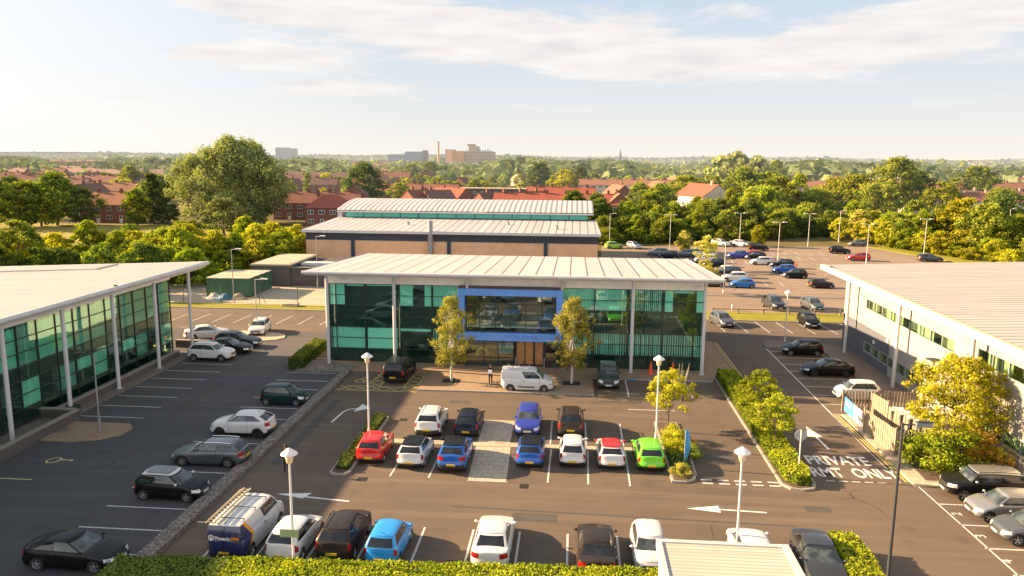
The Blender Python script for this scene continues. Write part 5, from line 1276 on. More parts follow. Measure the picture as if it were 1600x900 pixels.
MB().lathe([(0.001, 4.98), (.5, 4.90), (.52, 4.86), (0.001, 4.84)], 20).build('lamp_shade', M['dark_metal'], r, 40); MB().lathe([(.05, 4.35), (.17, 4.6), (.17, 4.82), (.03, 4.83)], 14).build('diffuser', M['lamp_glass'], r, 40)
def column_lamp(x, y, h, label, heads=1, ang=0, mat='steel', group=None, dark=False, z0=0):
    r = thing('street_lamp', label, 'street lamp', (x, y, z0), R_(ang), group)
    m = MB(); m.tube((0, 0, 0), (0, 0, 1.1), .10, .095, 10); m.tube((0, 0, 1.1), (0, 0, h), .06, .045, 10); m.build('pole', M[mat], r, 40)
    for s in ((1,), (1, -1))[heads-1]:
        m = MB(); m.tube((0, 0, h-.03), (s*.9, 0, h+.03), .03, n=6); m.box(min(s*.6, s*1.35), max(s*.6, s*1.35), -.16, .16, h+.02, h+.13); m.build('lamp_head', M['dark_metal' if dark else 'lamp_shade'], r)
    return r
column_lamp(-32.3, 48.1, 5.6, 'slim grey lamp column on the paved build-out of the left car park', 1, 180, 'steel', 'slim grey lamp columns', True)
column_lamp(-34.0, 78.8, 5.9, 'slim grey lamp column on the island behind the left parked cars', 1, 0, 'steel', 'slim grey lamp columns')
column_lamp(-44.2, 95.6, 7.0, 'lamp column rising before the green containers', 1, 0, 'steel', 'slim grey lamp columns')
column_lamp(-37.0, 107.5, 7.6, 'lamp column beside the grey brick store', 1, 0, 'steel', 'slim grey lamp columns')
r = thing('street_lamp', 'tall dark lamp post with long rectangular head in the right foreground', 'street lamp', (13.85, 31.9, 0), R_(0))
m = MB(); m.tube((0, 0, 0), (0, 0, 1.3), .11, .10, 12); m.tube((0, 0, 1.3), (0, 0, 8.2), .075, .06, 12); m.build('pole', M['dark_metal'], r, 40)
m = MB(); m.tube((-.05, 0, 8.12), (.55, 0, 8.14), .035, n=8); m.build('bracket', M['dark_metal'], r)
m = MB(); m.prism([(.5, -.14), (1.15, -.12), (1.25, 0), (1.15, .12), (.5, .14)], 8.06, 8.24); m.build('lamp_head', M['steel'], r)
m = MB()
for k in range(5): m.box(.56+k*.12, .63+k*.12, -.10, .10, 8.241, 8.30)
m.build('cooling_fins', M['dark_metal'], r)
gl_ = 'tall lamps of the back car park'
for px, py, heads, l in ((1215, 409, 2, 'twin headed lamp between the white hatchback and the black crossover'), (1046, 391, 2, 'twin headed lamp left, beside the pale yellow tree'), (1155, 386, 2, 'twin headed lamp behind the black pickup'), (1262, 387, 2, 'twin headed lamp at the middle of the hedge'),
    (1353, 413, 2, 'twin headed lamp in front of the red car'), (1310, 379, 1, 'single lamp before the drooping birch'), (1443, 400, 2, 'twin headed lamp in the yellow shrubs'), (1574, 373, 1, 'lamp standing in the trees at the right edge'), (952, 388, 1, 'single lamp beside the lime green car'), (1130, 458, 2, 'lamp on the kerb just beyond the office roof corner'), (1482, 385, 1, 'lamp half hidden in trees right of the yellow shrubs')):
    x, y = at(px, py); column_lamp(x, y, 7.4, l, heads, 5, 'lamp_white', gl_)
# round sign seen from behind, banner, cones, bollards
r = thing('road_sign', 'round grey backed sign on a white pole in the right hedge', 'road sign', (13.95, 45.6, 0))
MB().tube((0, 0, 0), (0, 0, 2.9), .04, n=8).build('pole', M['lamp_white'], r); m = MB(); m.lathe([(0.001, -.012), (.36, -.012), (.36, .012), (0.001, .012)], 24, (0, .06, 2.55), 'y'); m.build('sign_disc', M['sign_grey'], r)
r = thing('feather_banner', 'tall blue feather banner on the tip of the right island', 'banner', (7.15, 46.2, .1), R_(12)); r.scale = (.8, .8, .8)
MB().tube((0, 0, 0), (0, 0, 2.9), .02, n=6).build('pole', M['lamp_white'], r)
m = MB(); pr = [(.02, .35), (.30, .75), (.42, 1.3), (.44, 2.0), (.40, 2.5), (.28, 2.8), (.05, 2.95)]
for (a, z0), (b, z1) in zip(pr, pr[1:]): m.quad((.0, .01, z0), (a, .03*math.sin(z0*3), z0), (b, .03*math.sin(z1*3), z1), (.0, .01, z1))
m.build('flag', M['banner'], r)
def cone(x, y, l):
    r = thing('traffic_cone', l, 'traffic cone', (x, y, .1), 0, 'tall red cones on the pavement')
    MB().lathe([(.21, .05), (.13, .5), (.07, 1.05), (0.001, 1.07)], 14).build('body', M['orange'], r, 40); MB().box(-.24, .24, -.24, .24, 0, .05).build('base', M['orange'], r); 
    return r
cone(7.05, 66.9, 'tall red cone left of its twin against the green glass'); cone(9.0, 67.0, 'tall red cone nearer the right end of the glass front')
for x in (3.6, 5.3, 7.9): 
    m = MB().box(x-.35, x+.35, 65.02, 65.08, .02, .09); o = m.build('bay_plate', M['banner']); tag(o, 'blue reserved bay marker on the kerb', 'bay marker', 'blue kerb markers of the right forecourt bays')
# timber knee rail on the verge
r = wthing('knee_rail', 'low timber rail along the grass verge north of the right bays', 'fence', (30, 96, 0))
for k in range(13): x = 17.5+k*3.1; MB().box(x-.08, x+.08, 95.9, 96.06, .05, .72).build('post', M['timber'], r)
MB().box(17.4, 55, 95.94, 96.02, .5, .62).build('rail', M['timber'], r)
o = MB().lathe([(.12, 0), (.12, .75), (0.001, .8)], 10, (20.2, 97.6, .1)).build('bollard', M['lamp_white']); tag(o, 'short white bollard at the end of the verge', 'bollard')
# ------------------------------------------------------------------ bin enclosure
r = wthing('timber_enclosure', 'weathered close boarded timber enclosure for bins beside the service road', 'fence', (23, 54, 0))
def boards(p0, p1, h, name, gap=.0, z0=.1):
    a = Vector((p0[0], p0[1], 0)); b = Vector((p1[0], p1[1], 0)); L = (b-a).length; d = (b-a)/L; n = d.cross(Vector((0, 0, 1)))*.02; m = MB(); k = 0
    while k < L-.05:
        q = a+d*k; e = a+d*min(L, k+.125); hh = h+random.uniform(-.015, .015); off = n*(1 if int(k/.14) % 2 else -.3)
        m.prism([(q.x-n.x+off.x, q.y-n.y+off.y), (e.x-n.x+off.x, e.y-n.y+off.y), (e.x+n.x+off.x, e.y+n.y+off.y), (q.x+n.x+off.x, q.y+n.y+off.y)][::-1], z0, hh); k += .14+gap
    o = m.build(name, M['timber'], r); return o
def epost(x, y, h=1.9): MB().box(x-.06, x+.06, y-.06, y+.06, .1, h).build('post', M['timber'], r)
boards((20.7, 53.6), (21.15, 49.6), 1.75, 'board_panel'); boards((20.6, 58.0), (25.8, 58.2), 1.75, 'board_panel', .1); boards((22.6, 57.6), (22.9, 55.4), 1.8, 'board_panel'); boards((24.2, 50.2), (21.2, 49.5), 1.7, 'board_panel', .1); boards((22.9, 55.2), (24.6, 50.4), 1.55, 'board_panel')
for x, y in ((20.6, 57.9), (20.7, 53.7), (21.15, 49.5), (23.2, 58.1), (25.8, 58.2), (22.6, 57.6), (22.9, 55.3), (24.2, 50.2)): epost(x, y)
r = wthing('notice_board', 'blue and white banner tied across the mouth of the timber enclosure', 'banner', (20.62, 55.7, 0))
m = MB(); m.box(20.60, 20.63, 55.6, 57.5, .35, 1.45, 0); m.box(20.60, 20.63, 54.0, 55.59, .35, 1.45, 1); m.build('sheet', [M['banner'], M['bin_white']], r)
MB().box(20.58, 20.599, 56.1, 57.2, .95, 1.25).build('white_stripe', M['bin_white'], r)
k = 0
for x, y, l in ((23.4, 54.9, 'first'), (23.65, 54.1, 'second'), (23.9, 53.3, 'third'), (24.15, 52.5, 'fourth'), (25.2, 55.4, 'rear left'), (25.5, 54.4, 'rear right')):
    b_ = thing('wheelie_bin', l+' white topped bin inside the timber enclosure, counted from the far end', 'bin', (x, y, .1), R_(70+k*7), 'white bins in the enclosure'); k += 1
    m = MB(); lo = [(-.28, -.34), (.28, -.34), (.28, .34), (-.28, .34)]; hi = [(a*1.22, b*1.2) for a, b in lo]
    for i in range(4): j = (i+1) % 4; m.quad(lo[i]+(.06,), lo[j]+(.06,), hi[j]+(1.25,), hi[i]+(1.25,))
    m.build('tub', M['bin_dark'], b_)
    m = MB(); m.prism([(-.38, -.44), (.38, -.44), (.38, .44), (-.38, .44)], 1.25, 1.32); m.prism([(-.30, -.38), (.30, -.38), (.30, .38), (-.30, .38)], 1.32, 1.40); m.build('lid', M['bin_white'], b_)
    m = MB()
    for s in (-.22, .22): m.lathe([(.1, -.03), (.1, .03), (0.001, .03)], 10, (-.26, s, .1), 'y')
    m.build('wheel', M['trim'], b_)
# railing on the ramp beside the pale building
r = wthing('handrail', 'grey balustrade of the ramp beside the pale right wall', 'railing', (27, 49, 0))
for y0, y1, X in ((44, 51.2, 27.2),):
    m = MB()
    y = y0
    while y < y1: m.tube((X, y, .1), (X, y, 1.1), .016, n=5); y += .16
    m.tube((X, y0, 1.12), (X, y1, 1.12), .028, n=6); m.tube((X, y0, .2), (X, y1, .2), .02, n=6); m.build('balusters', M['steel'], r)
    for y in (44, 46.4, 48.8, 51.2): MB().tube((X, y, .1), (X, y, 1.25), .035, n=8).build('post', M['steel'], r)
wall_thing(((27.75, 40), (27.75, 52)), 1.0, .2, M['render'], 'pale low ramp wall against the right office', name='ramp_wall')

# ================================================================== PEOPLE
def person(label, loc, deg, top, legs, stride=.0, hair=(.03, .02, .015), carry=None, skin=(.45, .28, .2)):
    r = thing('person', label, 'person', loc, R_(deg)); s = stride
    V = [(0, 0, .95), (0, 0, 1.15), (0, .0, 1.38), (0, 0, 1.50), (0, 0.01, 1.60), (0, .01, 1.73),
         (.09, 0, .90), (.10, s, .50), (.10, s*.6+.02, .09), (.10, s*.6+.17, .04), (-.09, 0, .90), (-.10, -s*.3, .50), (-.10, -s*1.5, .10), (-.10, -s*1.5+.15, .04),
         (.18, 0, 1.41), (.24, -.03-s*.4, 1.14), (.22, .10-s*.4, .93), (.22, .13-s*.4, .84), (-.18, 0, 1.41), (-.24, -.03+s*.4, 1.14), (-.22, .10+s*.4, .93), (-.22, .13+s*.4, .84)]
    if carry: V[16] = (.12, .24, 1.12); V[17] = (.02, .30, 1.15); V[20] = (-.12, .24, 1.12); V[21] = (-.03, .30, 1.17)
    E_ = [(0, 1), (1, 2), (2, 3), (3, 4), (4, 5), (0, 6), (6, 7), (7, 8), (8, 9), (0, 10), (10, 11), (11, 12), (12, 13), (2, 14), (14, 15), (15, 16), (16, 17), (2, 18), (18, 19), (19, 20), (20, 21)]
    RD = [(.15, .11), (.135, .10), (.16, .11), (.055, .055), (.085, .095), (.075, .085), (.09, .09), (.06, .065), (.04, .045), (.035, .03), (.09, .09), (.06, .065), (.04, .045), (.035, .03), (.06, .06), (.043, .043), (.033, .033), (.04, .025), (.06, .06), (.043, .043), (.033, .033), (.04, .025)]
    me = bpy.data.meshes.new('body'); me.from_pydata(V, E_, []); o = link('body', me); md = o.modifiers.new('s', 'SKIN'); sv = me.skin_vertices[0].data
    for i, q in enumerate(RD): sv[i].radius = q
    sv[0].use_root = True; o.modifiers.new('u', 'SUBSURF').levels = 2
    dg = bpy.context.evaluated_depsgraph_get(); dg.update(); m2 = bpy.data.meshes.new_from_object(o.evaluated_get(dg)); bpy.data.objects.remove(o)
    mt = [pbr('skin', skin, .6, coord='obj'), pbr('cloth_top', top, .85, coord='obj'), pbr('cloth_legs', legs, .85, coord='obj'), pbr('shoe', (.5, .5, .5) if carry else (.3, .28, .26), .6, coord='obj')]
    m2.materials.clear()
    for q in mt: m2.materials.append(q)
    for p in m2.polygons:
        z = p.center.z; p.use_smooth = True; ax = abs(p.center.x)
        p.material_index = 3 if z < .09 else 2 if z < .93 and not (ax > .185) else 0 if (z > 1.49 or (ax > .17 and z < .92) or (carry and p.center.y > .235)) else 1
    m2.name = 'body'; b_ = link('body', m2, r)
    h = MB().lathe([(0.001, .125), (.06, .11), (.098, .05), (.105, -.02), (.09, -.08)], 14, (0, -.01, 1.69)); h.build('hair', pbr('hair', hair, .8, coord='obj'), r, 60)
    for s_ in (1, -1): MB().lathe([(0.001, .012), (.014, 0), (0.001, -.012)], 6, (s_*.035, .105, 1.68)).build('eye', M['trim'], r)
    if carry: MB().box(-.17, .17, .20, .28, 1.02, 1.36).build('shirt_front', M['blind'], r, 40)
    return r
person('person in dark suit and white shirt standing on the forecourt beside the white van', (-6.75, 62.15, .1), 175, (.02, .02, .025), (.02, .02, .022), .03, carry=True)
person('person in black clothes and pale shoes walking past the left lamp post', (-17.1, 42.9, 0), 200, (.012, .012, .015), (.012, .012, .014), .14)
person('person in a pinkish top walking between the dark cars of the back car park', (38.0, 134.0, 0), 160, (.50, .13, .09), (.35, .10, .07), .1)

# ================================================================== VEGETATION
def rvec(r=random):
    while True:
        v = Vector((r.uniform(-1, 1), r.uniform(-1, 1), r.uniform(-1, 1)))
        if .05 < v.length < 1: return v.normalized()
def crown_mesh(name, mat, R, Hc, z0, nc, nl, size, seed, shape='round', clump=.33, asp=.6, dens_top=1, droop=0):
    r = random.Random(seed); m = MB(); cl = []
    for i in range(nc):
        for _ in range(50):
            t = r.random(); a = r.random()*2*PI
            if shape == 'round': pr = math.sin(PI*min(1, max(.0, (t*.92+.06))))**.6
            elif shape == 'birch': pr = math.sin(PI*min(1, t*.84+.14))**.5*(.82+.22*math.sin(t*17+seed)+.1*math.sin(a*4+t*9))
            elif shape == 'cone': pr = (1-t)**.7*.95+.1
            elif shape == 'oval': pr = math.sin(PI*(t*.9+.07))**.8*(1.0-.25*t)
            elif shape == 'spread': pr = math.sin(PI*min(1, t*.75+.22))**.7
            q = r.random()**.42*pr
            p = Vector((math.cos(a)*q*R, math.sin(a)*q*R, z0+t*Hc)); 
            if r.random() < .25+.75*(q/max(.01, pr)): break
        wob = 1+.18*math.sin(a*3+seed)+.12*math.sin(a*5+t*6+seed*2)
        if R > 10: wob *= .93+.13*math.sin(a*2+1)+.13*math.sin(t*8+a*3); p.z -= (1.4+1.6*math.sin(a*4+2))*t*t
        cl.append((Vector((p.x*wob, p.y*wob, p.z)), clump*R*r.uniform(.55, 1.15), r.uniform(-.22, .22)))
    k = 0
    for c, cr_, tone in cl:
        for j in range(nl):
            d = rvec(r); rad = cr_*(r.random()**.42)*(1 if r.random() < .82 else 1.45); p = c+Vector((d.x*rad, d.y*rad, d.z*rad*.75-(droop*r.random()*cr_)))
            nn = (d+rvec(r)*.7+Vector((0, 0, .25))).normalized()
            v = .42+tone*.8+.22*d.z+.17*r.uniform(-1, 1)+.10*((p.z-z0)/Hc-.5)  # random tone, plus light from above put into the upper leaves
            random.seed(seed*1000+k); k += 1
            m.leaf(p, nn, size*r.uniform(.6, 1.25), max(0, min(1, v)), asp)
    return m.mesh(name, [mat]), cl
def trunk_mesh(name, mat, h, r0, cl, seed, lean=0, nb=7):
    r = random.Random(seed+99); m = MB(); pts = [Vector((0, 0, -.1))]; n = 5
    for i in range(1, n+1): pts.append(Vector((r.uniform(-.12, .12)*r0*4, r.uniform(-.12, .12)*r0*4, h*i/n)))
    for i in range(n): m.tube(pts[i], pts[i+1], r0*(1-.75*i/n), r0*(1-.75*(i+1)/n), 7, cap=False)
    for c, cr_, _ in r.sample(cl, min(nb, len(cl))):
        s = pts[r.choice((2, 3, 4))]; mid = (s+c)/2+Vector((0, 0, -.05*h)); m.tube(s, mid, r0*.32, r0*.2, 5, cap=False); m.tube(mid, c, r0*.2, r0*.05, 5, cap=False)
    return m.mesh(name, [mat], 60)
TP = {}
def tree_proto(key, name, label, cat, mat, R, Hc, z0, nc, nl, size, seed, shape='round', bark='bark', r0=.2, clump=.33, asp=.6, droop=0, nb=7, th=None, loc=(0, 0, 0), group=None):
    cm, cl = crown_mesh('crown', M[mat], R, Hc, z0, nc, nl, size, seed, shape, clump, asp, droop=droop)
    tm = trunk_mesh('trunk', M[bark], th or z0+Hc*.6, r0, cl, seed, nb=nb)
    TP[key] = (name, cm, tm, z0+Hc, cat)
def tree(key, loc, label, rz=0, sc=1, group=None, mat=None, sz=None, name=None, cat=None):
    nme, cm, tm, h, ct = TP[key]; r = thing(name or nme, label, cat or ct, loc, rz, group); r.scale = (sc, sc, sz or sc)
    c = link('crown', cm, r); link('trunk', tm, r)
    if mat: c.material_slots[0].link = 'OBJECT'; c.material_slots[0].material = M[mat]
    return r
# near trees
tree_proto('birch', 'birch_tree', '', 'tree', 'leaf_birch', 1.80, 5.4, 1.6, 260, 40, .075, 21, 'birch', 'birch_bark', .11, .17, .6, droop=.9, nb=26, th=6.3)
tree('birch', (-10.2, 62.85, .1), 'golden leaved birch left of the blue entrance frame', 0, 1.05, 'birches either side of the entrance')
tree('birch', (.05, 63.25, .1), 'taller thinner birch right of the blue entrance frame', 2.0, 1.08, 'birches either side of the entrance', sz=1.06)
for x, y in ((-10.2, 62.85), (.05, 63.25)):
    o = MB().box(x-.75, x+.75, y-.55, y+.55, .05, .112).build('tree_grille', M['iron']); tag(o, 'black square grille round the foot of the '+('left' if x < -5 else 'right')+' birch', 'tree grille')
tree_proto('small', 'small_tree', '', 'tree', 'leaf_lime', 1.35, 2.3, 1.4, 70, 60, .075, 31, 'spread', 'bark', .06, .24, .6, nb=20, th=2.6)
tree('small', (13.6, 54.3, .1), 'slender small tree in the right hedge, the farther one', .4, .98, 'small trees in the right hedge', sz=1.08); tree('small', (13.55, 49.6, .1), 'small bushy tree in the right hedge, the nearer one', 2.2, 1.1, 'small trees in the right hedge', 'leaf_lime', sz=1.0)
tree('small', (6.9, 52.6, .1), 'yellow leaved small tree on the right island', 1.3, 1.15, mat='leaf_yellow')
m = MB(); r_ = random.Random(4)
for k in range(12): a = r_.uniform(-.7, .7); b = r_.uniform(-.3, .3); m.tube((a*.3, b*.3, 2.0), (a+.2*a, b, 4.6+r_.uniform(-.4, .3)), .022, .006, 5)
o = m.build('bare_twigs', M['birch_bark']); o.location = (7.6, 53.2, 0); tag(o, 'pale bare twigs sticking out above the yellow island tree', 'twigs')
tree_proto('yellowbig', 'yellow_tree', '', 'tree', 'leaf_yellow', 3.1, 4.7, 1.6, 270, 52, .105, 41, 'spread', 'bark', .12, .17, .6, nb=40, th=4.6)
tree('yellowbig', (25.4, 51.0, .1), 'large airy yellow green tree in front of the pale right wall', .5, 1.0, sz=.98)
tree_proto('bush', 'bush', '', 'bush', 'leaf_hedge', 1.5, 1.7, .1, 46, 80, .085, 51, 'round', 'bark', .06, .36, .6, nb=8, th=1.0)
for x, y, sc, mt, l in ((22.4, 47.2, 1.25, 'leaf_hedge', 'low spreading yellow green conifer bush at the kerb corner'), (24.4, 47.6, 1.35, 'leaf_hedge', 'tall yellow green bush behind the black 4x4'), (25.8, 48.6, 1.15, 'leaf_rust', 'rust orange bush beside the ramp'), (22.3, 49.0, .8, 'leaf_hedge_dk', 'small round darker bush by the end of the timber boards'), (26.6, 50.3, .6, 'leaf_lime', 'light green low shrub next to the handrail')):
    tree('bush', (x, y, .1), l, x, sc, 'shrubs of the right planting bed', mt, sz=sc*.9)
for i, (x, y, sc, mt, l) in enumerate(((7.0, 50.6, .55, 'leaf_yellow', 'bright yellow shrub at the foot of the island lamp'), (6.9, 49.3, .6, 'leaf_yellow', 'bright yellow shrub in the middle of the right island'), (6.9, 48.0, .5, 'leaf_yellow', 'yellow shrub next to the green car'), (7.7, 49.2, .45, 'leaf_rust', 'small rusty shrub on the right edge of the island'), (7.8, 47.6, .45, 'leaf_green', 'dark green shrub leaning over the island kerb'), (6.8, 44.6, .38, 'leaf_birch', 'small pale round shrub on the island tip'))):
    tree('bush', (x, y, .1), l, i, sc, 'shrubs of the right island', mt)
# hedges: boxes of leaves over a dark core
def hedge(name, label, pts, h, mat, dens=230, size=.07, seed=0, taper=.05, cat='hedge', base=0):
    r = random.Random(seed); m = MB(); cx = sum(p[0] for p in pts)/len(pts); cy = sum(p[1] for p in pts)/len(pts); root = wthing(name, label, cat, (cx, cy, 0))
    ins = [(cx+(x-cx)*(1-.10/max(.3, abs(x-cx)+.01)*1 if abs(x-cx) > .3 else .8), cy+(y-cy)*(1-.10/max(.3, abs(y-cy)+.01) if abs(y-cy) > .3 else .8)) for x, y in pts]
    c = MB(); c.prism(ins, base, h-.07); c.build('branches', M['leaf_core'], root)
    def put(p, nn):
        b_ = .5+.5*math.sin(p.x*2.1+seed)*math.sin(p.y*1.7+p.x*.6)
        if r.random() < .55*max(0, math.sin(p.x*1.3+seed*2)*math.sin(p.x*3.7+p.y*2.2)-.35): return
        v = .22+.34*max(0, nn.z)+.22*b_+.26*r.uniform(-1, 1)  # top leaves made lighter, daylight put into the tone
        d = rvec(r); m.leaf(p+nn*r.uniform(-.08, .05)+Vector((0, 0, .06*math.sin(p.x*3)*math.sin(p.y*2.3+p.x))), (nn+d*.9).normalized(), size*r.uniform(.6, 1.3), max(0, min(1, v)))
    # sides
    n = len(pts)
    for i in range(n):
        (x0, y0), (x1, y1) = pts[i], pts[(i+1) % n]; d = Vector((x1-x0, y1-y0, 0)); L = d.length; nn = d.normalized().cross(Vector((0, 0, 1)))
        for k in range(int(L*(h-base)*dens)): t = r.random(); put(Vector((x0+d.x*t, y0+d.y*t, base+r.random()*(h-base))), nn)
    xs = [p[0] for p in pts]; ys = [p[1] for p in pts]
    def inside(x, y):
        c_ = False
        for i in range(n):
            (x0, y0), (x1, y1) = pts[i], pts[(i+1) % n]
            if (y0 > y) != (y1 > y) and x < (x1-x0)*(y-y0)/(y1-y0)+x0: c_ = not c_
        return c_
    A = (max(xs)-min(xs))*(max(ys)-min(ys))
    for k in range(int(A*dens*1.25)):
        x, y = r.uniform(min(xs), max(xs)), r.uniform(min(ys), max(ys))
        if inside(x, y): put(Vector((x, y, h)), Vector((0, 0, 1)))
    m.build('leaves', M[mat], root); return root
hedge('clipped_hedge', 'shaded dark green left end of the long clipped front hedge', [(-20.4, 28.5), (-15.1, 28.8), (-15.1, 31.24), (-20.4, 30.9)], 1.0, 'leaf_hedge_dk', 300, .075, 1)  # shade on this end put into the darker leaf colour
hedge('clipped_hedge', 'long clipped yellow green hedge along the bottom of the photo', [(-15.08, 28.8), (4.0, 29.4), (4.0, 32.15), (-15.08, 31.26)], 1.0, 'leaf_hedge', 300, .075, 2)
hedge('clipped_hedge', 'square cut yellow green hedge right of the dark grey saloon', [(12.2, 28), (13.9, 28), (14.1, 35.8), (13.9, 36.4), (12.8, 36.4)], 1.0, 'leaf_hedge', 260, .08, 3)
hedge('clipped_hedge', 'low wide hedge on the far end of the right island strip', rect(12.75, 14.35, 57.0, 66.6), .8, 'leaf_hedge', 200, .08, 4, base=.1)
hedge('clipped_hedge', 'low wide hedge in the middle of the right island strip', rect(12.75, 14.35, 48.2, 56.8), .7, 'leaf_hedge', 200, .08, 5, base=.1)
hedge('clipped_hedge', 'low rounded hedge on the near end of the right island strip', [(12.85, 44.3), (13.3, 43.8), (13.9, 43.8), (14.3, 44.3), (14.35, 48.1), (12.75, 48.1)], .7, 'leaf_hedge', 220, .08, 6, base=.1)
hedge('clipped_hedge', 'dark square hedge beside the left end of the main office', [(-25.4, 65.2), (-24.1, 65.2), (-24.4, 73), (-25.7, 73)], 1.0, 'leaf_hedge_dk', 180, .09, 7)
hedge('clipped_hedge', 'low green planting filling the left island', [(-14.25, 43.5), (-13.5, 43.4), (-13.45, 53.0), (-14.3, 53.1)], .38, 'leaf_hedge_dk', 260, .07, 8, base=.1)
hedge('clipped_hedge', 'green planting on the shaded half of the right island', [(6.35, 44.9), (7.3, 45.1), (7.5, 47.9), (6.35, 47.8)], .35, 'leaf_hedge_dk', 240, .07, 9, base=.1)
# kerbed beds under them
def bed(name, pts, label):
    r = wthing(name, label, 'planting bed', (sum(p[0] for p in pts)/len(pts), sum(p[1] for p in pts)/len(pts), 0))
    cx = sum(p[0] for p in pts)/len(pts); cy = sum(p[1] for p in pts)/len(pts)
    MB().prism(pts, -.02, .12).build('kerb', M['kerb'], r)
    q = []
    for x, y in pts: dx = .14 if x < cx else -.14; dy = .14 if y < cy else -.14; q.append((x+dx, y+dy))
    MB().prism(q, .12, .135).build('soil', M['soil'], r)
bed('planting_bed', [(-14.5, 43.0), (-14.2, 42.75), (-13.45, 42.8), (-13.25, 43.2), (-13.25, 53.2), (-13.5, 53.4), (-14.4, 53.4), (-14.55, 53.1)], 'kerbed bed of the left green island')
bed('planting_bed', [(6.1, 43.7), (6.9, 43.7), (7.5, 44.1), (7.75, 44.9), (7.9, 50.6), (7.7, 54.2), (6.1, 54.2)], 'kerbed bed of the right island with the banner')
bed('planting_bed', [(12.5, 44.0), (12.9, 43.4), (13.6, 43.25), (14.3, 43.5), (14.6, 44.2), (14.6, 66.8), (12.5, 66.8)], 'long kerbed bed between the car park and the service road')
bed('planting_bed', [(21.2, 45.2), (27.0, 45.2), (27.0, 52), (24.8, 52), (21.4, 49.3)], 'soil bed of the shrubs beside the ramp')
# ---------------- mid and far trees
gr = random.Random(77)
SPEC = [('mA', 'leaf_green', 3.6, 7.4, 1.0, 90, 62, .23, 'round'), ('mB', 'leaf_lime', 3.2, 6.2, .8, 84, 60, .22, 'oval'), ('mC', 'leaf_yellow', 3.0, 5.0, .6, 76, 58, .21, 'round'), ('mD', 'leaf_dark', 3.8, 8.2, 1.2, 100, 62, .25, 'oval'), ('mE', 'leaf_green', 3.4, 6.0, .8, 84, 60, .23, 'spread'), ('mF', 'leaf_lime', 2.9, 8.6, .8, 90, 60, .22, 'oval'), ('mG', 'leaf_green', 4.0, 6.4, .7, 96, 60, .23, 'round')]
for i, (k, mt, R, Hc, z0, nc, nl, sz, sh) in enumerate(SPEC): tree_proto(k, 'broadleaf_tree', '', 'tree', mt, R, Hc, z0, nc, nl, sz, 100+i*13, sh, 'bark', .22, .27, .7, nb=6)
tree_proto('shrub', 'shrub', '', 'shrub', 'leaf_lime', 2.6, 3.4, .1, 70, 60, .19, 130, 'round', 'bark', .1, .27, .65, nb=6, th=1.8)
tree_proto('farT', 'distant_tree', '', 'tree', 'leaf_far', 5.2, 9.0, .6, 44, 22, .85, 140, 'round', 'bark', .3, .34, .8, nb=2)
tree_proto('farU', 'distant_tree', '', 'tree', 'leaf_green', 4.6, 9.6, .6, 44, 22, .80, 141, 'oval', 'bark', .3, .34, .8, nb=2)
tree_proto('willow', 'willow_tree', '', 'tree', 'leaf_willow', 15.5, 22.5, 1.6, 520, 110, .44, 150, 'round', 'bark', .9, .135, .45, droop=1.1, nb=14)
wx, wy = at(372, 352)
tree('willow', (wx, wy, 0), 'enormous pale green willow towering over the houses on the left', .8, 1.0, sz=1.0)
tree_proto('conifer', 'conifer_tree', '', 'tree', 'leaf_dark', 3.4, 11, .6, 70, 50, .40, 160, 'cone', 'bark', .3, .26, .5, nb=3)
def scatter(px0, px1, y0, y1, n, keys, group, labels, smin, smax, hs=1.0, avoid=None, mats=None):
    """n trees on the ground between two distances (metres), spread between two bearings"""
    out_ = []
    for i in range(n):
        for _ in range(30):
            px = px0+(i+gr.uniform(-.6, 1.6))*(px1-px0)/n if n else 0; px = max(px0-10, min(px1+10, px)); Y = gr.uniform(y0, y1); d = ray(px, 300); X = d[0]/d[1]*Y
            if avoid is None or not avoid(X, Y): break
        k = gr.choice(keys); s_ = gr.uniform(smin, smax)
        o = tree(k, (X, Y, -.02), gr.choice(labels), gr.random()*6.28, s_, group, mat=(gr.choice(mats) if mats else None), sz=s_*hs*gr.uniform(.85, 1.15)); out_.append(o)
    return out_
gA = 'trees of the belt behind the back car park'; lA = ['green tree in the dense belt behind the back car park', 'yellow green tree in the dense belt behind the back car park']
def belt(p0, p1, rows, gap, keys, group, labels, s0, s1, step, jitter=1.5, mats=None):
    a = Vector(p0); b = Vector(p1); L = (b-a).length; d = (b-a)/L; n_ = Vector((-d.y, d.x))
    for q in range(rows):
        t = gr.uniform(0, gap)
        while t < L:
            p = a+d*t+n_*(q*step+gr.uniform(-jitter, jitter)); sc = gr.uniform(s0, s1)*(1+.10*q)
            tree(gr.choice(keys), (p.x, p.y, -.02), gr.choice(labels), gr.random()*6.28, sc, group, mat=gr.choice(mats) if mats else None, sz=sc*gr.uniform(.8, 1.15)); t += gap*gr.uniform(.7, 1.3)
belt((2, 176), (68, 204), 4, 6.2, ['mA', 'mB', 'mD', 'mE', 'mB', 'mF', 'mG'], gA, lA, .64, .90, 6.0)
belt((3, 171), (66, 199), 1, 3.0, ['shrub', 'shrub', 'mG'], 'dark undergrowth along the back car park', ['dark low shrub at the foot of the tree belt'], .55, .8, 3, mats=['leaf_dark', 'leaf_green', 'leaf_dark'])  # shade at the belt's foot put into the dark leaf colour
belt((5, 184), (66, 210), 2, 5.0, ['shrub', 'mG'], 'dark undergrowth along the back car park', ['shaded shrub inside the tree belt'], .7, .95, 6, mats=['leaf_dark', 'leaf_green'])
gB = 'yellow shrubs at the right edge of the back car park'
belt((72, 178), (150, 205), 4, 6.5, ['mA', 'mB', 'mE', 'mC', 'mD', 'mF', 'mG'], 'trees behind the pale right office', ['green tree behind the roof of the pale right office', 'leafy tree behind the roof of the pale right office'], .60, .88, 7.0)
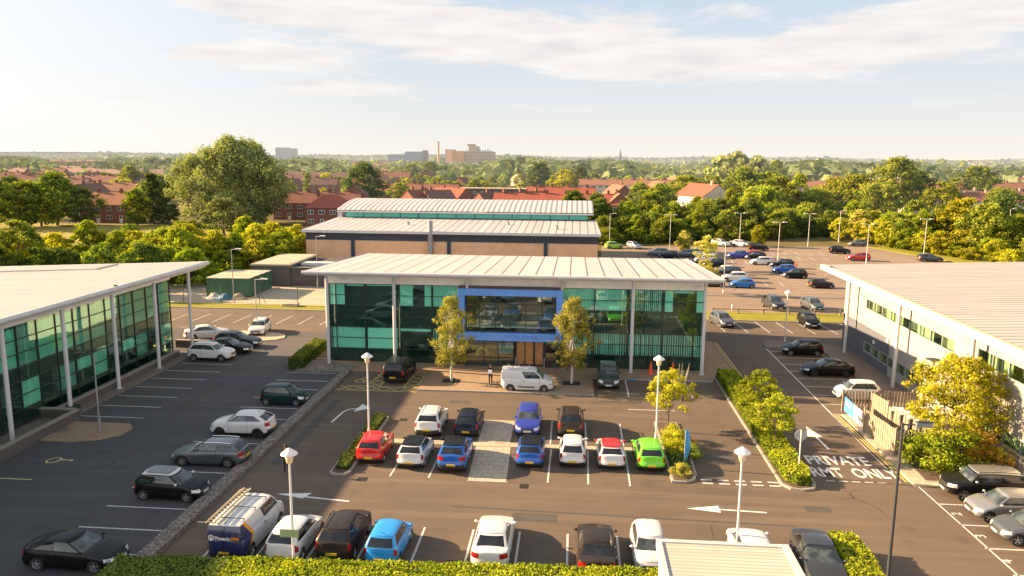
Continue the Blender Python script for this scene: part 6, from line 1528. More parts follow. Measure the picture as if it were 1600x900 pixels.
belt((67.5, 186), (82, 143), 1, 4.2, ['shrub', 'mC'], gB, ['bright yellow green shrub at the right edge of the back car park'], .75, 1.0, 5, mats=['leaf_yellow', 'leaf_lime', 'leaf_yellow'])
belt((86, 140), (150, 150), 6, 6.0, ['mC', 'mB', 'mA', 'shrub'], 'sunlit trees right of the back car park', ['sunlit tree right of the back car park', 'yellow sunlit bush right of the back car park'], .62, .92, 7.0, mats=['leaf_lime', 'leaf_yellow', 'leaf_green', 'leaf_lime', 'leaf_green'])
# shrubs on the left, behind the left office and beside the hall
gC = 'shrubs behind the left office'
belt((-49, 128), (-62, 110), 2, 4.0, ['shrub', 'mC', 'mB'], gC, ['yellow green shrub between the containers and the hall'], .8, 1.05, -5, mats=['leaf_lime', 'leaf_yellow', 'leaf_lime'])
belt((-54, 108), (-74, 112), 3, 4.4, ['shrub', 'mC', 'mE'], gC, ['dense sunlit shrub between the containers and the left office roof'], .7, .95, -6, mats=['leaf_lime', 'leaf_green', 'leaf_lime', 'leaf_yellow'])
belt((-74, 120), (-150, 128), 3, 4.6, ['shrub', 'mC', 'shrub'], gC, ['dense sunlit shrub behind the roof of the left office', 'green shrub behind the roof of the left office'], .55, .85, -7, mats=['leaf_lime', 'leaf_green', 'leaf_lime', 'leaf_yellow'])
belt((-58, 99), (-80, 94), 2, 4.2, ['mE', 'mA', 'shrub'], gC, ['green shrub seen between the posts of the left office'], .7, .9, -5, mats=['leaf_green', 'leaf_dark'])
belt((-46, 134), (-64, 158), 2, 5.5, ['mC', 'mB'], 'trees beside the brick hall', ['yellow green tree left of the brick hall'], .75, .95, 6, mats=['leaf_lime', 'leaf_yellow'])
for px, Y, k, s_, mt, l in ((30, 118, 'mA', .95, 'leaf_green', 'dark green tree at the left edge above the office roof'), (85, 128, 'mC', .9, 'leaf_yellow', 'yellowish tree in the shrub line at the left'), (140, 130, 'mB', 1.0, 'leaf_lime', 'pale green tree at the edge of the field'), (205, 138, 'mE', .85, 'leaf_green', 'dark round tree at the corner of the field'), (185, 128, 'mB', .8, 'leaf_lime', 'narrow lime green tree beside the field')):
    d = ray(px, 400); X = d[0]/d[1]*Y; tree(k, (X, Y, -.02), l, 1, s_, None, mt)
# beyond the field: big dark trees left
for px, py, k, s_, sz_, mt, l in ((-5, 357, 'mD', 1.5, 1.3, 'leaf_green', 'tall tree cut by the left edge of the photo'), (40, 355, 'mA', 1.45, 1.35, 'leaf_green', 'broad dark tree beyond the left end of the field'), (90, 352, 'mD', 1.7, 1.5, 'leaf_green', 'largest dark tree beyond the field'), (128, 352, 'mA', 1.3, 1.15, 'leaf_dark', 'dark tree left of the red brick house'), (65, 354, 'mE', 1.4, 1.2, 'leaf_lime', 'lighter tree between the dark ones beyond the field'),
    (215, 352, 'mB', 1.3, 1.35, 'leaf_lime', 'sunlit yellow green tree right of the red brick house'), (240, 350, 'conifer', 1.15, 1.2, None, 'dark conifer left of the willow'), (262, 350, 'conifer', 1.0, 1.0, None, 'second dark conifer touching the willow'), (245, 335, 'mA', 1.6, 1.5, 'leaf_willow', 'pale tall tree behind the conifers'), (350, 368, 'mE', 1.55, 1.25, 'leaf_willow', 'pale rounded tree at the foot of the willow'), (290, 376, 'shrub', 1.5, 1.3, 'leaf_green', 'round green bush left of the willow foot'), (20, 342, 'mD', 1.4, 1.3, 'leaf_dark', 'dark tree behind the trees at the left edge')):
    x, y = at(px, py); tree(k, (x, y, -.02), l, px, s_, None, mt, sz=sz_)
for px, py, k, s_, sz_, mt, l in ((570, 322, 'mD', 2.1, 1.75, 'leaf_dark', 'big dark green tree above the left part of the hall roof'), (627, 320, 'mA', 1.2, 1.0, 'leaf_lime', 'round lighter tree right of the big dark one'), (512, 300, 'mC', 1.8, 1.7, 'leaf_yellow', 'yellow tree among the red roofs'), (482, 300, 'conifer', 1.1, .9, 'leaf_green', 'small bright conifer among the roofs'), (645, 286, 'mA', 1.8, 1.6, 'leaf_green', 'dark tree under the chimney'), (672, 284, 'mD', 1.9, 1.6, 'leaf_green', 'tree right below the tall chimney'), (648, 262, 'farU', 1.7, 1.3, 'leaf_lime', 'dome shaped bright tree left of the chimney'),
    (742, 308, 'mB', 1.5, 1.2, 'leaf_lime', 'bright tree at the left end of the black block'), (880, 305, 'mC', 2.4, 2.2, 'leaf_yellow', 'tall yellow tree in the centre right'), (842, 300, 'mD', 2.0, 1.7, 'leaf_dark', 'dark round tree beside the cream house'), (905, 300, 'mD', 1.6, 1.5, 'leaf_dark', 'dark tree right of the tall yellow one'), (998, 328, 'mB', 1.7, 1.4, 'leaf_lime', 'lime tree between the two brick gables'), (1070, 330, 'mA', 2.0, 1.5, 'leaf_lime', 'bright tree left of the white gable house'), (1030, 340, 'mB', 2.0, 1.5, 'leaf_lime', 'lime green tree before the brick gables'),
    (1125, 300, 'farU', 2.1, 1.9, 'leaf_willow', 'tall airy poplar group member on the skyline, left'), (1150, 298, 'farU', 2.3, 2.15, 'leaf_willow', 'tallest airy tree on the right skyline'), (1182, 300, 'farU', 2.0, 1.9, 'leaf_willow', 'tall airy tree right of the tallest one'), (1210, 292, 'farU', 1.8, 1.7, 'leaf_lime', 'tall thin crown on the right skyline'), (1262, 290, 'farU', 1.7, 1.55, 'leaf_willow', 'feathery tree on the right skyline'), (1105, 320, 'farT', 1.5, 1.2, 'leaf_green', 'dark green tree behind the white gable house'), (1160, 335, 'mD', 2.2, 1.7, 'leaf_green', 'dark tree right of the white gable house'), (1200, 338, 'mA', 2.4, 1.7, 'leaf_green', 'wide green tree below the orange roof'),
    (1300, 335, 'mC', 2.6, 2.2, 'leaf_yellow', 'large rounded bright yellow tree on the right'), (1335, 338, 'mE', 2.5, 2.0, 'leaf_lime', 'wide yellow green tree next to the bright yellow one'), (1395, 335, 'mD', 2.5, 2.1, 'leaf_green', 'broad dark tree right of the yellow ones'), (1430, 332, 'mD', 2.0, 1.6, 'leaf_dark', 'dark tree before the orange roofs at the right'), (1525, 318, 'mA', 2.4, 1.9, 'leaf_green', 'broad green tree among the right roofs'),
    (240, 275, 'farU', 2.1, 1.6, 'leaf_far', 'pale tall row tree left of the willow, left half'), (222, 275, 'farT', 1.9, 1.5, 'leaf_far', 'pale tree at the left end of the skyline row'), (262, 275, 'farU', 2.0, 1.5, 'leaf_far', 'pale skyline tree touching the willow'), (150, 300, 'mC', 2.0, 1.4, 'leaf_yellow', 'yellow tree over the roofs on the left'), (205, 300, 'mB', 2.2, 1.8, 'leaf_lime', 'feathery light tree among the left roofs'),
    (1440, 268, 'farT', 2.6, 1.9, 'leaf_lime', 'pale green tree of the skyline group at the right, first'), (1470, 268, 'farU', 2.7, 2.1, 'leaf_lime', 'pale green tree of the skyline group at the right, tallest'), (1500, 268, 'farT', 2.6, 1.9, 'leaf_lime', 'pale green tree of the skyline group at the right, last')):
    x, y = at(px, py); tree(k, (x, y, -.02), l, px, s_, None, mt, sz=sz_)
# back car park saplings
for x, y, s_, mt, l in ((22.8, 160.8, .62, 'leaf_birch', 'pale yellow young tree at the left of the back car park'), (40.6, 172.5, .68, 'leaf_yellow', 'golden young tree above the black pickup'), (62.5, 187, .8, 'leaf_yellow', 'yellow tree leaning out of the hedge at the far right corner'), (68, 190, 1.05, 'leaf_birch', 'drooping pale birch at the far corner'), (33, 176, .45, 'leaf_green', 'small green sapling between the two white cars')):
    tree('mB', (x, y, 0), l, x, s_, None, mt, sz=s_*.95)
tree('small', (18.6, 110.0, 0), 'thin yellow sapling by the road beyond the office corner', 1, 1.3, None, 'leaf_birch')
tree('small', (22.8, 133.5, 0), 'thin yellow sapling seen above the office roof corner', 2, 1.6, None, 'leaf_birch')
#==PART5==
# ================================================================== HOUSES AND SKYLINE
def house_proto(key, name, L, D, h, rh, wall, tile_, units=2, chim=1, hip=False, white=None, win='white_upvc', simple=False, flat=False, dormer=False):
    """long axis x; fronts face -y and +y"""
    P = []; m = MB(); x0, x1, y0, y1 = -L/2, L/2, -D/2, D/2
    m.box(x0, x1, y0, y1, -.3, h)
    if not hip and not flat:
        for x in (x0, x1):
            s = 1 if x > 0 else -1; m.poly([(x, y0, h), (x, y1, h), (x, 0, h+rh)][::s])
    P.append(('wall', m.mesh('wall', [M[wall]]), [], 'wall'))
    m = MB(); o = .35
    if flat: m.box(x0-.1, x1+.1, y0-.1, y1+.1, h, h+.3)
    elif hip:
        q = min(D/2, L/2-.2); a, b = (x0-o+q, 0, h+rh), (x1+o-q, 0, h+rh)
        m.quad((x0-o, y0-o, h-.1), (x1+o, y0-o, h-.1), b, a); m.quad((x1+o, y1+o, h-.1), (x0-o, y1+o, h-.1), a, b)
        m.poly([(x0-o, y1+o, h-.1), (x0-o, y0-o, h-.1), a]); m.poly([(x1+o, y0-o, h-.1), (x1+o, y1+o, h-.1), b])
    else:
        e = o*rh/(D/2)
        for s in (-1, 1):
            pts = [(x0-.15, s*(D/2+o), h-e+.08), (x1+.15, s*(D/2+o), h-e+.08), (x1+.15, 0, h+rh+.08), (x0-.15, 0, h+rh+.08)]; pts = pts if s < 0 else pts[::-1]
            m.poly(pts); lo = [(x, y, z-.14) for x, y, z in pts]; m.poly(lo[::-1])
            for i in range(4): j = (i+1) % 4; m.quad(lo[i], lo[j], pts[j], pts[i])
    roof = m.mesh('roof', [M[tile_]]); ch = []
    for k in range(chim):
        cx = lerp(x0, x1, (k+.5)/chim) if chim > 1 else x0+L*.22
        c = MB().box(cx-.4, cx+.4, -.35, .35, h+rh-.7, h+rh+1.0); c.tube((cx-.15, 0, h+rh+1), (cx-.15, 0, h+rh+1.3), .1, n=6); c.tube((cx+.18, 0, h+rh+1), (cx+.18, 0, h+rh+1.3), .1, n=6); ch.append(('chimney', c.mesh('chimney', [M['red_brick'] if wall != 'cream' else M['haze_brick']]), None))
    P.append(('roof', roof, ch, 'roof'))
    nW = max(2, int(units*2))
    if not simple:
        for s in (-1, 1):
            for fl, z in ((0, .95), (1, 3.35)):
                if z+1.2 > h: continue
                for k in range(nW):
                    cx = lerp(x0, x1, (k+.5)/nW); y = s*D/2; isdoor = fl == 0 and k % 2 == 1
                    w_ = .5 if isdoor else .8; za, zb_ = (0, 2.05) if isdoor else (z, z+1.15)
                    f = MB(); f.box(cx-w_, cx+w_, min(y, y+s*.06), max(y, y+s*.06), za, zb_)
                    p = MB(); 
                    if isdoor: p.box(cx-w_+.15, cx+w_-.15, min(y+s*.061, y+s*.07), max(y+s*.061, y+s*.07), 1.2, zb_-.15)
                    else:
                        for u in (-1, 1): p.box(min(cx+u*.06, cx+u*(w_-.08)), max(cx+u*.06, cx+u*(w_-.08)), min(y+s*.061, y+s*.07), max(y+s*.061, y+s*.07), za+.1, zb_-.1)
                    P.append(('door' if isdoor else 'window', f.mesh('frame', [M[win]]), [('pane', p.mesh('pane', [M['pane']]), None)], None))
        for s in (-1, 1):       # gable windows
            f = MB(); x = s*L/2; f.box(min(x, x+s*.05), max(x, x+s*.05), -.6, .6, 3.4, 4.5); p = MB(); p.box(min(x+s*.051, x+s*.06), max(x+s*.051, x+s*.06), -.5, .5, 3.5, 4.4)
            if h > 4.6: P.append(('window', f.mesh('frame', [M[win]]), [('pane', p.mesh('pane', [M['pane']]), None)], None))
    else:
        for s in (-1, 1):
            m = MB(); p = MB()
            for fl, z in ((0, .95), (1, 3.35)):
                for k in range(nW):
                    cx = lerp(x0, x1, (k+.5)/nW); y = s*D/2; m.box(cx-.8, cx+.8, min(y, y+s*.05), max(y, y+s*.05), z, z+1.15); p.box(cx-.6, cx+.6, min(y+s*.051, y+s*.07), max(y+s*.051, y+s*.07), z+.12, z+1.05)
            P.append(('windows', m.mesh('frames', [M[win]]), [('panes', p.mesh('panes', [M['pane']]), None)], None))
    HP[key] = (name, P)
HP = {}
def house(key, x, y, deg, label, group=None, tile_=None, wall=None, sc=1, sx=1):
    name, P = HP[key]; r = thing(name, label, 'house', (x, y, -.02), R_(deg), group); r.scale = (sc*sx, sc, sc)
    for nme, me, ch, slot in P:
        o = link(nme, me, r)
        mt = M[tile_] if slot == 'roof' and tile_ else M[wall] if slot == 'wall' and wall else None
        if mt: o.material_slots[0].link = 'OBJECT'; o.material_slots[0].material = mt
        for n2, m2, s2 in ch: link(n2, m2, o)
    return r
house_proto('terr', 'terraced_house_row', 26, 8, 5.2, 3.0, 'red_brick', 'tile_red', 4, 4)
house_proto('semi', 'semi_detached_house', 13, 8.2, 5.2, 3.1, 'red_brick', 'tile_red', 2, 2)
house_proto('gable', 'brick_house', 9.5, 8.5, 5.3, 3.2, 'red_brick', 'tile_orange', 1.5, 1)
house_proto('hip', 'brick_house', 12, 9, 5.2, 3.4, 'red_brick', 'tile_red', 2, 1, hip=True)
house_proto('white', 'white_gabled_house', 15, 10.5, 6.6, 3.4, 'cream', 'tile_orange', 2.5, 1)
house_proto('block', 'black_clad_block', 36, 9, 5.6, .6, 'black_clad', 'slab', 6, 0, flat=True)
house_proto('long', 'terraced_house_row', 40, 8.5, 5.0, 2.8, 'cream', 'tile_orange', 6, 5)
house_proto('farterr', 'distant_house_row', 34, 9, 5.0, 3.4, 'red_brick', 'tile_red', 4, 3, simple=True)
M['tile_far'] = tile('far_tile', (.33, .20, .155), (.40, .26, .20), (.28, .20, .17))  # red tile paled to carry the distance haze in its colour
def place(key, px, py, deg, label, **k): x, y = at(px, py); return house(key, x, y, deg, label, **k)
HL = [('semi', 176, 346, 2, 'red brick semi with white door seen between the dark trees on the left', dict(tile_='tile_orange')), ('terr', 172, 318, 4, 'orange tiled row just behind the brick semi on the left', dict(tile_='tile_orange')), ('semi', 142, 322, 88, 'brick house with dark gable left of the orange tiled row', dict(tile_='tile_dark')),
 ('terr', 100, 306, 3, 'dark roofed row behind the trees beyond the field', dict(tile_='tile_dark')), ('terr', 215, 300, 2, 'brown roofed row right of the dark roofed row', dict(tile_='tile_dark')), ('semi', 60, 296, 60, 'small turned house between the left rows', dict(tile_='tile_red')),
 ('terr', 500, 342, 3, 'red roofed row partly behind the willow', dict(tile_='tile_red')), ('hip', 518, 352, 5, 'lower red roofed house touching the hall roof on the left', dict(tile_='tile_bright')), ('gable', 556, 326, 100, 'brick house with dark gable left of the big dark tree', dict(tile_='tile_dark')),
 ('terr', 612, 318, -4, 'row with red and brown roof right of the big dark tree', dict(tile_='tile_red')), ('terr', 668, 318, -4, 'row with pale windows below the chimney', dict(tile_='tile_red')), ('gable', 655, 338, 50, 'brick house with steep red roof above the hall, left one', dict(tile_='tile_red')), ('gable', 684, 338, 40, 'brick house with dark gable roof above the hall', dict(tile_='tile_dark')), ('semi', 705, 330, -30, 'steep red roofed house right of the dark gabled one', dict(tile_='tile_bright')), ('gable', 722, 302, 70, 'bright brick house with black roof near the black block', dict(tile_='tile_dark')),
 ('block', 771, 315, -2, 'long black clad two storey block with white doors', {}), ('gable', 812, 290, 60, 'cream gabled house with dark roof', dict(tile_='tile_dark', wall='cream')), ('terr', 800, 340, 42, 'brown roofed row ending in a brick gable above the hall', dict(tile_='tile_dark')),
 ('terr', 876, 326, -2, 'long bright red roofed row behind the hall', dict(tile_='tile_bright')), ('terr', 838, 344, -2, 'red roofed row just behind the hall vault, left half', dict(tile_='tile_bright')), ('terr', 900, 344, -2, 'red roofed row just behind the hall vault, right half', dict(tile_='tile_bright')),
 ('gable', 955, 344, 118, 'brick house with tall chimneys right of the hall', dict(tile_='tile_orange')), ('gable', 965, 322, 118, 'second brick gable behind the one with tall chimneys', dict(tile_='tile_orange')), ('long', 962, 303, -2, 'long white walled row with orange roof', {}), ('long', 1010, 303, -2, 'long dark walled row continuing the orange roof', dict(wall='black_clad')),
 ('gable', 1027, 312, 118, 'brick house with orange roof left of the white gable', dict(tile_='tile_orange')), ('gable', 1052, 300, 115, 'orange roofed house with brick chimney', dict(tile_='tile_orange')), ('white', 1098, 338, 115, 'tall white gabled house with orange roof rising from the trees', dict(sc=1.08, tile_='tile_bright')), ('gable', 1100, 314, 115, 'brown roofed house behind the white gabled one', dict(tile_='tile_orange')),
 ('long', 1232, 305, -3, 'long orange roofed row on the right, above the trees', {}), ('terr', 1315, 292, -3, 'orange roof with chimneys beyond the yellow tree', dict(tile_='tile_orange')), ('long', 1358, 300, -2, 'low orange roofed row in the right middle distance', {}), ('long', 1460, 294, -3, 'long dark red roofed row at the right', dict(tile_='tile_dark')), ('long', 1560, 294, -3, 'long red roofed row cut by the right edge', dict(tile_='tile_red')),
 ('terr', 1455, 312, -3, 'orange roofed row before the dark red one', dict(tile_='tile_orange')), ('semi', 1500, 316, 60, 'orange roofed gabled house at the right', dict(tile_='tile_orange')), ('long', 1500, 334, -4, 'long brown roof over the trees at the right', dict(tile_='tile_red')), ('long', 1590, 330, -4, 'long brown roof cut by the right edge, over the trees', dict(tile_='tile_dark')), ('terr', 1580, 310, 2, 'pale orange roofed row at the right edge', dict(tile_='tile_orange'))]
taken = []
for k, px, py, dg_, l, kw in HL: place(k, px, py, dg_, l, **kw); taken.append((px, py))
hr = random.Random(12); gH = 'red roofed terraces in the distance'
ROWS = [(300, 0, 230, 62), (290, 0, 290, 60), (281, 0, 290, 54), (273, 0, 300, 46), (266, 0, 300, 40), (261, 0, 300, 36),
        (305, 440, 560, 70), (296, 440, 720, 64), (287, 450, 780, 58), (279, 450, 800, 50), (272, 450, 830, 44), (266, 450, 850, 40), (261, 470, 640, 36),
        (286, 900, 1060, 60), (279, 940, 1080, 60), (272, 1320, 1600, 46), (280, 1330, 1600, 52), (265, 1290, 1430, 30), (260, 1280, 1440, 26), (257, 1290, 1440, 22)]
def nearany(px, py, r_): return any(abs(px-a) < r_ and abs(py-b) < 8 for a, b in taken)
for py, a, b, st in ROWS:
    px = a+hr.uniform(0, st*.4)
    while px < b:
        if not nearany(px, py, 26):
            x, y = at(px, py+hr.uniform(-1.5, 1.5)); q = hr.random()
            if q < .86:
                k = hr.choice(('farterr', 'farterr', 'terr', 'semi') if py > 284 else ('farterr',)); ang = hr.choice((2, -3, 5, 0)) if hr.random() < .75 else hr.choice((80, 60, 40))
                t_ = hr.choice(('tile_red', 'tile_orange', 'tile_dark', 'tile_red')) if py > 282 else hr.choice(('tile_far', 'tile_far', 'tile_far', 'tile_orange'))
                house(k, x, y, ang, {'tile_red': 'brick terrace with a red tiled roof in the distant estate', 'tile_orange': 'brick terrace with an orange tiled roof in the distant estate', 'tile_dark': 'brick terrace with a dark brown roof in the distant estate', 'tile_far': 'hazy terrace with a haze-paled red roof in the distant estate'}[t_], gH, tile_=t_, sc=1.0 if py > 270 else 1.25)
        px += st*hr.uniform(.8, 1.25)
# trees among the houses
gF = 'trees among the distant houses'
lF = {'leaf_far': 'hazy pale green tree among the distant roofs', 'leaf_green': 'green tree among the distant roofs', 'leaf_lime': 'bright green tree among the distant roofs', 'leaf_yellow': 'yellow tree among the distant roofs', 'leaf_willow': 'grey green tree among the distant roofs'}
n_ = 0
for py, a, b, st, s0, s1 in ((310, 430, 560, 40, .6, .9), (308, 0, 150, 26, .7, 1.0), (298, 0, 290, 34, .6, .95), (302, 0, 290, 34, .6, 1.0), (293, 0, 300, 32, .6, 1.0), (285, 0, 300, 30, .6, 1.0), (276, 0, 310, 34, .8, 1.1), (269, 0, 310, 36, .9, 1.3), (301, 600, 830, 36, .6, .9), (291, 440, 860, 26, .6, 1.0), (283, 440, 920, 22, .7, 1.0), (275, 440, 1000, 28, .9, 1.3), (268, 440, 1100, 30, 1.1, 1.6), (263, 440, 1110, 34, 1.3, 1.8),
    (296, 900, 1120, 24, .8, 1.1), (286, 880, 1120, 20, .8, 1.2), (277, 850, 1120, 16, .9, 1.3), (284, 1120, 1320, 20, 1.0, 1.5), (275, 1120, 1290, 22, 1.2, 1.7), (268, 1100, 1290, 24, 1.3, 1.9), (302, 1380, 1600, 36, .8, 1.2), (288, 1280, 1600, 26, .8, 1.2), (277, 1300, 1600, 28, .9, 1.3), (270, 1420, 1600, 22, 1.3, 1.9)):
    px = a
    while px < b:
        x, y = at(px, py+hr.uniform(-3, 3)); mt = hr.choice(('leaf_green', 'leaf_lime', 'leaf_lime', 'leaf_yellow') if py > 280 else ('leaf_far', 'leaf_far', 'leaf_lime', 'leaf_willow', 'leaf_yellow'))
        sc = hr.uniform(s0, s1)*.95; tree(hr.choice(('farT', 'farU', 'farT')), (x, y, -.02), lF[mt], hr.random()*6.28, sc, gF, mat=mt, sz=sc*hr.uniform(.72, 1.0)); n_ += 1; px += st*hr.uniform(.6, 1.4)
# the far wooded horizon: a mass nobody could count
def woods(name, label, y0, y1, n, size, hh, mat, seed, half=1.0):
    r = random.Random(seed); m = MB(); k = 0
    for i in range(n):
        Y = y0+(y1-y0)*(i/n)**1.2; Y *= r.uniform(.96, 1.04); px = r.uniform(-60, 1660); d = ray(px, 300); X = d[0]/d[1]*Y
        s_ = size*(Y/y0)**.55; H_ = hh*r.uniform(.6, 1.25)*(1+.35*math.sin(px*.013+seed)+.2*math.sin(px*.041))
        tone = r.uniform(-.25, .25)
        for j in range(12):
            v = rvec(r); p = Vector((X+v.x*s_*1.1, Y+v.y*s_, H_*(.15+.75*abs(v.z)*1.0))); random.seed(seed*7+k); k += 1
            m.leaf(p, (v+Vector((0, -.5, .6))).normalized(), s_*r.uniform(.35, .7), max(0, min(1, .42+tone+.3*v.z+r.uniform(-.15, .15)-.15*v.x)), .8)  # tone lighter on top and sunward side, sunlight put into the colour
    o = m.build(name, M[mat]); tag(o, label, 'woodland', None, 'stuff'); return o
M['leaf_haze'] = leafmat('leaf_haze', (.12, .14, .085), (.17, .185, .11), (.22, .225, .13), .15, 0)  # haze put into the leaf colours, pale and flat
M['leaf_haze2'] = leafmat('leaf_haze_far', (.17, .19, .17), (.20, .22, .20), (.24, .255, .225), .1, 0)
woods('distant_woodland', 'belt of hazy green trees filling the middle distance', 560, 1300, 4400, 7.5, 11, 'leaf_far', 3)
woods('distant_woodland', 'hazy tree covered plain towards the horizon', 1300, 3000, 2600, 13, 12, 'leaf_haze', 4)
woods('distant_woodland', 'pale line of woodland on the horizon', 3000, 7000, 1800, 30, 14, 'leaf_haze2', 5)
m = MB(); prv = None
for k in range(60):
    a = R_(-48+k*1.75); x, y = 8500*math.sin(a), 8500*math.cos(a); z = 26+16*math.sin(k*.35)+9*math.sin(k*.9)
    if prv: m.quad((prv[0], prv[1], -5), (x, y, -5), (x, y, z), prv)
    prv = (x, y, z)
struct('hills', m, pbr('hill_haze', (.42, .45, .48), 1, var=.03, scale=.001), 'faint blue hills on the horizon')  # hazy blue of the distance put into the hill colour
# skyline buildings
def skyb(px, Y, w_, h, dpt, mat, label, name='tower_block', cat='building', floors=0, cols=0, z0=0, tilt=0):
    d = ray(px, 250); X = d[0]/d[1]*Y; r = thing(name, label, cat, (X, Y, 0), R_(tilt)); MB().box(-w_/2, w_/2, -dpt/2, dpt/2, z0, h).build('wall', M[mat], r)
    if floors:
        for f in range(floors if cols > 1 else 0):
            m = MB(); z = z0+(h-z0)*(f+.35)/floors; n = max(1, cols)
            for c in range(n): x = -w_/2+w_*(c+.2)/n; m.box(x, x+w_/n*.6, -dpt/2-.3, -dpt/2, z, z+(h-z0)/floors*.45)
            m.build('window_row', M['haze_win'], r)
    MB().box(-w_/2*.9, w_/2*.9, -dpt/2*.9, dpt/2*.9, h, h+.8).build('roof', M[mat], r)
    return r
YH = 1150
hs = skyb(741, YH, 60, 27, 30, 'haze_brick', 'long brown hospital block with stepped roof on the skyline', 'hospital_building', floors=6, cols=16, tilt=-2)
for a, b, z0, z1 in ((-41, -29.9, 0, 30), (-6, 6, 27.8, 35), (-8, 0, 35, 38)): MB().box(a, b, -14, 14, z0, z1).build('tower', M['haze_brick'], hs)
MB().box(-30.3, -12, -20, -15.2, 0, 27.5).build('lit_wing', pbr('lit_brick', (.62, .44, .32), .9, var=.05, scale=.05), hs)  # paler copy of the brick, sunlight on the wing put into its colour
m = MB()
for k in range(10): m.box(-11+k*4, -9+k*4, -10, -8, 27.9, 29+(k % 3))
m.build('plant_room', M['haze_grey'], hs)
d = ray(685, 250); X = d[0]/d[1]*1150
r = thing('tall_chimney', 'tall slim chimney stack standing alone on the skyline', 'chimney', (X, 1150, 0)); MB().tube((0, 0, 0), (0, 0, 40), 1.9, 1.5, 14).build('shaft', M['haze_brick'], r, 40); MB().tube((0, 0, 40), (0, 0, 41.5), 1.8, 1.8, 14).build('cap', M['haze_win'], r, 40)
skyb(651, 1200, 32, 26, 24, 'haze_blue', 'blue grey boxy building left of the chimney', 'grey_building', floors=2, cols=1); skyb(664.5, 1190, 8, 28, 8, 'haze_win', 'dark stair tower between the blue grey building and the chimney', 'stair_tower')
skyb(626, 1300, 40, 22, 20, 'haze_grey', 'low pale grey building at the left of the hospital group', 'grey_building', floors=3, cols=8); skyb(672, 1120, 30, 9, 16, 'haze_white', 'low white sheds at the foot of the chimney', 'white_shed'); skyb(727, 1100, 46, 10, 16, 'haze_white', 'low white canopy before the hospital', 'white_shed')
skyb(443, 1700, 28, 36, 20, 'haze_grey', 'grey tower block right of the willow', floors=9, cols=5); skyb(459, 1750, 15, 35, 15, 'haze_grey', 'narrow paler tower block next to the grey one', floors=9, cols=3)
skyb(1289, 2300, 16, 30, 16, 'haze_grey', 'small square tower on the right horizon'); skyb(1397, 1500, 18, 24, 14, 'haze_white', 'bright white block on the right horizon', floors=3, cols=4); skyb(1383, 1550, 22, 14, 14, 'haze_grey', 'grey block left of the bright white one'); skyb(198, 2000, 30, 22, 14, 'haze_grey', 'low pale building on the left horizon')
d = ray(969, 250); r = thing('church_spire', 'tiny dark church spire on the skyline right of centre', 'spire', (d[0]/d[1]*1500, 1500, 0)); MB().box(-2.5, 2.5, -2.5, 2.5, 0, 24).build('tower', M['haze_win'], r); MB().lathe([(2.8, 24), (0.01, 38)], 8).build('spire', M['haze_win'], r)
# surface repairs and wear on the asphalt
pr_ = random.Random(31)
for i, (x0, x1, y0, y1) in enumerate(((-9.5, -7.9, 57.2, 57.9), (2.2, 5.6, 58.6, 59.1), (8.6, 10.9, 47.6, 48.5), (-3.0, -.6, 38.0, 38.9), (13.0, 14.4, 40.6, 41.3), (15.6, 16.4, 60.0, 66.0), (-29.8, -28.9, 52, 60), (-28.5, -26.8, 44.2, 45.1), (-18.6, -18.0, 44, 57))):
    sheet('asphalt_patch', rect(x0, x1, y0, y1), .0062+.0001*i+(.002 if x0 < -21 else 0), M['patch'], 'darker repaired rectangle in the asphalt')

# aerial haze painted on by emission: materials of things hundreds of metres to the north take on the colour of the air there
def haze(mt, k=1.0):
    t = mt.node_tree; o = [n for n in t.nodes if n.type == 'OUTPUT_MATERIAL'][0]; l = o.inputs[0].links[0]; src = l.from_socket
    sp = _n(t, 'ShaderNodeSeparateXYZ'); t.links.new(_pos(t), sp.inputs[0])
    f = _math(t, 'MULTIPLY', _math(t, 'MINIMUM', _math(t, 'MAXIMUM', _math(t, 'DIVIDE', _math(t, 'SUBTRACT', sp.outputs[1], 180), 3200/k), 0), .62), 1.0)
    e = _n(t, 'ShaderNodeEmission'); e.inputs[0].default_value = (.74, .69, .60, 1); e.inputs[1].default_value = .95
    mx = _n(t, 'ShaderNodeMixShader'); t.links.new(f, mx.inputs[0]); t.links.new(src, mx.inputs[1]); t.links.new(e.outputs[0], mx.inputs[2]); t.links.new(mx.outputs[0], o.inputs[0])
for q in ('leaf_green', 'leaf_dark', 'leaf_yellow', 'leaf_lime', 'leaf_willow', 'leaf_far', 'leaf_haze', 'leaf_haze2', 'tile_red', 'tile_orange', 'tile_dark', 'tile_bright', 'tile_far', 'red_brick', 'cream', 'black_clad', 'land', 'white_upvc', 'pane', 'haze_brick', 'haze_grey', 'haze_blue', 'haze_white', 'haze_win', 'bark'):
    haze(M[q])

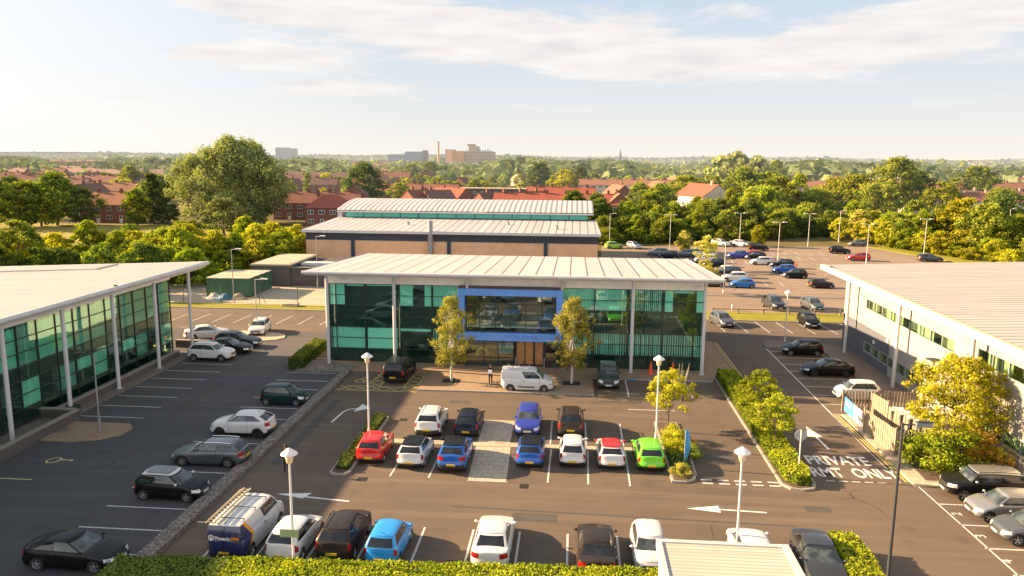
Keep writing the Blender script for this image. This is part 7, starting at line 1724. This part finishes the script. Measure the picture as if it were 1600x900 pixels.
for hx, hy in ((-7.8, 30.9), (-1.2, 31.2), (2.4, 31.4)):
    m = MB(); r_ = random.Random(int(hx*10))
    for k in range(9): a, b = r_.uniform(-.35, .35), r_.uniform(-.2, .2); m.tube((a*.5, b*.5, .75), (a, b, 1.05+r_.uniform(0, .14)), .008, .003, 4)
    o = m.build('dry_twigs', M['bark']); o.location = (hx, hy, 0); tag(o, 'dry twigs sticking out of the front hedge, '+('left of the white saloon' if hx < -5 else 'right of the white saloon' if hx < 0 else 'near the shelter'), 'twigs')

# garden trees that break up the near estate roofs
for py, a, b, st in ((322, 0, 140, 24), (313, 110, 290, 26), (304, 0, 290, 24), (295, 0, 290, 22), (312, 590, 740, 34), (303, 600, 760, 26), (294, 470, 850, 24), (300, 1290, 1600, 34)):
    px = a+hr.uniform(0, st)
    while px < b:
        x, y = at(px, py+hr.uniform(-2, 2)); sc = hr.uniform(.75, 1.15); mt = hr.choice(('leaf_green', 'leaf_lime', 'leaf_yellow', 'leaf_willow'))
        tree(hr.choice(('mA', 'mB', 'mE', 'mG')), (x, y, -.02), {'leaf_green': 'mid green garden tree between the estate roofs', 'leaf_lime': 'fresh green garden tree between the estate roofs', 'leaf_yellow': 'yellowing garden tree between the estate roofs', 'leaf_willow': 'grey green garden tree between the estate roofs'}[mt], hr.random()*6.28, sc, 'garden trees of the estate', mat=mt, sz=sc*.9, name='garden_tree'); px += st*hr.uniform(.6, 1.5)
for q in ('leaf_green',): pass

for px, py, k, sc, mt, l in ((1185, 352, 'mG', 1.6, 'leaf_lime', 'broad bright tree between the white gabled house and the long orange roof'), (1215, 350, 'mA', 1.7, 'leaf_green', 'tall green tree below the long orange roof, right one'), (1245, 346, 'mF', 1.6, 'leaf_lime', 'upright lime tree before the big yellow tree'), (1275, 350, 'mG', 1.5, 'leaf_green', 'rounded green tree left of the big yellow tree'), (1365, 345, 'mG', 1.7, 'leaf_green', 'rounded green tree right of the big yellow tree'), (1470, 345, 'mA', 1.5, 'leaf_lime', 'sunlit tree before the brown roofs at the right'), (1560, 345, 'mG', 1.5, 'leaf_green', 'green tree before the brown roofs at the right edge')):
    x, y = at(px, py); tree(k, (x, y, -.02), l, px, sc, None, mt, sz=sc*.95)
